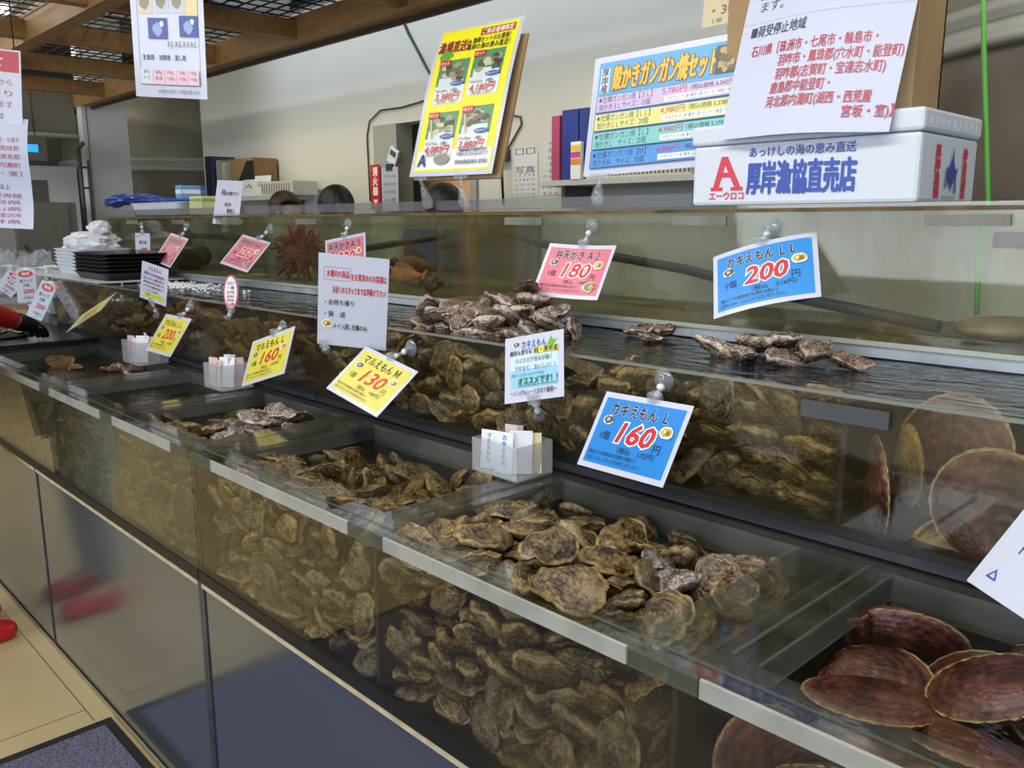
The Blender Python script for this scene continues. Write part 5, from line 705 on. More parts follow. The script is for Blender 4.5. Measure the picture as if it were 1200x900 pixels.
def scallop_mesh(mat):
    me = bpy.data.meshes.new('scallop'); me.from_pydata(SV.tolist(), [], SF); set_attrs(me, SB, SV, np.zeros(len(SV))); me.materials.append(mat); me.materials.append(RIM)
    nt = 56; mi = [0]*len(SF)
    for i in range(len(SF)-nt, len(SF)): mi[i] = 1
    for side in (0, 1):
        o = side*(8*nt+nt)
        for j in range(nt): mi[o+7*nt+j] = 1 if mat is not SC_YEL else 0
    me.polygons.foreach_set('material_index', mi); me.polygons.foreach_set('use_smooth', [True]*len(SF)); me.update(); return me
SM_R = scallop_mesh(SC_RED); SM_Y = scallop_mesh(SC_YEL)
def put_scallop(me, s, loc, q, label, group=None):
    o = bpy.data.objects.new('scallop', me); COL.objects.link(o); o.location = loc; o.scale = (s, s, s); o.rotation_mode = 'QUATERNION'; o.rotation_quaternion = q
    o['label'] = label; o['category'] = 'scallop'
    if group: o['group'] = group
    return o
def facing(nrm, hinge):
    z = Vector(nrm).normalized(); x = -Vector(hinge).normalized(); x = (x-z*x.dot(z)).normalized(); y = z.cross(x)
    return Matrix((x, y, z)).transposed().to_quaternion()
for i, r in enumerate(SCALLOPS.split(';')):
    s, x, y, z, a, b, c = [int(v) for v in r.split(',')]
    if z < 725: continue
    put_scallop(SM_R, s/1000, (x/1000, y/1000, z/1000-.034), quat((a, b, c)), 'maroon scallop lying among others in the nearest compartment at the lower right', 'scallops in the nearest compartment')
vd = ray(1030, 568); vd = Vector(vd).normalized(); side = vd.cross(Vector((0, 0, 1))).normalized()
put_scallop(SM_R, .150, aty(1030, 568, 1.275), facing(side+Vector((.0, .25, .1)), (.1, 0, -1)), 'red and white scallop standing on edge against the middle tank glass beside the partition')
put_scallop(SM_Y, .125, aty(1066, 545, 1.31), facing(side+Vector((.0, .35, .05)), (0, 0, -1)), 'yellow scallop standing on edge right behind the red and white one')
put_scallop(SM_R, .20, aty(1115, 535, 1.41), facing(Vector((-.25, -1, .25)), (.3, 0, -1)), 'large blurred maroon scallop facing out behind the yellow one')
put_scallop(SM_R, .165, aty(1163, 596, 1.262), facing(Vector((.05, -1, .12)), (.2, 0, -1)), 'large ribbed maroon scallop against the glass next to the white corner card')
put_scallop(SM_Y, .10, aty(1113, 640, 1.27), facing(Vector((.1, -.6, .8)), (1, .3, 0)), 'small scallop lying flat under the large ribbed one')
put_scallop(SM_R, .15, (-.34, 1.46, 1.05), facing(Vector((.1, -.3, 1)), (1, .3, 0)), 'maroon scallop lying at the back of the middle tank')
put_scallop(SM_Y, .12, (-.22, 1.40, 1.08), facing(Vector((.4, -.8, .4)), (1, .3, 0)), 'pale scallop behind the large ribbed one at the right end of the middle tank')
put_scallop(SM_R, .13, (-.02, 1.36, 1.05), facing(Vector((.1, -.9, .5)), (1, .3, 0)), 'scallop at the right end of the middle tank behind the white corner card')

# ------------------------------------------------------------------ signs and cards
WHITEP = pm('paper_white', '#c4c9de', .55); LAM = pm('laminated_card', '#c2c6d8', .34, coat=.2)
CLIP = clear('clip_plastic', (.93, .94, .95), None, ior=1.5, haze=.14, hazecol='#e6ebf2', rough=.1)
CUP = clear('suction_cup', (.82, .86, .90), None, ior=1.5, haze=.2, hazecol='#cfdcec', rough=.08)
BALL = pm('clip_white', '#dfe2e6', .3)
def mount(t, at, cup, up=True, size=.021):
    """clip gripping the card at point at, a jointed arm and a suction cup on the glass at point cup"""
    at = Vector(at); cup = Vector(cup); d = (at-cup)
    mb = MB(); M = Matrix.Translation(at) @ Matrix.Rotation(.2, 4, 'X'); mb.box(-.014, .014, -.006, .006, -.010, .012, CLIP, M, bev=.002); mb.box(-.006, .006, -.009, .009, -.004, .014, CLIP, M); mb.build('clip', t)
    mid = cup+d*.35
    mb = MB(); mb.tube([cup+Vector((0, -.006, 0)), mid, at], .0045, CLIP, 8)
    mb.lathe([(0, -.008), (.006, -.005), (.008, 0), (.006, .005), (0, .008)], BALL, Matrix.Translation(mid), 10)
    mb.lathe([(0, -.007), (.005, -.004), (.007, 0), (.005, .004), (0, .007)], BALL, Matrix.Translation(cup+d*.75), 10); mb.build('jointed_arm', t)
    mb = MB(); M = Matrix.Translation(cup) @ Matrix.Rotation(PI/2, 4, 'X')
    mb.lathe([(size, 0), (size*.95, .003), (size*.6, .008), (.006, .012), (.006, .016), (0, .016)], CUP, M, 20); mb.build('suction_cup', t)
def stand_clip(t, at, foot):
    """clear clip stand: jaw under the card and a teardrop foot"""
    at = Vector(at); foot = Vector(foot); d = foot-at
    mb = MB(); mb.box(at.x-.028, at.x+.028, at.y-.005, at.y+.005, at.z-.006, at.z+.008, CLIP, bev=.002); mb.tube([at, at+d*.35], .006, CLIP, 8); mb.build('clip', t)
    mb = MB(); mb.tube([at+d*.3, at+d*.55, at+d*.8, at+d], [.007, .013, .017, .012], CLIP, 10); mb.build('clip_foot', t)
def pict(s, u, v, k, kind=0):
    """little printed picture of a shell or a plate of shells"""
    a = s.h/s.w
    if kind == 0:
        s.ell(u, v, k*a, k*.75, '#e8e8e0', 14, .12, 3); s.ell(u, v, k*a*.85, k*.6, '#4a4a40', 13, .22, 5); s.ell(u-k*a*.1, v+k*.1, k*a*.4, k*.3, '#b9b7a4', 9, .25, 7)
    elif kind == 1:
        s.ell(u, v, k*a*1.25, k*.95, '#efeee2', 16, .1, 3); s.ell(u, v, k*a*1.0, k*.7, '#c9a646', 13, .2, 5); s.ell(u+k*a*.2, v, k*a*.5, k*.4, '#7d6a2c', 9, .3, 7); s.ell(u-k*a*.3, v+k*.1, k*a*.3, k*.3, '#e9dca0', 9, .2, 9)
    elif kind == 2:
        s.ell(u, v, k*a*1.1, k*.8, '#d8cdb0', 15, .15, 2); s.ell(u+k*a*.2, v, k*a*.85, k*.62, '#80622e', 13, .2, 5); s.ell(u+k*a*.35, v+k*.05, k*a*.5, k*.4, '#c59a4a', 11, .2, 4); s.ell(u-k*a*.4, v, k*a*.4, k*.5, '#5f7f78', 9, .2, 8)
SMALL = ['獲れたての厚岸産の牡蠣を水槽より', 'お取りします。スタッフまでお申し付けください']
def price_card(name, label, p, wd, ht, bg, title, price, tax, cup, top=(0.05, .5), kakik=0, style=0, bend=0., tsize=.19, hidden=False, tw=.66, pw=.42):
    c, (yw, ti, ro) = p
    M = pose(c, yw, ti, ro); t = root('price_card', label, 'price card', c)
    s = Sheet(M, wd, ht, bend); s.base(LAM)
    s.rect(-.455, -.43, .455, .43, bg)
    s.text(title, -.02, .295, tsize, '#101116', wfit=tw, bold=.028, halo=('#e9edf2' if style == 1 else None), halo_w=.018)
    red = '#c4202b'
    s.text(price, .03, .02, .36, red, wfit=pw, bold=.03, shear=.18, halo='#f0ece8', halo_w=.045) if style != 2 else s.text(price, .03, .02, .36, red, wfit=pw, bold=.02, shear=.22)
    s.z += .0002; s.text('円', .30, -.10, .13, '#1a1a22'); s.text('1個', -.31, -.06, .12, '#1a1a22', bold=.005)
    s.text('（税込　'+tax+'円）', .10, -.205, .085, '#1a1a22', wfit=.42)
    s.text(SMALL[0], -.42, -.29, .06, '#202430', wfit=.55, align='l'); s.text(SMALL[1], -.42, -.365, .06, '#202430', wfit=.62, align='l')
    pict(s, -.33, .14, .085, 0); pict(s, .34, .12 if style else .10, .082, 1 if style else 0)
    if kakik: pict(s, .31, -.28, .12, 2)
    s.mb.build('card', t)
    at = M @ Vector((top[0]*wd, top[1]*ht, 0)); mount(t, at, cup)
    return t
W5, H5 = .208, .147
price_card('c', 'blue card reading 200 yen hanging on the right upper tank', ((-.889, 1.56, 1.346), (6.4, -32.8, 17.6)), .215, .152, '#1287d8', 'カキえもん ＬＬ', '200', '216', aty(903, 268, 1.619), (.0, .5), style=1, bend=-.012)
price_card('c', 'pink card reading 180 yen above the oyster heap', ((-1.381, 1.54, 1.330), (4.5, -30, -.8)), .202, .143, '#d66c82', '弁天かき Ａ２', '180', '194', aty(693, 266, 1.619), (-.0, .5), kakik=1, style=1, bend=.006)
price_card('c', 'blue card reading 160 yen in front of the middle tank', ((-.889, 1.15, 1.080), (-7.4, -31.3, 2.4)), W5, H5, '#157fd0', 'カキえもん Ｌ', '160', '172', aty(778, 446, 1.2195), (.08, .5), style=1)
price_card('c', 'yellow card reading 130 yen tilted to the right', ((-1.653, 1.13, 1.081), (12.8, -47.6, -16.1)), W5, .144, '#d6cb50', 'マルえもん Ｍ', '130', '140', aty(482, 408, 1.2195), (.0, .5), style=2)
price_card('c', 'yellow card reading 160 yen over the far oyster heap', ((-2.17, 1.14, 1.077), (-1.4, -28.9, 19.4)), W5, .144, '#d6cb48', 'マルえもん Ｌ', '160', '172', aty(332, 383, 1.2195), (.02, .5), style=2)
price_card('c', 'yellow card reading 200 yen beside the farthest tag box', ((-2.858, 1.14, 1.075), (.3, -34.2, -.5)), W5, .144, '#d8cd46', 'マルえもん ＬＬ', '200', '216', aty(224, 358, 1.2195), (.1, .5), style=2)
price_card('c', 'pink card reading 250 yen on the far upper tank', ((-3.085, 1.55, 1.332), (9.1, -40.8, -10.6)), W5, H5, '#d3748a', '弁天かき Ａ４', '250', '270', aty(317, 268, 1.619), (.1, .5), kakik=1, style=1)
price_card('c', 'pink card reading 310 yen, farthest of the pink cards', ((-3.784, 1.55, 1.328), (1.6, -34.2, -8)), .210, .150, '#d3748a', '弁天かき Ａ５', '310', '334', aty(220, 264, 1.619), (.1, .5), kakik=1, style=1)
price_card('c', 'pink card half hidden behind the white staff notice', ((-2.406, 1.56, 1.332), (6.9, -8, 8.4)), .200, .142, '#d3748a', '弁天かきＡ３', '220', '237', aty(408, 263, 1.619), (.0, .5), kakik=1, style=1, tw=.78)

# edge-on card far left
pa, pb = Vector(aty(87, 379, 1.06)), Vector(aty(127, 353, 1.15)); c = (pa+pb)/2; U = (pb-pa).normalized()
Vv = -(Vector(c)-Vector((0, 0, H))).normalized(); Nn = U.cross(Vv).normalized()
if Nn.z < 0: U = -U; Nn = -Nn
Vv = Nn.cross(U); Nn2 = (Nn+Vv*.16).normalized(); Vv2 = Nn2.cross(U)
M = Matrix.Translation(c) @ Matrix((U, Vv2, Nn2)).transposed().to_4x4()
t = root('price_card', 'yellow card seen edge-on at the far left end', 'price card', c)
s = Sheet(M, (pb-pa).length, .15); s.base(LAM); s.rect(-.45, -.42, .45, .42, '#e6dd5c'); s.text('マルえもん', 0, .28, .17, '#15161c', wfit=.6, bold=.012); s.text('260', 0, 0, .34, '#c4202b', wfit=.4, bold=.02, shear=.2); s.mb.build('card', t)
mount(t, Vector(aty(128, 352, 1.17)), aty(143, 352, 1.2195))

# light blue notice on the oysters
c = (-1.152, 1.17, 1.169); M = pose(c, 12, -22, 13.5); t = root('notice_card', 'pale blue card recommending oysters below the heap', 'notice card', c)
s = Sheet(M, .133, .135); s.base(LAM); s.rect(-.40, -.30, .40, -.02, '#8ec6e4'); s.rect(-.40, -.02, .40, .22, '#c2dbe8')
s.text('カキえもん', 0, .36, .13, '#1c4a9c', wfit=.42, bold=.02, shear=.1); s.rect(-.21, .285, .21, .292, '#1c4a9c')
s.poly([(.25, .36), (.30, .44), (.33, .36), (.40, .38), (.34, .31), (.30, .26), (.27, .31), (.23, .30)], '#6cae2c'); pict(s, -.30, .37, .06, 0)
s.text('種貝も育ちも', -.22, .24, .085, '#20242c', wfit=.38, bold=.01); s.rect(.0, .20, .42, .29, '#d8d43c'); s.text('純・厚岸産', .21, .245, .10, '#20242c', wfit=.40, bold=.02)
s.text('小ぶりだが甘みが強く', 0, .12, .09, '#20242c', wfit=.62); s.text('クセなく、おいしい！！', .02, 0, .09, '#20242c', wfit=.68)
s.text('初めての方にもおすすめの', -.10, -.10, .055, '#4a5560', wfit=.56); s.text('オススメです！！', .07, -.20, .13, '#2c6a3c', wfit=.66, bold=.03); s.rect(-.26, -.275, .40, -.265, '#2c6a3c')
s.text('～シングルシード方式で養殖～', 0, -.37, .085, '#20242c', wfit=.78, bold=.01); s.mb.build('card', t)
mount(t, M @ Vector((0, -.068, 0)), Vector(aty(633, 487, 1.2195)), size=.014)
# staff notice
c = (-1.764, 1.16, 1.256); M = pose(c, 41.6, 6.8, -5.6); t = root('notice_card', 'tall white notice telling customers to call the staff', 'notice card', c)
s = Sheet(M, .173, .228); s.base(LAM)
RD = '#c0243c'; s.frame(-.42, .22, .02-.06, .36, .006, '#7a5560'); s.text('水槽内の商品', -.22, .29, .085, RD, wfit=.32, bold=.02); s.text('をお買求めのお客様は', .22, .27, .085, RD, wfit=.50, bold=.02)
s.text('お近くのスタッフまでお声掛け下さい！', .09, .12, .085, RD, wfit=.76, bold=.02)
s.text('・お持ち帰り', -.40, -.02, .07, '#25253a', wfit=.42, align='l', bold=.01); s.text('・発　送', -.40, -.15, .07, '#25253a', wfit=.30, align='l', bold=.01); s.text('・イートイン(蒸し牡蠣のみ)', -.40, -.28, .07, '#25253a', wfit=.62, align='l', bold=.01)
pict(s, -.36, -.26, .05, 1); s.mb.build('card', t)
mount(t, M @ Vector((-.07, -.114, 0)), Vector(aty(384, 410, 1.2195)), size=.014)
# small white card, description card, oval card
c = (-4.233, 1.6, 1.332); M = pose(c, 24, -4, -.7); t = root('notice_card', 'small narrow white price card at the far left of the upper tank', 'notice card', c)
s = Sheet(M, .093, .129); s.base(LAM); s.text('殻付', -.25, .38, .09, '#20242c'); s.text('剥き身', .02, .16, .15, '#20242c', wfit=.5, bold=.03); s.text('480', .08, -.12, .24, '#c4202b', wfit=.45, bold=.04); s.text('円', .36, -.14, .10, '#20242c'); s.text('１個', -.34, -.14, .10, '#20242c')
s.text('冷蔵でお渡しします', 0, -.33, .06, '#20242c', wfit=.8); s.text('お早めにどうぞ', 0, -.42, .06, '#20242c', wfit=.6); s.mb.build('card', t)
mount(t, M @ Vector((0, .064, 0)), aty(166, 262, 1.619), size=.012)
c = (-3.021, 1.17, 1.238); M = pose(c, 16.7, -1, -11.7); t = root('notice_card', 'white card of small print with yellow-green bottom line', 'notice card', c)
s = Sheet(M, .138, .132); s.base(LAM); s.text('マルえもん', 0, .36, .13, '#20242c', wfit=.5, bold=.02); s.text('種貝は', -.26, .22, .10, '#2a4a90', wfit=.25, bold=.02); s.text('宮城産', -.02, .21, .10, '#2a4a90', wfit=.2); s.text('厚岸育ち', .25, .20, .10, '#b02a30', wfit=.3, bold=.02)
s.lines(['身入りがよく濃厚な味わい', '厚岸湖の汽水が育てた', 'ぷりぷりの食感が特長です'], 0, .09, .075, .105, '#4a3434', wfit=.78, bold=.01); s.text('～カルチ式養殖～', -.05, -.23, .06, '#20242c', wfit=.6); s.rect(-.32, -.40, .42, -.28, '#cdd84a'); s.text('人気ナンバーワン', .05, -.34, .10, '#2c5a2c', wfit=.68, bold=.02); s.mb.build('card', t)
mount(t, M @ Vector((-.005, -.066, 0)), Vector(aty(185, 370, 1.2195)), size=.014)
c = (-2.456, 1.18, 1.239); M = pose(c, 13.7, -6.6, 2.4); t = root('notice_card', 'oval white card with red border on the far middle tank', 'notice card', c)
s = Sheet(M, .066, .106); s.mb.add([s.P(.033*math.cos(2*PI*i/28), .053*math.sin(2*PI*i/28), z) for z in (0, -.001) for i in range(28)], [tuple(range(28)), tuple(range(55, 27, -1))]+[(i, 28+i, 28+(i+1) % 28, (i+1) % 28) for i in range(28)], LAM)
s.ell(0, 0, .5, .5, '#d2485c', 28); s.ell(0, 0, .42, .45, '#e8e8ec', 28); s.lines(['当店の', '一番', 'おすすめ'], 0, .26, .11, .13, '#25253a', wfit=.5, bold=.01); s.lines(['産地直送', '厚岸産', '牡蠣'], 0, -.12, .09, .11, '#c0343c', wfit=.5, bold=.01); s.mb.build('card', t)
mount(t, M @ Vector((0, -.052, 0)), Vector(aty(269, 372, 1.2195)), size=.012)
# shiny white card standing on the upper tank
c = (-3.429, 1.66, 1.529); M = pose(c, 26, -12, -3); t = root('notice_card', 'white laminated card standing on the left upper tank before the blue cartons', 'notice card', c)
s = Sheet(M, .131, .184); s.base(LAM); s.text('貝', -.20, .22, .14, '#20242c', bold=.03); s.text('お持帰り', .05, .20, .10, '#20242c', wfit=.35, bold=.02); s.text('専用', .30, .20, .10, '#c04858', wfit=.16); s.text('本日の', .02, -.05, .10, '#20242c', wfit=.26, bold=.02); s.text('特売', .10, -.20, .12, '#20242c', wfit=.2, bold=.02); s.text('品', .26, -.20, .12, '#c04858', wfit=.1); s.rect(-.1, -.30, .30, -.295, '#20242c'); s.mb.build('card', t)
stand_clip(t, M @ Vector((0, -.094, .0)), M @ Vector((0, -.094, 0))+Vector((0, 0, -.03)))
# white card cut by the right edge of the photo
M = pose((-.218, 1.10, 1.052), -33, -36, -3); t = root('notice_card', 'white card at the right edge in front of the scallops', 'notice card', (-.218, 1.10, 1.052))
s = Sheet(M, .208, .147); s.base(LAM); s.text('活ほたて貝', .02, .25, .20, '#20242c', wfit=.66, bold=.02); s.text('Ｆ', -.30, -.02, .16, '#20242c'); s.text('△', -.37, -.33, .12, '#2a3f9a', bold=.02); s.text('300円', .1, -.05, .3, '#c4202b', wfit=.5, bold=.02); s.mb.build('card', t)
mount(t, M @ Vector((.03, .074, 0)), (-.19, 1.2195, 1.15))
# yellow poster on its board
c = (-1.962, 1.70, 1.803); M = pose(c, 6, -16.7, -.3); t = root('poster', 'tall yellow poster of oyster sets clipped above the tanks', 'poster', c)
PW, PH = .334, .464
s = Sheet(M, PW, PH, 0, fn=lambda u, v: -.03*max(0, v)**2*2+.008*u*u); s.base(LAM); s.rect(-.46, -.47, .46, .485, '#f0e418'); s.rect(-.44, -.455, .44, -.33, '#e9ebee')
s.rect(.02, .415, .42, .465, '#a8262a'); s.text('ご来店者様限定', .22, .44, .042, '#f4ead0', wfit=.36, bold=.02); s.text('漁場直送!!', -.26, .365, .085, '#8a2430', wfit=.38, bold=.04, shear=.15); s.text('漁師セットのお買得！', .17, .385, .045, '#2a3420', wfit=.44, bold=.02); s.text('厚岸の海の恵み直送！', .15, .34, .045, '#2a3420', wfit=.50, bold=.02)
s.poly([(-.42, .30), (-.36, .34), (-.28, .33), (-.24, .30), (-.32, .27), (-.38, .26)], '#58a034')
zb0 = s.z
for (u, v, num, pr, red) in ((-.205, .13, '1セット', '3,380', 0), (.20, .165, '2セット', '4,180', 0), (-.205, -.22, '3セット', '4,080', 0), (.20, -.20, '4セット', '3,880', 0)):
    s.z = zb0; s.rect(u-.18, v-.155, u+.18, v+.14, '#dfe3e4'); s.rect(u-.18, v-.035, u+.18, v+.14, '#4f8a62'); s.rect(u-.15, v-.05, u+.15, v+.02, '#cfd9df')
    rg = random.Random(num)
    for k in range(16): s.ell(u+rg.uniform(-.11, .12), v+.055+rg.uniform(-.045, .05), .045, .020, rg.choice(['#6f6a55', '#9a9478', '#3f3c30', '#c2bda2', '#57513e']), 9, .3, k)
    if v < 0: s.rect(u-.11, v-.03, u-.085, v+.09, '#c8b690', skew=-.25)
    s.ell(u+.09, v-.025, .085, .017, '#2c4f9c', 16); s.text('保冷タイプ', u+.09, v-.025, .018, '#e8eaf2', wfit=.13); s.rect(u-.18, v+.10, u-.05, v+.14, '#c4282c'); s.text(num, u-.115, v+.12, .026, '#f2e6e0', wfit=.11, bold=.02)
    s.text('マルえもん　20個入', u-.02, v-.068, .025, '#20242c', wfit=.28, bold=.01); s.text(pr+'円', u, v-.108, .062, '#c8303a', wfit=.30, bold=.01, shear=.2); s.text('（税込価格　'+pr+'円）', u, v-.143, .02, '#20242c', wfit=.24)
s.text('Ａ', -.36, -.40, .10, '#283c8c', bold=.04); s.ell(-.12, -.395, .10, .035, '#8f8f86', 14, .1, 1); s.text('FAX 0153-52-0117', .24, -.37, .03, '#20305a', wfit=.36, bold=.01); s.text('厚岸漁業協同組合 直売店', .24, -.42, .03, '#20305a', wfit=.38, bold=.01); s.text('厚岸郡厚岸町港町', .24, -.345, .022, '#20305a', wfit=.34)
s.mb.build('sheet', t)
Mb = M @ Matrix.Translation(Vector((.012, -.01, -.030))); mb = MB(); mb.box(-.16, .163, -.225, .195, -.004, .004, pm('cardboard', '#a88a64', .75, noise=(9, .3)), Mb); mb.build('backing_board', t)
for u in (-.36, .14): stand_clip(t, M @ Vector((u*PW, -.237, .0)), (M @ Vector((u*PW, -.237, 0))).x*Vector((1, 0, 0))+Vector((0, 1.652, 1.49)))
# blue menu
c = (-1.262, 1.72, 1.714); M = pose(c, 7.4, -13, 2.4); t = root('menu_board', 'wide blue menu of grilled oyster sets behind the foam box', 'menu', c)
s = Sheet(M, .421, .301); s.base(LAM); s.rect(-.46, -.44, .46, .45, '#4fa4dd'); s.rect(-.445, .19, -.385, .40, '#e6e9ee'); s.lines(['厚', '岸', '産'], -.415, .365, .075, .07, '#25304a', bold=.02)
s.text('殻かきガンガン焼セット', -.03, .30, .22, '#e8b82c', wfit=.66, bold=.03, shear=.15, halo='#7c3c14', halo_w=.03)
s.rect(.29, .20, .45, .42, '#4a3d28')
for k in range(12): s.ell(.37+random.Random(k).uniform(-.06, .06), .31+random.Random(k+50).uniform(-.08, .08), .025, .03, ['#8d7a4a', '#b09a62', '#5f5232'][k % 3], 8, .3, k)
for i, (col, nm, sz, n, pr, tx) in enumerate((('#cdb8dc', '【３Ｌ】', '３Ｌサイズ：15', 0, '5,780', '6,242'), ('#dcd98a', '【ＬＬ】', 'ＬＬサイズ：20', 0, '4,980', '5,378'), ('#7fc3c4', '【Ｌ】', 'Ｌ　サイズ：25', 0, '4,980', '5,378'), ('#4f94dc', '【Ｍ】', 'Ｍ　サイズ：30', 0, '4,880', '5,270'))):
    v = .10-i*.155
    s.rect(-.455, v-.075, .455, v+.068, '#5a6f96'); s.rect(-.45, v-.07, .45, v+.063, col)
    s.text('★牡蠣ガンガン焼'+nm, -.44, v+.028, .062, '#262a3a', wfit=.36, align='l', bold=.004); s.text('殻かき'+sz+'個', -.43, v-.035, .06, '#262a3a', wfit=.34, align='l')
    s.text(pr+'円', .06, v+.028, .062, '#b03a50', wfit=.15, bold=.006); s.text('（税込価格 '+tx+'円）', .29, v+.028, .045, '#262a3a', wfit=.26); s.rect(.0, v-.058, .42, v-.012, '#e8eaf0'); s.text('カキナイフ:1本 軍手:1双 ガンガン焼缶 1個', .21, v-.035, .033, '#262a3a', wfit=.38)
s.mb.build('sheet', t)
stand_clip(t, M @ Vector((-.16, -.153, 0)), (M @ Vector((-.16, -.153, 0))).x*Vector((1, 0, 0))+Vector((.0, 1.652, 1.49)))
# cream card above the menu
c = Vector(aty(852, 4, 1.78)); t = root('price_card', 'cream card reading 300 at the top behind the paper notice', 'price card', c); M = pose(c, 4, -10, 3)
s = Sheet(M, .12, .09); s.base(pm('cream_card', '#c9bd9c', .5)); s.text('・300', .0, -.12, .32, '#8c3a30', wfit=.6, bold=.03); s.text('１個　税込', .0, -.38, .12, '#20242c', wfit=.6); s.mb.build('card', t)
mb = MB(); mb.tube([M @ Vector((.0, -.05, -.004)), (c.x, 1.79, 1.484)], .004, CLIP, 8); mb.box(c.x-.04, c.x+.04, 1.755, 1.83, 1.4825, 1.487, CLIP); mb.build('clear_stand', t)
# hanging posters
c = (-2.341, 1.0, 1.931); M = pose(c, 30.6, 4.2, -4.4); t = root('hanging_poster', 'white price poster hanging from the trellis at upper left', 'poster', c)
s = Sheet(M, .221, .307, .006); s.base(LAM); s.frame(-.42, -.40, .42, .48, .006, '#44485a'); s.rect(.20, .16, .41, .37, '#d9c79a'); s.rect(-.41, .37, .41, .47, '#c9cfd9')
for u, v in ((-.40, .18), (-.18, .19), (.04, .19)): s.rect(u, v, u+.19, v+.16, ['#c9bfa8', '#b9c2cc', '#cfc6b0'][int(v*100) % 3]); s.ell(u+.09, v+.08, .06, .05, '#8d8672', 9, .3, 5)
for i, tx in enumerate(('生食用', '加熱用', '蒸し用')): s.text(tx, -.30+i*.22, -.17, .05, '#2a2c3c', wfit=.15, bold=.01)
for u, v in ((-.28, -.02), (.15, .0)): s.rect(u, v, u+.26, v+.17, '#3c4f94'); s.ell(u+.12, v+.08, .06, .05, '#8f9cc4', 9, .3, 2); s.ell(u+.19, v+.12, .03, .03, '#c9d2ea', 7, .3, 4)
for i in range(5): s.rect(-.41+i*.164, -.39, -.41+i*.164+.158, -.27, '#cfd4de' if i == 0 else '#e0b9c6'); s.text(['サイズ', 'SS', '+100g', '+120g', '+160g'][i], -.33+i*.164, -.34, .04, '#2a2c3c', wfit=.10); s.text(['約', '80g', '100g', '120g', '150g'][i], -.33+i*.164, -.29, .035, '#2a2c3c', wfit=.08)
for i in range(4): s.text('Ａ１Ａ２Ａ３'[i % 3*2:i % 3*2+2], .02+i*.11, -.06, .06, '#2a2c3c', wfit=.08, bold=.01)
s.text('※天然かきはサイズ表記が違います。', .12, -.45, .04, '#2a2c3c', wfit=.6); s.mb.build('sheet', t)
mb = MB()
for u in (-.45, .45): p = M @ Vector((u*.221, .153, 0)); mb.tube([p, (p.x, p.y, 2.43)], .0012, BLK, 5)
mb.build('hanging_thread', t)
c = Vector(aty(-30, 98, .55)); M = pose(c, 55, 2, -5); t = root('hanging_poster', 'laminated notice with a strip of paper below, hanging at the left edge', 'poster', c)
s = Sheet(M, .21, .17, .004); s.base(LAM); s.rect(-.48, .20, .48, .48, '#b8303c'); s.text('お知らせ', .0, .34, .18, '#f0e4e4', wfit=.6, bold=.02); s.lines(['殻付かき　1個から', 'お持ち帰り', '地方発送承ります'], .05, .06, .10, .15, '#b04a55', wfit=.7); s.text('直売店', .1, -.40, .09, '#2a2c3c', wfit=.4); s.mb.build('laminated_sheet', t)
M2 = pose(c+Vector((0, 0, -.205)), 55, -3, -3)
s = Sheet(M2, .205, .262, .0, fn=lambda u, v: .012*math.sin(v*6)-.02*max(0, -v-.2)); s.base(WHITEP); s.lines(['石川県［珠洲市・七尾市', '羽咋市・鳳珠郡', '羽咋郡・鹿島郡', '河北郡内灘町', '宮坂・室］'], .16, .30, .05, .075, '#b04a60', wfit=.5); s.text('以上', .2, -.12, .05, '#2a2c3c'); s.lines(['■荷受再開', '新潟県', '富山県', '石川県金沢市', '福井県'], .12, -.2, .045, .06, '#a04a60', wfit=.5); s.mb.build('paper_strip', t)
p = M @ Vector((.09, .085, 0)); mb = MB(); mb.tube([p, (p.x, p.y, 2.43)], .0015, BLK, 5); mb.build('hanging_thread', t)
# ------------------------------------------------------------------ foam box, paper notice, carton
FOAM = pm('styrofoam', '#cfd5e2', .6, bump=.06, bscale=120)
BX0, BX1, BY0, BY1 = -1.141, -.636, 1.662, 1.968
t = root('foam_box', 'white styrofoam fish box with red and blue print on the upper tank', 'box', ((BX0+BX1)/2, 1.815, 1.4825))
mb = MB(); mb.box(BX0+.004, BX1-.004, BY0+.004, BY1-.004, 1.4825, 1.612, FOAM, bev=.008)
mb.box(BX1-.0065, BX1-.003, 1.78, 1.85, 1.484, 1.498, pm('foam_recess', '#a9b0ba', .7))
s = Sheet(Matrix.Translation(Vector(((BX0+BX1)/2, BY0+.0035, 1.548))) @ pose((0, 0, 0), 0, 0, 0), BX1-BX0, .13, mb=mb)
R_, B_ = '#cf2f48', '#1a44a6'
for P in ([(-.385, -.22), (-.355, -.22), (-.315, .30), (-.345, .30)], [(-.275, -.22), (-.245, -.22), (-.315, .30), (-.345, .30)], [(-.352, -.04), (-.278, -.04), (-.285, .04), (-.345, .04)], [(-.395, -.26), (-.335, -.26), (-.335, -.20), (-.395, -.20)], [(-.295, -.26), (-.235, -.26), (-.235, -.20), (-.295, -.20)]): s.poly(P, R_)
s.text('エーウロコ', -.315, -.345, .15, R_, wfit=.17, bold=.03)
s.text('あっけしの海の恵み直送', .02, .34, .17, B_, wfit=.46, bold=.015); s.text('厚岸漁協直売店', .02, -.08, .55, B_, wfit=.47, bold=.03)
s2 = Sheet(Matrix.Translation(Vector((BX1-.0035, (BY0+BY1)/2, 1.548))) @ pose((0, 0, 0), 90, 0, 0), BY1-BY0, .13, mb=mb)
for i, ch in enumerate('厚岸漁協'): s2.text(ch, -.21, .24-i*.19, .21, '#cf2f3c', wfit=.09, bold=.05)
for i, ch in enumerate('岸漁協直'): s2.text(ch, .25, .24-i*.19, .21, '#cf2f3c', wfit=.075, bold=.05)
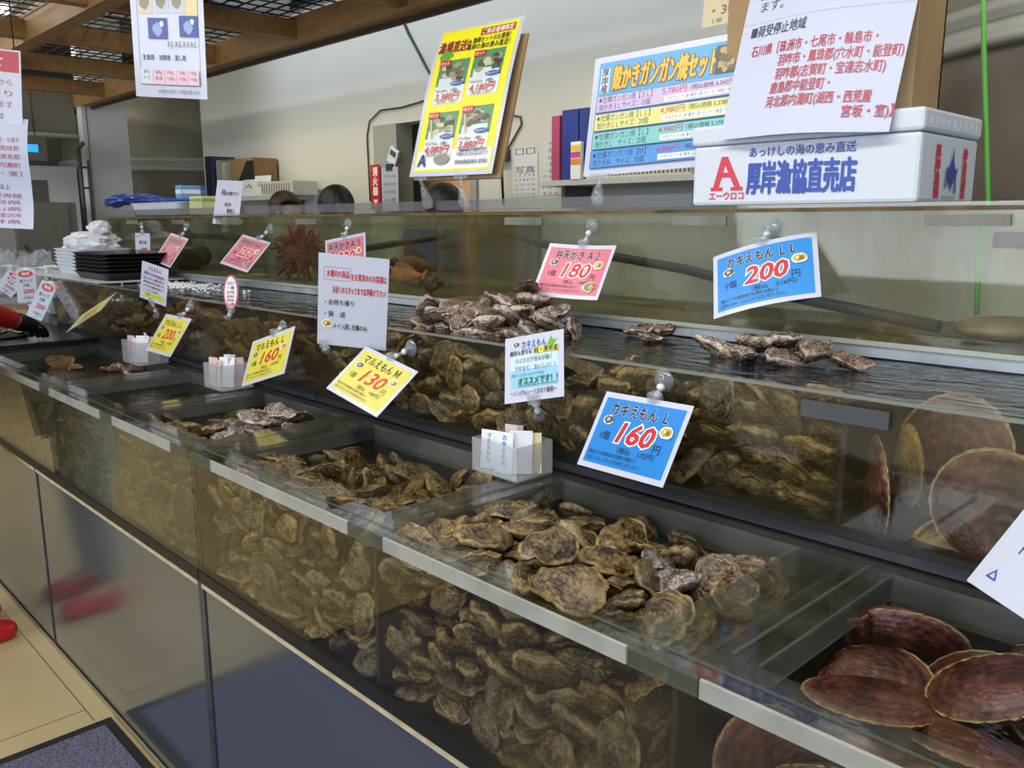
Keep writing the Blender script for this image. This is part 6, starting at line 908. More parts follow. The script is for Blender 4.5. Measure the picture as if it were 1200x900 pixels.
s2.poly([(.03, .34), (.045, .12), (.085, -.02), (.075, -.16), (.04, -.22), (.02, -.34), (-.01, -.20), (-.045, -.12), (-.04, 0), (.01, .14)], '#274a9c'); s2.poly([(.075, -.02), (.12, .04), (.10, -.10), (.115, -.36), (.085, -.34), (.08, -.14)], '#274a9c'); s2.poly([(-.04, -.02), (-.075, .05), (-.07, -.10), (-.09, -.30), (-.06, -.26), (-.045, -.12)], '#274a9c')
mb.build('box_body', t)
mb = MB(); mb.box(BX0, BX1, BY0, BY1, 1.613, 1.655, FOAM, bev=.007)
for k in range(9): mb.box(BX1-.0005, BX1+.001, BY0+.03+k*.03, BY0+.036+k*.03, 1.625, 1.64, FOAM)
mb.build('box_lid', t)
mb = MB(); x0 = aty(1046, 60, 1.76)[0]; x1 = aty(1073, 60, 1.76)[0]
CARD = pm('cardboard', '#a88a64', .75, noise=(9, .3)); CARDD = pm('cardboard_inner', '#8a6d49', .8)
t = root('carton', 'brown cardboard carton standing on the foam box behind the paper', 'carton', (x1-.2, 1.85, 1.656))
ca, sa = math.cos(.12), math.sin(.12)
mb = MB(); mb.box(x1-.42, x1, 1.76, 1.767, 1.656, 2.12, CARD); mb.box(x1-.007, x1, 1.767, 1.90, 1.656, 2.12, CARD); mb.box(x1-.42, x1-.413, 1.767, 1.90, 1.656, 2.12, CARD); mb.box(x1-.42, x1, 1.893, 1.90, 1.656, 2.12, CARDD); mb.build('carton_body', t)
mb = MB(); mb.box(x1-.03, x1+.001, 1.757, 1.760, 1.66, 2.11, pm('cardboard_edge', '#c7aa80', .7)); mb.build('carton_edge', t)
# paper notice
c = (-.868, 1.690, 1.847); M = pose(c, 0, -15.5, -1.5); t = root('paper_notice', 'large white paper notice with red place names hanging over the foam box', 'paper', c)
s = Sheet(M, .365, .47, 0, fn=lambda u, v: .010*math.cos(u*5)-.008); s.base(WHITEP, 10, 10)
DK = '#3b3c44'; RR = '#b23248'
s.text('ご迷惑をおかけし', -.24, .155, .05, DK, wfit=.36); s.text('ます。', -.40, .10, .055, DK, align='l'); s.rect(-.5, .028, .5, .0295, '#b9bdc9')
s.text('■荷受停止地域', -.43, -.015, .058, DK, wfit=.36, align='l', bold=.01)
rows = [('石川県［珠洲市・七尾市・輪島市・', -.40, .80), ('羽咋市・鳳珠郡(穴水町・能登町)', -.20, .74), ('羽咋郡(志賀町・宝達志水町)', -.20, .66), ('鹿島郡中能登町・', -.21, .38), ('河北郡内灘町(湖西・西荒屋', -.22, .64), ('宮坂・室)】', .24, .28)]
for i, (tx, u, wf) in enumerate(rows): s.text(tx, u, -.105-i*.062, .056, RR, wfit=wf*.93, align='l', bold=.012)
s.mb.build('sheet', t)
# green strap and round tanks
GREEN = pm('green_strap', '#5fae48', .5)
pts = [aty(1152, -60, 1.99), aty(1153, 60, 1.99), aty(1156, 160, 1.99), aty(1158, 238, 1.99), aty(1146, 300, 1.99), aty(1145, 368, 1.95)]
mb = MB(); mb.tube(pts, .0055, GREEN, 8); o = mb.build('green_hose'); tag(o, 'bright green cord hanging down into the right upper tank', 'cord')
TK = pm('round_tank_body', '#7d7469', .6, noise=(5, .6), col2='#625a51', bump=.1, bscale=60)
TKU = pm('round_tank_shoulder', '#8f8c7c', .45, noise=(2, .3)); TKR = pm('round_tank_rim', '#b4b3ab', .35)
for x, y, zr, lb in ((-8.36, 3.62, 1.96, 'big round tank far left behind the wall gap'), (-.34, 3.46, 1.97, 'big round tank at the right behind the green cord')):
    t = root('round_tank', lb, 'tank', (x, y, 0)); M = Matrix.Translation(Vector((x, y, 0)))
    mb = MB(); mb.lathe([(1.03, 0), (1.05, .05), (1.05, zr-.08)], TK, M, 64); mb.build('tank_body', t)
    mb = MB(); mb.lathe([(1.05, zr-.08), (1.085, zr-.075), (1.09, zr-.05), (1.055, zr-.04), (1.055, zr-.01), (1.09, zr), (1.085, zr+.03), (1.05, zr+.035)], TKR, M, 64); mb.build('tank_rim', t)
    mb = MB(); mb.lathe([(1.05, zr+.035), (1.04, zr+.35), (.98, zr+.6), (.7, zr+.72), (.0, zr+.75)], TKU, M, 64); mb.build('tank_shoulder', t)

# ------------------------------------------------------------------ inside the upper tanks
HOSE = pm('black_hose', '#17191c', .5)
mb = MB(); mb.tube([aty(575, 268, 1.98), aty(640, 287, 1.93), aty(800, 315, 1.85), aty(940, 350, 1.75), aty(1100, 383, 1.68)], .0125, HOSE, 12); o = mb.build('black_hose'); tag(o, 'black hose slanting down through the right upper tank', 'hose')
mb = MB(); mb.tube([aty(1166, 281, 1.80), aty(1260, 283, 1.80)], .016, HOSE, 12); o = mb.build('black_pipe'); tag(o, 'short black pipe inside the right upper tank at the photo edge', 'pipe')
mb = MB(); mb.tube([aty(424, 292, 1.95), aty(520, 276, 1.9)], .013, HOSE, 10); mb.tube([aty(225, 276, 1.9), aty(300, 280, 1.9)], .014, HOSE, 10); o = mb.build('black_hose'); tag(o, 'black hose in the left upper tank above the orange fish', 'hose')
BLUEP = pm('blue_back_panel', '#3f5878', .6, noise=(5, .4))
mb = MB(); mb.box(-2.75, -2.06, 2.055, 2.065, 1.26, 1.42, BLUEP); o = mb.build('blue_backing'); tag(o, 'blue tarp behind the fish in the left upper tank', 'backing')  # blue back of the tank, added as a thin panel of its own
FLES = pm('orange_fish', '#b5623a', .45, noise=(14, .8), col2='#d8b48a'); FD = pm('dark_fish', '#2b2a22', .45, noise=(20, .6), col2='#5a5140'); FB = pm('mottled_fish', '#6d4a35', .5, noise=(18, .9), col2='#33261c')
def fish(px, py, y, L, mat, label, yaw=0, tall=.34):
    c = Vector(aty(px, py, y)); t = root('fish', label, 'fish', c); R = Matrix.Translation(c) @ Matrix.Rotation(yaw, 4, 'Z')
    rings = []
    for u, hh, ww in ((-.5, .03, .02), (-.46, .12, .09), (-.38, .22, .15), (-.22, .31, .19), (0, .32, .18), (.2, .22, .12), (.35, .11, .06), (.42, .08, .03)):
        rings.append([R @ Vector((u*L, ww*L*.5*math.cos(2*PI*j/12)*1.1, hh*L*.5*math.sin(2*PI*j/12)*tall/.34)) for j in range(12)])
    mb = MB(); mb.loft(rings, mat, True); mb.build('body', t)
    mb = MB(); P = lambda x, z, y=0: R @ Vector((x*L, y*L, z*L))
    mb.add([P(.40, .03, .004), P(.40, -.03, .004), P(.56, -.13, .004), P(.53, 0, .004), P(.56, .13, .004), P(.40, .03, -.004), P(.40, -.03, -.004), P(.56, -.13, -.004), P(.53, 0, -.004), P(.56, .13, -.004)], [(0, 1, 2, 3, 4), (9, 8, 7, 6, 5), (0, 5, 6, 1), (1, 6, 7, 2), (2, 7, 8, 3), (3, 8, 9, 4), (4, 9, 5, 0)], mat); mb.build('tail_fin', t)
    mb = MB(); top = [(-.25, .14), (-.2, .24), (-.1, .25), (0, .24), (.1, .2), (.2, .17), (.25, .08)]
    mb.add([P(x, z, .004) for x, z in top]+[P(x, z, -.004) for x, z in top], [tuple(range(7)), tuple(range(13, 6, -1))]+[(i, 7+i, 7+(i+1) % 7, (i+1) % 7) for i in range(7)], mat); mb.build('dorsal_fin', t)
    mb = MB(); mb.lathe([(0, -.02), (.018, -.01), (.022, 0), (.018, .01), (0, .02)], pm('fish_eye', '#0c0c0c', .15), R @ Matrix.Translation(Vector((-.38*L, -.06*L, .05*L))), 10); mb.build('eye', t)
fish(474, 322, 1.75, .17, FLES, 'orange fish facing left in the corner of the left upper tank', .3)
fish(502, 333, 1.68, .16, FD, 'dark fish in front of the orange one beside the tank joint', 2.8)
fish(486, 312, 1.86, .24, FB, 'mottled brown fish behind the orange fish', .1)
mb = MB(); rg = random.Random(5); SP = pm('red_spines', '#8e2b20', .6, noise=(9, .8), col2='#4a1a14'); c0 = Vector(aty(353, 300, 1.76))
mb.lathe([(0, -.05), (.05, -.035), (.075, 0), (.05, .04), (0, .055)], SP, Matrix.Translation(c0), 14)
for k in range(110):
    d = Vector((rg.uniform(-1, 1), rg.uniform(-.6, .6), rg.uniform(-.8, 1))).normalized(); m_ = c0+d*.07+Vector((0, 0, rg.uniform(-.02, .03)))
    mb.tube([c0+d*.04, m_, c0+d*rg.uniform(.08, .125)+Vector((rg.uniform(-.04, .04), 0, rg.uniform(-.03, .04)))], [.010, .008, .004], SP, 6)
o = mb.build('sea_creature'); tag(o, 'red spiny branching creature in the left upper tank', 'sea creature')
def blob(name, label, cat, c, r, m, seed, n=16, rows=9, amp=.15):
    rg = random.Random(seed); rings = []
    ph = [rg.uniform(0, 6) for _ in range(4)]
    for i in range(rows):
        a = -PI/2+PI*(i+.02)/(rows-1+.04)
        rings.append([Vector((c[0]+r[0]*math.cos(a)*math.cos(2*PI*j/n)*(1+amp*math.sin(3*2*PI*j/n+ph[0]+a)), c[1]+r[1]*math.cos(a)*math.sin(2*PI*j/n)*(1+amp*math.sin(2*2*PI*j/n+ph[1]-a)), c[2]+r[2]*math.sin(a)*(1+amp*math.sin(2*PI*j/n+ph[2])))) for j in range(n)])
    mb = MB(); mb.loft(rings, m, True); o = mb.build(name); tag(o, label, cat); return o
blob('sponge', 'pale brown sponge-like lump hanging near the joint of the upper tanks', 'lump', aty(555, 280, 1.85), (.022, .03, .075), pm('sponge_tan', '#a88c62', .9, bump=.3, bscale=70), 3)
blob('flatfish', 'flat brown fish lying on the bottom of the right upper tank', 'fish', aty(1176, 385, 1.72), (.085, .10, .022), pm('flatfish_brown', '#5d5137', .5, noise=(16, .8), col2='#8e8264'), 4, 20, 9, .05)
for i, (px, py, y) in enumerate(((222, 312, 1.74), (235, 300, 1.9))): blob('sea_squirt', ['small brown lump on the floor of the left upper tank', 'dark brown lump behind the small one in the left upper tank'][i], 'lump', aty(px, py, y), (.06, .05, .045), pm('brown_lump', '#4b3a22', .8, noise=(20, .8), bump=.4, bscale=60), 7+i)
for i, (px, py) in enumerate(((137, 265), (140, 300))): blob('stain_patch', ['dark shell clinging near the top of the left tank corner', 'brown weed clinging low in the left tank corner'][i], 'weed', aty(px, py, 1.66), (.05, .015, .03+.02*i), pm('weed', '#4a3a24', .8, noise=(20, .6)), 17+i)

# ------------------------------------------------------------------ tag boxes on the cover plates
BOXP = clear('frosted_box', (.86, .87, .88), None, ior=1.45, haze=.20, hazecol='#f2f4f8', rough=.2)
PAP = pm('tag_paper', '#e6e9ef', .6); PINKP = pm('tag_pink', '#dcbcbc', .6); YELP = pm('tag_cream', '#ded2a6', .6)
def tag_box(label, x0, x1, y0, y1, ht, n, tags):
    t = root('tag_box', label, 'container', ((x0+x1)/2, (y0+y1)/2, .9575)); z0 = .9575; th = .002
    mb = MB(); mb.box(x0, x1, y0, y1, z0, z0+.003, BOXP)
    for a in ((x0, x1, y0, y0+th), (x0, x1, y1-th, y1), (x0, x0+th, y0+th, y1-th), (x1-th, x1, y0+th, y1-th)): mb.box(*a, z0+.003, z0+ht, BOXP)
    mb.build('box', t)
    for (fx, fy, w_, h_, yaw, tl, m, tx) in tags:
        c = Vector((x0+fx*(x1-x0), y0+fy*(y1-y0), z0+.005+h_/2)); M = pose(c, yaw, tl, 0); s = Sheet(M, w_, h_); s.base(m, 2, 2)
        if tx: s.text(tx, 0, -.05, .42, '#2f78c4', wfit=None, bold=.02, rot=PI/2) if len(tx) < 4 else [s.text(ch, .0, .36-i*.15, .15, '#2f78c4', bold=.03) for i, ch in enumerate(tx)]
        s.mb.build('tag', t)
tag_box('frosted box of paper tags between the pale blue notice and the front tank', -1.245, -1.117, 1.088, 1.20-.012, .068, 6, [
 (.22, .20, .036, .078, 18, -6, PAP, 'マルえもん'), (.48, .50, .030, .088, 8, -3, PINKP, ''), (.58, .18, .040, .082, 14, -5, PAP, 'カキえもん'), (.78, .40, .045, .085, 40, -8, PAP, ''), (.86, .55, .045, .08, 46, -10, YELP, ''), (.40, .7, .04, .085, 20, 4, PAP, '')])
tag_box('frosted box of pink and white tags beside the yellow 160 yen card', -2.475, -2.362, 1.086, 1.188, .075, 6, [
 (.2, .2, .04, .085, 15, -4, PINKP, ''), (.45, .18, .04, .08, 10, -6, PINKP, 'マルえもん'), (.7, .35, .05, .09, 35, -10, PAP, ''), (.55, .6, .05, .09, -10, 6, PAP, ''), (.8, .6, .045, .088, 60, 4, PINKP, ''), (.3, .7, .04, .09, 30, 5, PAP, '')])
tag_box('frosted box of tags beside the yellow 200 yen card, farthest of the three', -3.14, -2.99, 1.084, 1.188, .080, 5, [
 (.2, .2, .04, .09, 15, -4, PINKP, ''), (.45, .2, .04, .085, 10, -6, PAP, ''), (.7, .3, .05, .095, 35, -10, PAP, ''), (.5, .6, .05, .1, -10, 6, PAP, ''), (.8, .6, .045, .09, 60, 4, PINKP, '')])
# ------------------------------------------------------------------ far left goods
mb = MB(); mb.box(-4.95, -3.78, 1.235, 1.60, 1.1955, 1.201, pm('white_shelf_board', '#c8ccd0', .5)); o = mb.build('shelf_board'); tag(o, 'thin white board under the black trays on the far middle tank', 'board')
TRB = pm('black_tray', '#14161d', .35); TRW = pm('white_tray', '#d5dbe4', .5)
def tray(name, label, cx, cy, z, sx, sy, h, m, group=None, yaw=0.):
    t = root(name, label, 'tray', (cx, cy, z), group); M = Matrix.Translation(Vector((cx, cy, z))) @ Matrix.Rotation(yaw, 4, 'Z')
    def rr(k, zz, r=.03):
        a, b = sx/2*k, sy/2*k; P = []
        for q, (ux, uy) in enumerate(((1, 1), (-1, 1), (-1, -1), (1, -1))):
            for j in range(4):
                an = PI/2*q+PI/6*j; P.append(M @ Vector((ux*(a-r)+r*math.cos(an), uy*(b-r)+r*math.sin(an), zz)))
        return P
    mb = MB(); mb.loft([rr(.86, .004), rr(.86, 0), rr(.97, h-.004), rr(1.0, h-.003), rr(1.0, h), rr(.96, h), rr(.85, .005)], m, False); mb.build('tray_body', t); return t
for i in range(6): tray('black_tray', 'black plastic tray of the stack on the far middle tank' if i < 5 else 'topmost black plastic tray of the stack on the far middle tank', -4.02+.004*(i % 2), 1.42, 1.202+i*.0165, .44, .30, .032, TRB, 'stack of black trays' if i < 5 else None)
for i in range(6): tray('foam_tray', 'white foam tray of the stack left of the black trays' if i < 5 else 'topmost white foam tray left of the black trays', -4.55+.004*(i % 2), 1.47, 1.202+i*.017, .36, .27, .035, TRW, 'stack of white trays' if i < 5 else None)
BAG = clear('thin_plastic', (.88, .90, .93), '#e6eaf0', .42, 9, ior=1.25, haze=.16, bump=.6, bscale=26, rough=.25)
def crumple(name, label, cat, c, r, m, seed, amp=.2):
    rg = random.Random(seed); n, rows = 30, 18; ph = [rg.uniform(0, 6) for _ in range(8)]; rings = []
    for i in range(rows):
        a = -PI/2+PI*(i+.05)/(rows-1+.1); ring = []
        for j in range(n):
            th = 2*PI*j/n; k = 1+amp*(.5*math.sin(3*th+ph[0]+2*a)+.4*math.sin(5*th-3*a+ph[1])+.35*math.sin(9*th+5*a+ph[2])+.3*math.sin(7*a+2*th+ph[3]))+rg.uniform(-amp, amp)*.25
            ring.append(Vector((c[0]+r[0]*math.cos(a)**.6*math.cos(th)*k, c[1]+r[1]*math.cos(a)**.6*math.sin(th)*k, c[2]+r[2]*math.sin(a)*(1+amp*.5*math.sin(4*th+ph[4])*(1 if a > 0 else .1)))))
        rings.append(ring)
    mb = MB(); mb.loft(rings, m, False); o = mb.build(name)
    tag(o, label, cat); return o
WBAG = pm('white_plastic_bag', '#d5d9df', .35, bump=.5, bscale=40)
crumple('plastic_bag', 'crumpled white plastic bag on top of the white foam trays', 'bag', (-4.56, 1.48, 1.345), (.16, .12, .055), WBAG, 3)
crumple('plastic_bag', 'small knotted end of white plastic on top of the crumpled bag', 'bag', (-4.50, 1.50, 1.42), (.055, .05, .035), WBAG, 8)
mb = MB(); mb.box(-6.3, -4.42, 1.22, 1.62, 0, 1.02, pm('side_counter', '#8d9095', .4, noise=(3, .4))); o = mb.build('side_counter'); tag(o, 'grey side counter at the far left carrying the bags of cups', 'counter')
CUPW = pm('cup_white', '#d9dde4', .4)
def cup_sleeve(label, x, y, z, n):
    t = root('cup_bag', label, 'bag of cups', (x, y, z))
    for k in range(n):
        mb = MB(); M = Matrix.Translation(Vector((x+(k % 2)*.10-.05, y+(k//2)*.09-.04, z+.008)))
        mb.lathe([(0, 0), (.033, 0), (.040, .075), (.040, .16), (.043, .165), (.040, .17), (.0, .172)], CUPW, M, 18); mb.build('cup_stack', t)
    rg = random.Random(n*7+int(x*10)); rings = []
    for i, (zz, k) in enumerate(((.003, .9), (.02, 1.05), (.08, 1.05), (.16, 1.0), (.20, .92), (.235, .75), (.26, .82))):
        rings.append([Vector((x+.115*k*math.cos(2*PI*j/22)*(1+rg.uniform(-.06, .06)), y+.10*k*math.sin(2*PI*j/22)*(1+rg.uniform(-.06, .06)), z+zz+(rg.uniform(-.015, .02) if i > 4 else 0))) for j in range(22)])
    mb = MB(); mb.loft(rings, BAG, False, cap=False); mb.build('bag_film', t)
cup_sleeve('clear bag of white cups in front of the steel cabinet', -5.35, 1.42, 1.021, 4)
cup_sleeve('clear bag of white cups cut by the left edge of the photo', -5.75, 1.34, 1.021, 4)
c = Vector((-4.72, 1.30, 1.021)); t = root('pump_bottle', 'white pump bottle between the cups and the paper signs', 'bottle', c); M = Matrix.Translation(c)
mb = MB(); mb.lathe([(0, 0), (.035, 0), (.038, .01), (.038, .11), (.03, .13), (.014, .145), (.014, .16)], pm('bottle_white', '#d6d9dc', .35), M, 20); mb.build('bottle_body', t)
mb = MB(); mb.lathe([(.016, .155), (.016, .175), (.006, .18), (.006, .205), (.012, .207), (.012, .216), (0, .217)], CUPW, M, 14); mb.tube([c+Vector((0, 0, .211)), c+Vector((.05, .025, .214)), c+Vector((.065, .032, .203))], .005, CUPW, 8); mb.build('pump_head', t)
mb = MB(); M = Matrix.Translation(Vector((-4.46, 1.275, 1.10)))
mb.lathe([(0, 0), (.036, 0), (.043, .06), (.044, .075), (.040, .076), (.038, .06), (.034, .004), (0, .004)], CUPW, M, 24); o = mb.build('paper_cup'); tag(o, 'white ribbed cup standing at the far end of the middle tank', 'cup')
mb = MB(); mb.box(-4.52, -4.40, 1.225, 1.33, 1.021, 1.098, pm('white_block', '#b9bec4', .6)); o = mb.build('white_stand'); tag(o, 'small white block under the ribbed cup', 'stand')
def far_sign(px, py, y, w_, h_, yaw, roll, label):
    c = Vector(aty(px, py, y)); t = root('paper_sign', label, 'sign', c); M = pose(c, yaw, -12, roll); s = Sheet(M, w_, h_); s.base(LAM)
    s.ell(0, .36, .38, .10, '#c83040', 20); s.text('特売', 0, .36, .10, '#f2e4e4', wfit=.4, bold=.02); s.text('紙コップ', 0, .15, .10, '#25253a', wfit=.6, bold=.02); s.text('お皿', 0, .02, .10, '#25253a', wfit=.3, bold=.02); s.text('200', .1, -.16, .17, '#c4303c', wfit=.55, bold=.03); s.text('円税込', .1, -.36, .08, '#25253a', wfit=.5); s.mb.build('sheet', t)
    mb = MB(); p = M @ Vector((0, -h_/2+.002, -.002)); mb.box(p.x-.012, p.x+.012, p.y-.004, p.y+.02, 1.0215, p.z+.004, CLIP); mb.build('sign_foot', t)
far_sign(31, 335, 1.20, .09, .165, 60, 2, 'upright white sign with red oval beside the red sleeve')
far_sign(49, 352, 1.17, .075, .18, 52, -24, 'slanting white sign with red oval next to the cup')
far_sign(12, 332, 1.24, .10, .12, 60, -38, 'white sign leaning behind the red sleeve')
mb = MB(); M = Matrix.Translation(Vector((-4.43, 1.14, .9725)))
mb.lathe([(.045, 0), (.040, .02), (.022, .06), (.012, .085), (.016, .10)], WBAG, M, 14, False); o = mb.build('paper_twist'); tag(o, 'white twisted paper bag at the corner of the wet black board', 'bag')
mb = MB(); M = Matrix.Translation(Vector((-4.72, 1.14, .9725))) @ Matrix.Rotation(.5, 4, 'Z'); mb.box(-.14, .14, -.06, .06, 0, .07, CARD, M); mb.box(-.142, .142, -.062, .062, .062, .072, CARDD, M); o = mb.build('cardboard_box'); tag(o, 'low brown cardboard box behind the gloved hand', 'box')
# shells being sorted under the glove, on a dark sheet
blob('rubber_mat', 'thick black mat under the gloved hand', 'mat', (-4.13, .93, .978), (.16, .12, .008), pm('black_rubber', '#0d0e11', .5), 9, 24, 7, .06)
for i, (x, y, rz) in enumerate(((-4.06, .99, 20), (-4.14, .93, 70), (-4.09, .90, 120))): oy(i+2, .085, (x, y, 1.000), 10, 6, rz, 'dry', 'pale oyster under the black glove at the left edge', 'oysters under the black glove')

# ------------------------------------------------------------------ things on the upper tanks, back wall and beyond
t = tray('fish_tray', 'long white tray on the left upper tank beside the blue sheet', -4.36, 1.82, 1.4825, .62, .22, .062, pm('tray_pale', '#c6d0dc', .4))
BLUE = pm('blue_sheet', '#213f94', .4, noise=(14, .5), col2='#12265e')
rings = []
rg = random.Random(2)
for i in range(26):
    u = i/25; x = -4.93+.85*u; r = .034*(1-.55*u)*(1+.12*math.sin(i*1.7)); z = 1.560+.012*math.sin(u*5)-.002*u
    rings.append([Vector((x+.0*j, 1.73+.05*u+1.3*r*math.cos(2*PI*j/16)*(1+.2*math.sin(5*2*PI*j/16+i*.6)), z+r*.85*math.sin(2*PI*j/16)*(1+.22*math.cos(4*2*PI*j/16-i*.5)))) for j in range(16)])
mb = MB(); mb.loft(rings, BLUE, False); o = mb.build('blue_sheet'); tag(o, 'rolled dark blue plastic sheet lying on the long white tray', 'sheet')
mb = MB(); mb.tube([(-4.92, 1.73, 1.556), (-5.02, 1.725, 1.552)], .018, BLUE, 10); o = mb.build('blue_pole'); tag(o, 'blue pole end sticking out of the rolled sheet', 'pole')
def carton(name, label, px, py, y, w_, d_, h_, col, extra=None, zb=1.4825):
    x = aty(px, py, y)[0]; t = root(name, label, 'carton', (x, y, zb)); mb = MB(); m = pm(name+col, col, .55, noise=(6, .25))
    mb.box(x-w_/2, x+w_/2, y-d_/2, y+d_/2, zb, zb+h_, m, bev=.002)
    mb.build('carton_body', t); mb = MB(); mb.box(x-w_/2+.004, x+w_/2-.004, y-d_/2-.0015, y-d_/2+.001, zb+h_*.72, zb+h_*.86, pm('carton_band'+col, extra or '#dfe4e8', .5)); mb.box(x+w_/2-.001, x+w_/2+.0015, y-d_/2+.004, y+d_/2-.004, zb+h_*.72, zb+h_*.86, pm('carton_band'+col, extra or '#dfe4e8', .5)); mb.build('printed_band', t)
carton('blue_carton', 'light blue carton behind the white laminated card', 221, 230, 1.85, .07, .10, .145, '#6f9cc8')
carton('blue_carton', 'darker blue carton right behind the light blue one', 230, 228, 1.95, .06, .08, .150, '#3f6a9c', '#5b86b4')
carton('cream_carton', 'cream carton with green end beside the blue cartons', 241, 240, 1.80, .13, .10, .085, '#cfd09a', '#8aa84a')
# back shelf left: cubby with papers
SHW = pm('shelf_white', '#b4b8bc', .5)
def shelf(label, x0, x1, z, y0=2.95):
    t = root('wall_shelf', label, 'shelf', ((x0+x1)/2, 3.1, z)); mb = MB(); mb.box(x0, x1, y0, 3.199, z, z+.025, SHW); mb.build('board', t)
    for x in (x0+.12, x1-.12):
        mb = MB(); mb.box(x-.01, x+.01, 3.0, 3.199, z-.10, z-.001, pm('bracket_grey', '#6d7074', .4, .6)); mb.build('bracket', t)
xa = aty(655, 220, 3.1)[0]; xb = aty(835, 212, 3.1)[0]
shelf('white wall shelf under the binders right of the paper calendars', xa, xb+.2, 1.61)
xc = aty(265, 235, 3.1)[0]; xd = aty(352, 235, 3.1)[0]
shelf('white wall shelf of papers at the left behind the tanks', xc-.35, xd, 1.60)
def binder(px, col, label, h_=.31, w_=.05):
    x = aty(px, 180, 3.06)[0]; t = root('binder', label, 'binder', (x, 3.06, 1.636)); mb = MB(); mb.box(x-w_/2, x+w_/2, 2.97, 3.17, 1.636, 1.636+h_, pm('binder_'+col.strip('#'), col, .45), bev=.003); mb.build('cover', t)
    mb = MB(); mb.box(x-w_/2+.006, x+w_/2-.006, 2.975, 3.175, 1.66, 1.636+h_+.001, PAP); mb.build('pages', t)
binder(666, '#a4446c', 'pink binder on the wall shelf', .29, .05); binder(684, '#24398c', 'blue binder next to the pink one', .31, .11); binder(698, '#24398c', 'blue binder behind the blue menu', .31, .06)
t = root('marker_pack', 'striped pack of markers standing before the blue binders', 'pack', (aty(677, 195, 2.96)[0], 2.96, 1.636)); x = t.location.x
mb = MB(); mb.box(x-.03, x+.03, 2.945, 2.965, 1.636, 1.80, PAP); mb.build('pack_body', t)
for i, cc in enumerate(('#d8c83c', '#c8468c', '#e08a3c')):
    mb = MB(); mb.box(x-.028, x+.028, 2.943, 2.9455, 1.76-i*.03, 1.785-i*.03, pm('band'+cc.strip('#'), cc, .5)); mb.build('colour_band', t)
t = root('basket', 'pale slatted basket on the wall shelf under the menu', 'basket', (aty(755, 207, 3.02)[0], 3.02, 1.636)); x = t.location.x
mb = MB(); mb.box(x-.28, x+.28, 2.96, 3.15, 1.636, 1.70, pm('basket_cream', '#c9c8ba', .5)); mb.build('basket_body', t); mb = MB()
for i in range(26): mb.box(x-.26+i*.021, x-.25+i*.021, 2.957, 2.961, 1.645, 1.692, pm('basket_slot', '#6f6e66', .6))
mb.build('slots', t)
def sheet_on_wall(px0, py0, px1, py1, label, rows, y=3.196, col='#c2c4cc', red=False):
    a = Vector(aty(px0, py0, y)); b = Vector(aty(px1, py1, y)); t = root('wall_paper_sheet', label, 'paper', ((a.x+b.x)/2, y, (a.z+b.z)/2))
    s = Sheet(pose(((a.x+b.x)/2, y, (a.z+b.z)/2), 0, 0, 0), abs(b.x-a.x), abs(a.z-b.z)); s.base(pm('pinned_'+col.strip('#'), col, .6)); n = len(rows)
    for i, r in enumerate(rows): s.text(r, 0, .40-i*.8/max(n-1, 1), .7/n, '#3c4256' if not red else '#f0e6e0', wfit=.8)
    s.mb.build('sheet', t)
sheet_on_wall(601, 176, 630, 201, 'paper with a photograph pinned on the wall, upper left', ['□□', '写真'])
sheet_on_wall(601, 203, 630, 230, 'monthly calendar sheet pinned below the photograph', ['1 2 3 4 5', '6 7 8 9 10', '11 12 13 14', '15 16 17 18', '20 21 22 23'])
sheet_on_wall(637, 165, 659, 204, 'list of lines pinned on the wall, upper right', ['・予約表', '・発送分', '・店頭分', '・電話', '・時間'])
sheet_on_wall(634, 205, 656, 228, 'small table sheet pinned below the list', ['月 火 水', '木 金 土', '1 2 3', '4 5 6'])
t = root('wall_sign', 'red vertical fire extinguisher sign at the doorway', 'sign', aty(440, 219, 3.16)); cc = aty(440, 219, 3.16)
mb = MB(); s = Sheet(pose(cc, 0, 0, 0), .10, .27); s.base(pm('sign_red', '#b3242c', .4)); [s.text(ch, 0, .34-i*.22, .21, '#f0e6e4', bold=.04) for i, ch in enumerate('消火器')]; s.text('▼', 0, -.36, .2, '#f0e6e4'); s.mb.build('plate', t)
t = root('clear_file', 'sheet in a clear file hanging by the doorway', 'file', aty(457, 222, 3.12)); cc = aty(457, 222, 3.12)
s = Sheet(pose(cc, 0, 0, 0), .17, .26); s.base(pm('file_grey', '#a9aebb', .4)); s.lines(['作業日報', '確認事項', '出荷数', '在庫'], 0, .3, .07, .18, '#5a6684', wfit=.7); s.mb.build('sheet', t); mb = MB(); mb.box(cc[0]-.03, cc[0]+.03, cc[1]-.006, cc[1]+.01, cc[2]+.11, cc[2]+.15, pm('file_clip', '#2c3a5c', .4)); mb.build('file_clip', t)
t = root('timer', 'small white timer stuck on the doorway lining', 'timer', aty(461, 183, 3.165)); cc = aty(461, 183, 3.165); mb = MB(); mb.box(-.045, .045, -.008, .008, -.05, .05, pm('timer_white', '#c3cfdc', .4), Matrix.Translation(Vector(cc)) @ Matrix.Rotation(.5, 4, 'Y'), bev=.004); mb.build('timer_body', t); mb = MB(); mb.box(-.03, .03, -.010, -.0078, -.0, .032, pm('timer_lcd', '#3f5468', .3), Matrix.Translation(Vector(cc)) @ Matrix.Rotation(.5, 4, 'Y')); mb.build('display', t)
# curtain-like sliding panel in the doorway
t = root('sliding_panel', 'beige sliding panel inside the doorway behind the yellow poster', 'panel', (-3.95, 3.6, 0)); mb = MB(); mb.box(-4.5, -3.98, 3.55, 3.58, 0, 1.95, pm('panel_beige', '#dfb48a', .6)); mb.build('panel_board', t); mb = MB(); mb.box(-4.5, -3.5, 3.54, 3.59, 1.95, 1.97, BLK); mb.build('top_rail', t)
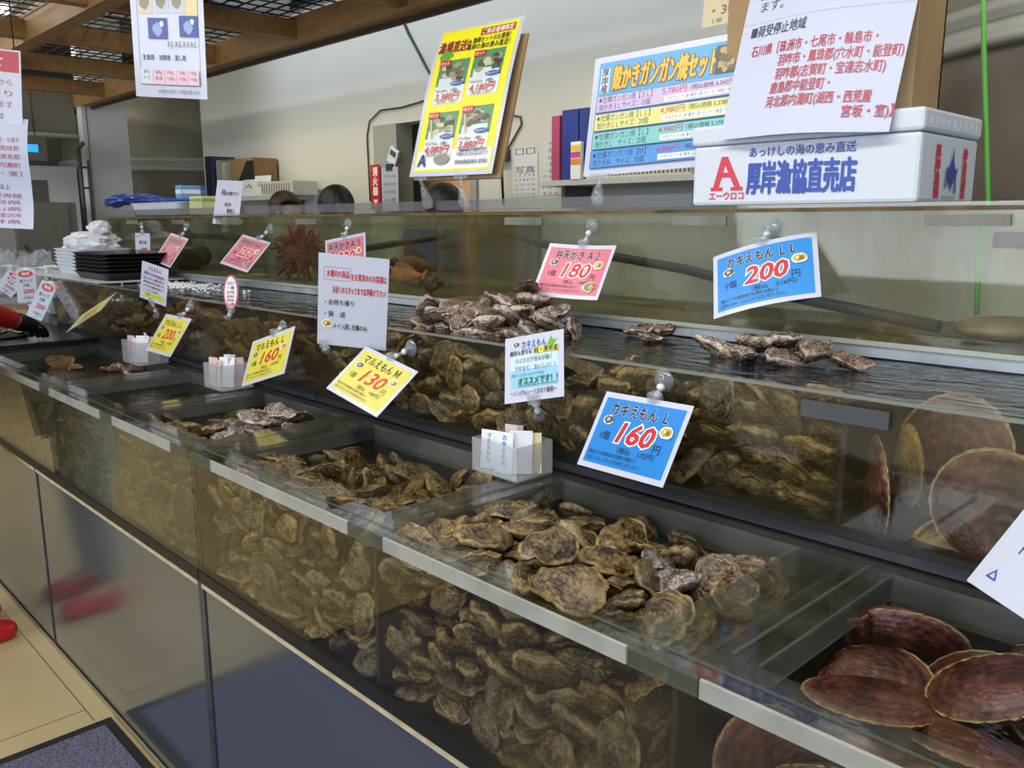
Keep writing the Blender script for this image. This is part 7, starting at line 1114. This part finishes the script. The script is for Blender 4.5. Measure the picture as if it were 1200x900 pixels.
# cables
CAB = pm('dark_green_cable', '#243a2c', .5)
mb = MB(); mb.tube([aty(466, 10, 3.19), aty(478, 38, 3.19), aty(500, 80, 3.19), aty(530, 130, 3.19)], .008, CAB, 8); o = mb.build('green_cable'); tag(o, 'dark green cable running down the back wall left of the poster', 'cable')
CABT = pm('thin_cable', '#3b372f', .5)
mb = MB(); mb.tube([aty(497, 118, 3.19), aty(470, 126, 3.19), aty(446, 129, 3.19), aty(433, 142, 3.19), aty(430, 160, 3.19), aty(432, 200, 3.19), aty(434, 236, 3.19)], .005, CABT, 6); o = mb.build('thin_cable'); tag(o, 'thin brown cable bending around the doorway corner', 'cable')
mb = MB(); mb.tube([aty(592, 133, 3.19), aty(610, 137, 3.19), aty(611, 146, 3.19), aty(602, 162, 3.19), aty(592, 180, 3.19)], .005, CABT, 6); mb.box(*[v for v in (aty(590, 182, 3.18)[0]-.035, aty(590, 182, 3.18)[0]+.035)], 3.15, 3.198, aty(590, 182, 3.18)[2]-.03, aty(590, 182, 3.18)[2]+.03, pm('socket_dark', '#3c4036', .5)); mb.tube([aty(590, 186, 3.14), aty(588, 200, 3.14), aty(590, 240, 3.15)], .007, BLK, 6); o = mb.build('power_cord'); tag(o, 'power cord and plug on the back wall right of the poster', 'cord')
# papers and box on the left wall shelf
def leaf(label, px, py, y, w_, h_, col, yaw=5, tilt=-10, txt=None, name='paper_sheet'):
    c = Vector(aty(px, py, y)); c.z = 1.628+h_/2*math.cos(math.radians(tilt)); t = root(name, label, 'paper', c); s = Sheet(pose(c, yaw, tilt, 0), w_, h_); s.base(pm('leaf'+col.strip('#'), col, .6))
    if txt: s.text(txt, 0, .1, .3, '#3c4256', wfit=.6, bold=.02)
    s.mb.build('sheet', t)
leaf('white paper card on the left wall shelf next to the laminated card', 292, 230, 2.98, .16, .12, '#ccd0d8', txt='Ａ')
leaf('white calendar card on the left wall shelf', 308, 231, 2.97, .20, .14, '#cfd2d6', txt='12345')
leaf('green triangular notice leaning on the left wall shelf', 304, 215, 3.10, .26, .22, '#2d5a3e', 8, -18)
mb = MB(); x0, x1 = aty(312, 230, 3.0)[0], aty(350, 230, 3.0)[0]; mb.box(x0, x1, 2.96, 3.15, 1.626, 1.72, pm('basket_white', '#b9bdbb', .5), bev=.004)
for i in range(12): mb.box(x0+.02+i*(x1-x0-.04)/12, x0+.03+i*(x1-x0-.04)/12, 2.958, 2.961, 1.64, 1.705, pm('basket_slot', '#6f6e66', .6))
o = mb.build('paper_basket'); tag(o, 'white slatted tray at the right end of the left wall shelf', 'basket')
x = aty(287, 205, 3.08)[0]; t = root('carton', 'brown carton with black flap on the left wall shelf', 'carton', (x, 3.1, 1.626)); mb = MB(); mb.box(x-.30, x+.30, 3.0, 3.18, 1.626, 1.90, CARDD); mb.build('carton_body', t)
mb = MB(); mb.add([(x+.02, 2.995, 1.70), (x+.30, 2.995, 1.70), (x+.30, 2.995, 1.88), (x+.2, 2.995, 1.88), (x+.02, 2.999, 1.70), (x+.30, 2.999, 1.70), (x+.30, 2.999, 1.88), (x+.2, 2.999, 1.88)], [(0, 1, 2, 3), (7, 6, 5, 4), (0, 4, 5, 1), (1, 5, 6, 2), (2, 6, 7, 3), (3, 7, 4, 0)], BLK); mb.build('black_flap', t)
for i, (px, cc, lb) in enumerate(((252, '#14151c', 'black folder standing at the left end of the wall shelf'), (258, '#1c2450', 'navy folder beside the black one'), (265, '#8d9488', 'grey green folder beside the navy one'), (271, '#a6a9a4', 'grey folder next to the brown carton'))):
    x = aty(px, 205, 3.02)[0]; t = root('folder', lb, 'folder', (x, 3.05, 1.626)); mb = MB(); mb.box(x-.035, x+.035, 2.96, 3.17, 1.626, 1.94-.02*i, pm('folder'+cc.strip('#'), cc, .5), bev=.003); mb.build('cover', t); mb = MB(); mb.box(x-.028, x+.028, 2.965, 3.172, 1.64, 1.941-.02*i, PAP); mb.build('pages', t)
# far left: steel cabinet, duct, sign box, pipe
SS = pm('stainless', '#85827c', .32, .6, noise=(2, .3), bump=.03, bscale=30, stretch=(20, 20, 1))
t = root('steel_cabinet', 'tall stainless steel cabinet at the far left', 'cabinet', (-6.85, 1.8, 0)); mb = MB(); mb.box(-7.2, -6.5, 1.62, 2.02, 0, 1.585, SS); mb.build('cabinet_body', t); mb = MB(); mb.box(-6.5, -6.485, 1.63, 1.96, .1, 1.575, SS); mb.build('door', t); mb = MB(); mb.box(-6.485, -6.46, 1.66, 1.675, .9, 1.3, pm('handle_dark', '#3a3a3a', .4)); mb.build('door_handle', t)
t = root('ceiling_duct', 'grey metal duct hanging under the trellis at the far left', 'duct', (-7.6, 2.2, 2.1)); mb = MB(); mb.box(-8.0, -7.1, 1.75, 2.26, 2.10, 2.40, pm('duct_grey', '#7b786f', .5, .3)); mb.build('duct_body', t); mb = MB(); mb.tube([(-7.08, 1.7, 2.085), (-7.08, 2.30, 2.085)], .015, pm('pipe_white', '#b8b6ae', .5), 8); mb.build('rail', t)
t = root('display_box', 'small hanging box with a glowing blue panel at the far left', 'display', (-6.6, 1.78, 1.9)); mb = MB(); mb.box(-6.85, -6.5, 1.62, 1.87, 1.86, 2.02, pm('display_case', '#5f5c55', .5)); mb.build('case', t); mb = MB(); mb.box(-6.5, -6.494, 1.66, 1.815, 1.915, 1.965, emit('blue_panel', '#2f9be8', 1.1)); mb.build('screen', t)
for y in (1.66, 1.83):
    mb = MB(); mb.tube([(-6.6, y, 2.02), (-6.6, y, 2.43)], .003, BLK, 5); mb.build('hanger', t)
t = root('white_partition', 'white partition with grey doorway behind the steel cabinet', 'partition', (-8.0, 2.0, 0)); mb = MB(); mb.box(-8.15, -8.1, .9, 2.55, 0, 1.92, WALLD); mb.build('panel', t); mb = MB(); mb.box(-8.098, -8.09, 2.05, 2.30, 0, 1.80, pm('door_grey', '#66675f', .6)); mb.build('opening', t)
PIPE = pm('grey_pipe', '#4e5052', .4)
mb = MB(); mb.tube([(-6.9, 2.20, 0.0), (-6.9, 2.20, 1.98), (-6.9, 2.24, 2.03)], .016, PIPE, 8); mb.tube([(-6.9, 2.26, 0.0), (-6.9, 2.26, 1.90)], .010, PIPE, 8)
for z in (1.7, 1.85): mb.tube([(-6.9, 2.20, z), (-6.9, 2.26, z)], .008, PIPE, 6)
o = mb.build('grey_pipe'); tag(o, 'grey bent pipe running up beside the white wall return', 'pipe')
# fish banner lying on the trellis
FW = pm('banner_cloth', '#dfe7f0', .8)
_nt = FW.node_tree; _tl = _nt.nodes.new('ShaderNodeBsdfTranslucent'); _tl.inputs[0].default_value = (*lin('#dfe7f0'), 1); _mx = _nt.nodes.new('ShaderNodeMixShader'); _mx.inputs[0].default_value = .6
_nt.links.new(_nt.nodes['Principled BSDF'].outputs[0], _mx.inputs[1]); _nt.links.new(_tl.outputs[0], _mx.inputs[2]); _nt.links.new(_mx.outputs[0], _nt.nodes['Material Output'].inputs[0])
t = root('fish_banner', 'white and blue fishing banner lying on top of the trellis', 'banner', (-3.3, 1.9, 2.44)); mb = MB(); mb.box(-4.50, -1.75, 1.42, 2.28, 2.437, 2.4395, FW)
s = Sheet(Matrix.Translation(Vector((-3.12, 1.85, 2.4366))) @ Matrix.Rotation(PI, 4, 'X'), 2.7, .82, mb=mb)
BB, RBn = '#2468b4', '#c03848'
for k in range(7):
    u = -.42+k*.14; s.poly([(u, -.2), (u+.05, .2), (u+.10, -.1), (u+.14, .25), (u+.12, -.3), (u+.06, -.05)], BB)
for k in range(5): s.poly([(-.45+k*.2, .3), (-.36+k*.2, .42), (-.28+k*.2, .3), (-.34+k*.2, .36)], BB)
for k in range(5): s.poly([(-.46+k*.2, -.45), (-.36+k*.2, -.28), (-.30+k*.2, -.44)], BB)
s.rect(-.12, .05, .0, .42, BB); s.text('大漁', -.06, .23, .26, RBn, wfit=.08, bold=.05); s.ell(-.3, .1, .05, .14, RBn); s.ell(.25, .15, .06, .16, RBn); s.ell(.25, .15, .035, .09, '#e8e8ea')
mb.build('cloth', t)
# froth where water falls into the far middle tank
rg = random.Random(11); mb = MB(); FOAMW = pm('froth', '#dfe5ee', .25)
for k in range(420):
    x = -3.45+rg.gauss(0, .16); y = 1.46+rg.gauss(0, .055); r = rg.uniform(.003, .008)
    if not (1.26 < y < 1.60): continue
    mb.lathe([(0, -r*.4), (r*.8, 0), (r, r*.35), (r*.7, r*.8), (0, r)], FOAMW, Matrix.Translation(Vector((x, y, 1.190))), 7)
o = mb.build('froth'); tag(o, 'white froth on the far middle tank beside the black trays', 'froth', kind='stuff')
# ------------------------------------------------------------------ people
SKIN = pm('skin', '#c99a78', .55, noise=(8, .15), col2='#b07c5e'); HAIRB = pm('black_hair', '#0f0d0d', .45, bump=.4, bscale=90, stretch=(1, 1, .15)); HAIRR = pm('brown_hair', '#2e2019', .45, bump=.4, bscale=90, stretch=(1, 1, .15))
RED = pm('red_jacket', '#b01c24', .6, noise=(9, .3)); GREY = pm('grey_trousers', '#7d8480', .7); REDS = pm('red_shoe', '#c01a22', .3); BLKG = pm('black_glove', '#0e0e11', .42, bump=.2, bscale=120); WCOAT = pm('white_coat', '#cfd3d8', .7)
def person(label, pos, yaw, lean, height, hair, top, arms, hat=None, pony=False):
    """standing figure, bent forward by lean; returns its root. arms: (left elbow, left wrist, right elbow, right wrist) in world space or None"""
    t = root('person', label, 'person', (pos[0], pos[1], 0)); k = height/1.7
    R = Matrix.Translation(Vector((pos[0], pos[1], 0))) @ Matrix.Rotation(yaw, 4, 'Z')     # faces +y before yaw
    def L(x, y, z):   # lean about the hips
        z *= k; x *= k; y *= k; h = .92*k
        if z > h: d = z-h; y, z = y*math.cos(lean)+d*math.sin(lean), h+d*math.cos(lean)-y*math.sin(lean)
        return R @ Vector((x, y, z))
    N = {'hip': (L(0, 0, .93), .125*k), 'waist': (L(0, .01, 1.08), .115*k), 'chest': (L(0, .0, 1.28), .135*k), 'neckb': (L(0, -.01, 1.44), .062*k), 'neck': (L(0, .01, 1.50), .052*k), 'jaw': (L(0, .045, 1.545), .062*k), 'head': (L(0, .025, 1.61), .082*k), 'crown': (L(0, .01, 1.665), .058*k), 'nose': (L(0, .118, 1.585), .013*k)}
    E = [('hip', 'waist'), ('waist', 'chest'), ('chest', 'neckb'), ('neckb', 'neck'), ('neck', 'jaw'), ('jaw', 'head'), ('head', 'crown'), ('head', 'nose')]
    for sd, nm in ((-1, 'l'), (1, 'r')):
        N[nm+'sh'] = (L(.17*sd, -.01, 1.40), .055*k); E.append(('chest', nm+'sh'))
        a = arms and arms[0 if sd < 0 else 2]; b = arms and arms[1 if sd < 0 else 3]
        el = Vector(a) if a else L(.23*sd, .0, 1.12); wr = Vector(b) if b else L(.24*sd, .10, .90)
        N[nm+'el'] = (el, .042*k); N[nm+'wr'] = (wr, .030*k); E += [(nm+'sh', nm+'el'), (nm+'el', nm+'wr')]
        d = (wr-el).normalized(); s_ = d.cross(Vector((0, 0, 1))).normalized(); up = s_.cross(d)
        N[nm+'palm'] = (wr+d*.05*k, .028*k); E.append((nm+'wr', nm+'palm'))
        for q, (o_, ln) in enumerate(((-.030, .060), (-.010, .075), (.010, .080), (.030, .070))):
            p0 = wr+d*.085*k+s_*o_*k; p1 = p0+d*ln*.5*k-up*.008*k; p2 = p0+d*ln*.9*k-up*.035*k
            N[f'{nm}f{q}a'] = (p0, .0105*k); N[f'{nm}f{q}b'] = (p1, .0095*k); N[f'{nm}f{q}c'] = (p2, .008*k); E += [(nm+'palm', f'{nm}f{q}a'), (f'{nm}f{q}a', f'{nm}f{q}b'), (f'{nm}f{q}b', f'{nm}f{q}c')]
        th = wr+d*.045*k-s_*.045*sd*k-up*.012*k; N[nm+'t1'] = (th, .011*k); N[nm+'t2'] = (th+d*.035*k-up*.014*k, .009*k); E += [(nm+'palm', nm+'t1'), (nm+'t1', nm+'t2')]
        N[nm+'th'] = (L(.095*sd, 0, .86), .085*k); N[nm+'kn'] = (L(.10*sd, .015, .48), .058*k); N[nm+'an'] = (L(.105*sd, -.02, .09), .040*k); N[nm+'to'] = (L(.115*sd, .13, .035), .034*k)
        E += [('hip', nm+'th'), (nm+'th', nm+'kn'), (nm+'kn', nm+'an'), (nm+'an', nm+'to')]
    skin('body', N, E, 'hip', [SKIN], t)
    def sub(keys, grow, nm, mats, rt, edges=None, tr=None):
        NN = {q: (N[q][0], N[q][1]*grow) for q in keys}
        if tr: NN.update(tr)
        skin(nm, NN, [e for e in (edges or E) if e[0] in NN and e[1] in NN], rt, mats, t)
    def lerp(a, b, f): return N[a][0].lerp(N[b][0], f)
    E2 = E+[('lel', 'lcf'), ('rel', 'rcf')]
    tr = {'lcf': (lerp('lel', 'lwr', .86), .042*k), 'rcf': (lerp('rel', 'rwr', .86), .042*k)}
    sub(['hip', 'waist', 'chest', 'neckb', 'lsh', 'lel', 'rsh', 'rel'], 1.28, 'jacket', [top], 'hip', E2, tr)
    sub(['hip', 'lth', 'lkn', 'lan', 'rth', 'rkn', 'ran'], 1.25, 'trousers', [GREY], 'hip')
    # eyes, mouth, ears
    for sd in (-1, 1):
        mb = MB(); c = L(.030*sd, .102, 1.608); mb.lathe([(0, -.009), (.007, -.006), (.009, 0), (.007, .006), (0, .009)], pm('eye', '#1a1614', .2), Matrix.Translation(c), 10); mb.build('eye', t)
        mb = MB(); c = L(.082*sd, .02, 1.59); mb.lathe([(0, -.028), (.010, -.018), (.013, 0), (.010, .02), (0, .028)], SKIN, Matrix.Translation(c), 10); mb.build('ear', t)
    mb = MB(); mb.tube([L(-.022, .096, 1.553), L(0, .105, 1.551), L(.022, .096, 1.553)], .005*k, pm('lips', '#a0605a', .5), 8); mb.build('mouth', t)
    rings = []
    for i in range(15):      # rounded cap of hair, open over the face
        a = -.62+(PI/2+.62)*i/14.4; ring = []
        for j in range(28):
            th = 2*PI*j/28; fr_ = max(0, math.sin(th))**2*(1 if a < .45 else 0)
            q = 1+.025*math.sin(9*th+3*a)
            ring.append(L(.097*math.cos(a)*math.cos(th)*q, -.012+(.112*math.cos(a)*math.sin(th))*q-.085*fr_*math.cos(a), 1.622+.108*math.sin(a)))
        rings.append(ring)
    mb = MB(); mb.loft(rings, hair, True)
    if pony: mb.tube([L(0, -.10, 1.63), L(0, -.15, 1.62), L(0, -.185, 1.55), L(0, -.18, 1.46), L(0, -.165, 1.38)], [.03*k, .036*k, .042*k, .036*k, .010*k], hair, 12)
    mb.build('hair', t)
    return t, N, L
pt, PN, PL = person('person in red jacket with black gloves and red shoes at the left edge', (-3.36, .505), 0, .12, 1.62, HAIRB, RED, ((-3.52, .70, 1.16), (-3.77, .93, 1.055), None, None))
# gloves over both hands, five fingers each
for nm, sd in (('l', -1), ('r', 1)):
    keys = [nm+'wr', nm+'palm', nm+'t1', nm+'t2']+[f'{nm}f{q}{c}' for q in range(4) for c in 'abc']
    NN = {q: (PN[q][0], PN[q][1]*1.35) for q in keys}; NN['cuff'] = (PN[nm+'wr'][0].lerp(PN[nm+'el'][0], .22), .044)
    EE = [(nm+'wr', nm+'palm'), (nm+'palm', nm+'t1'), (nm+'t1', nm+'t2'), (nm+'wr', 'cuff')]+[(nm+'palm', f'{nm}f{q}a') for q in range(4)]+[(f'{nm}f{q}a', f'{nm}f{q}b') for q in range(4)]+[(f'{nm}f{q}b', f'{nm}f{q}c') for q in range(4)]
    skin('glove', NN, EE, nm+'palm', [BLKG], pt)
for sd, nm in ((-1, 'l'), (1, 'r')):
    an, to = PN[nm+'an'][0], PN[nm+'to'][0]
    skin('shoe', {'heel': (Vector((an.x, an.y-.04, .042)), .044), 'mid': (Vector((an.x+.004*sd, an.y+.05, .044)), .046), 'toe': (Vector((to.x+.002*sd, to.y-.005, .036)), .046), 'tip': (Vector((to.x, to.y+.055, .028)), .030)}, [('heel', 'mid'), ('mid', 'toe'), ('toe', 'tip')], 'mid', [REDS], pt)
p0 = Vector(aty(386, 236, 2.45))
person('bent worker with black ponytail behind the left upper tank', (p0.x+.20, p0.y-.06), math.radians(68), .20, 1.62, HAIRB, WCOAT, None, pony=True)
p1 = Vector(aty(346, 238, 2.6))
person('worker with brown hair bending behind the left upper tank', (p1.x-.28, p1.y-.06), math.radians(-75), .30, 1.63, HAIRR, WCOAT, None)
p2 = Vector(aty(515, 236, 2.5))
person('worker with black hair behind the clips of the yellow poster', (p2.x+.2, p2.y-.1), math.radians(60), .30, 1.62, HAIRB, WCOAT, None)
for o in list(scene.objects):
    if o.type == 'MESH' and not o.parent and 'label' not in o and 'kind' not in o: print('UNLABELLED', o.name)
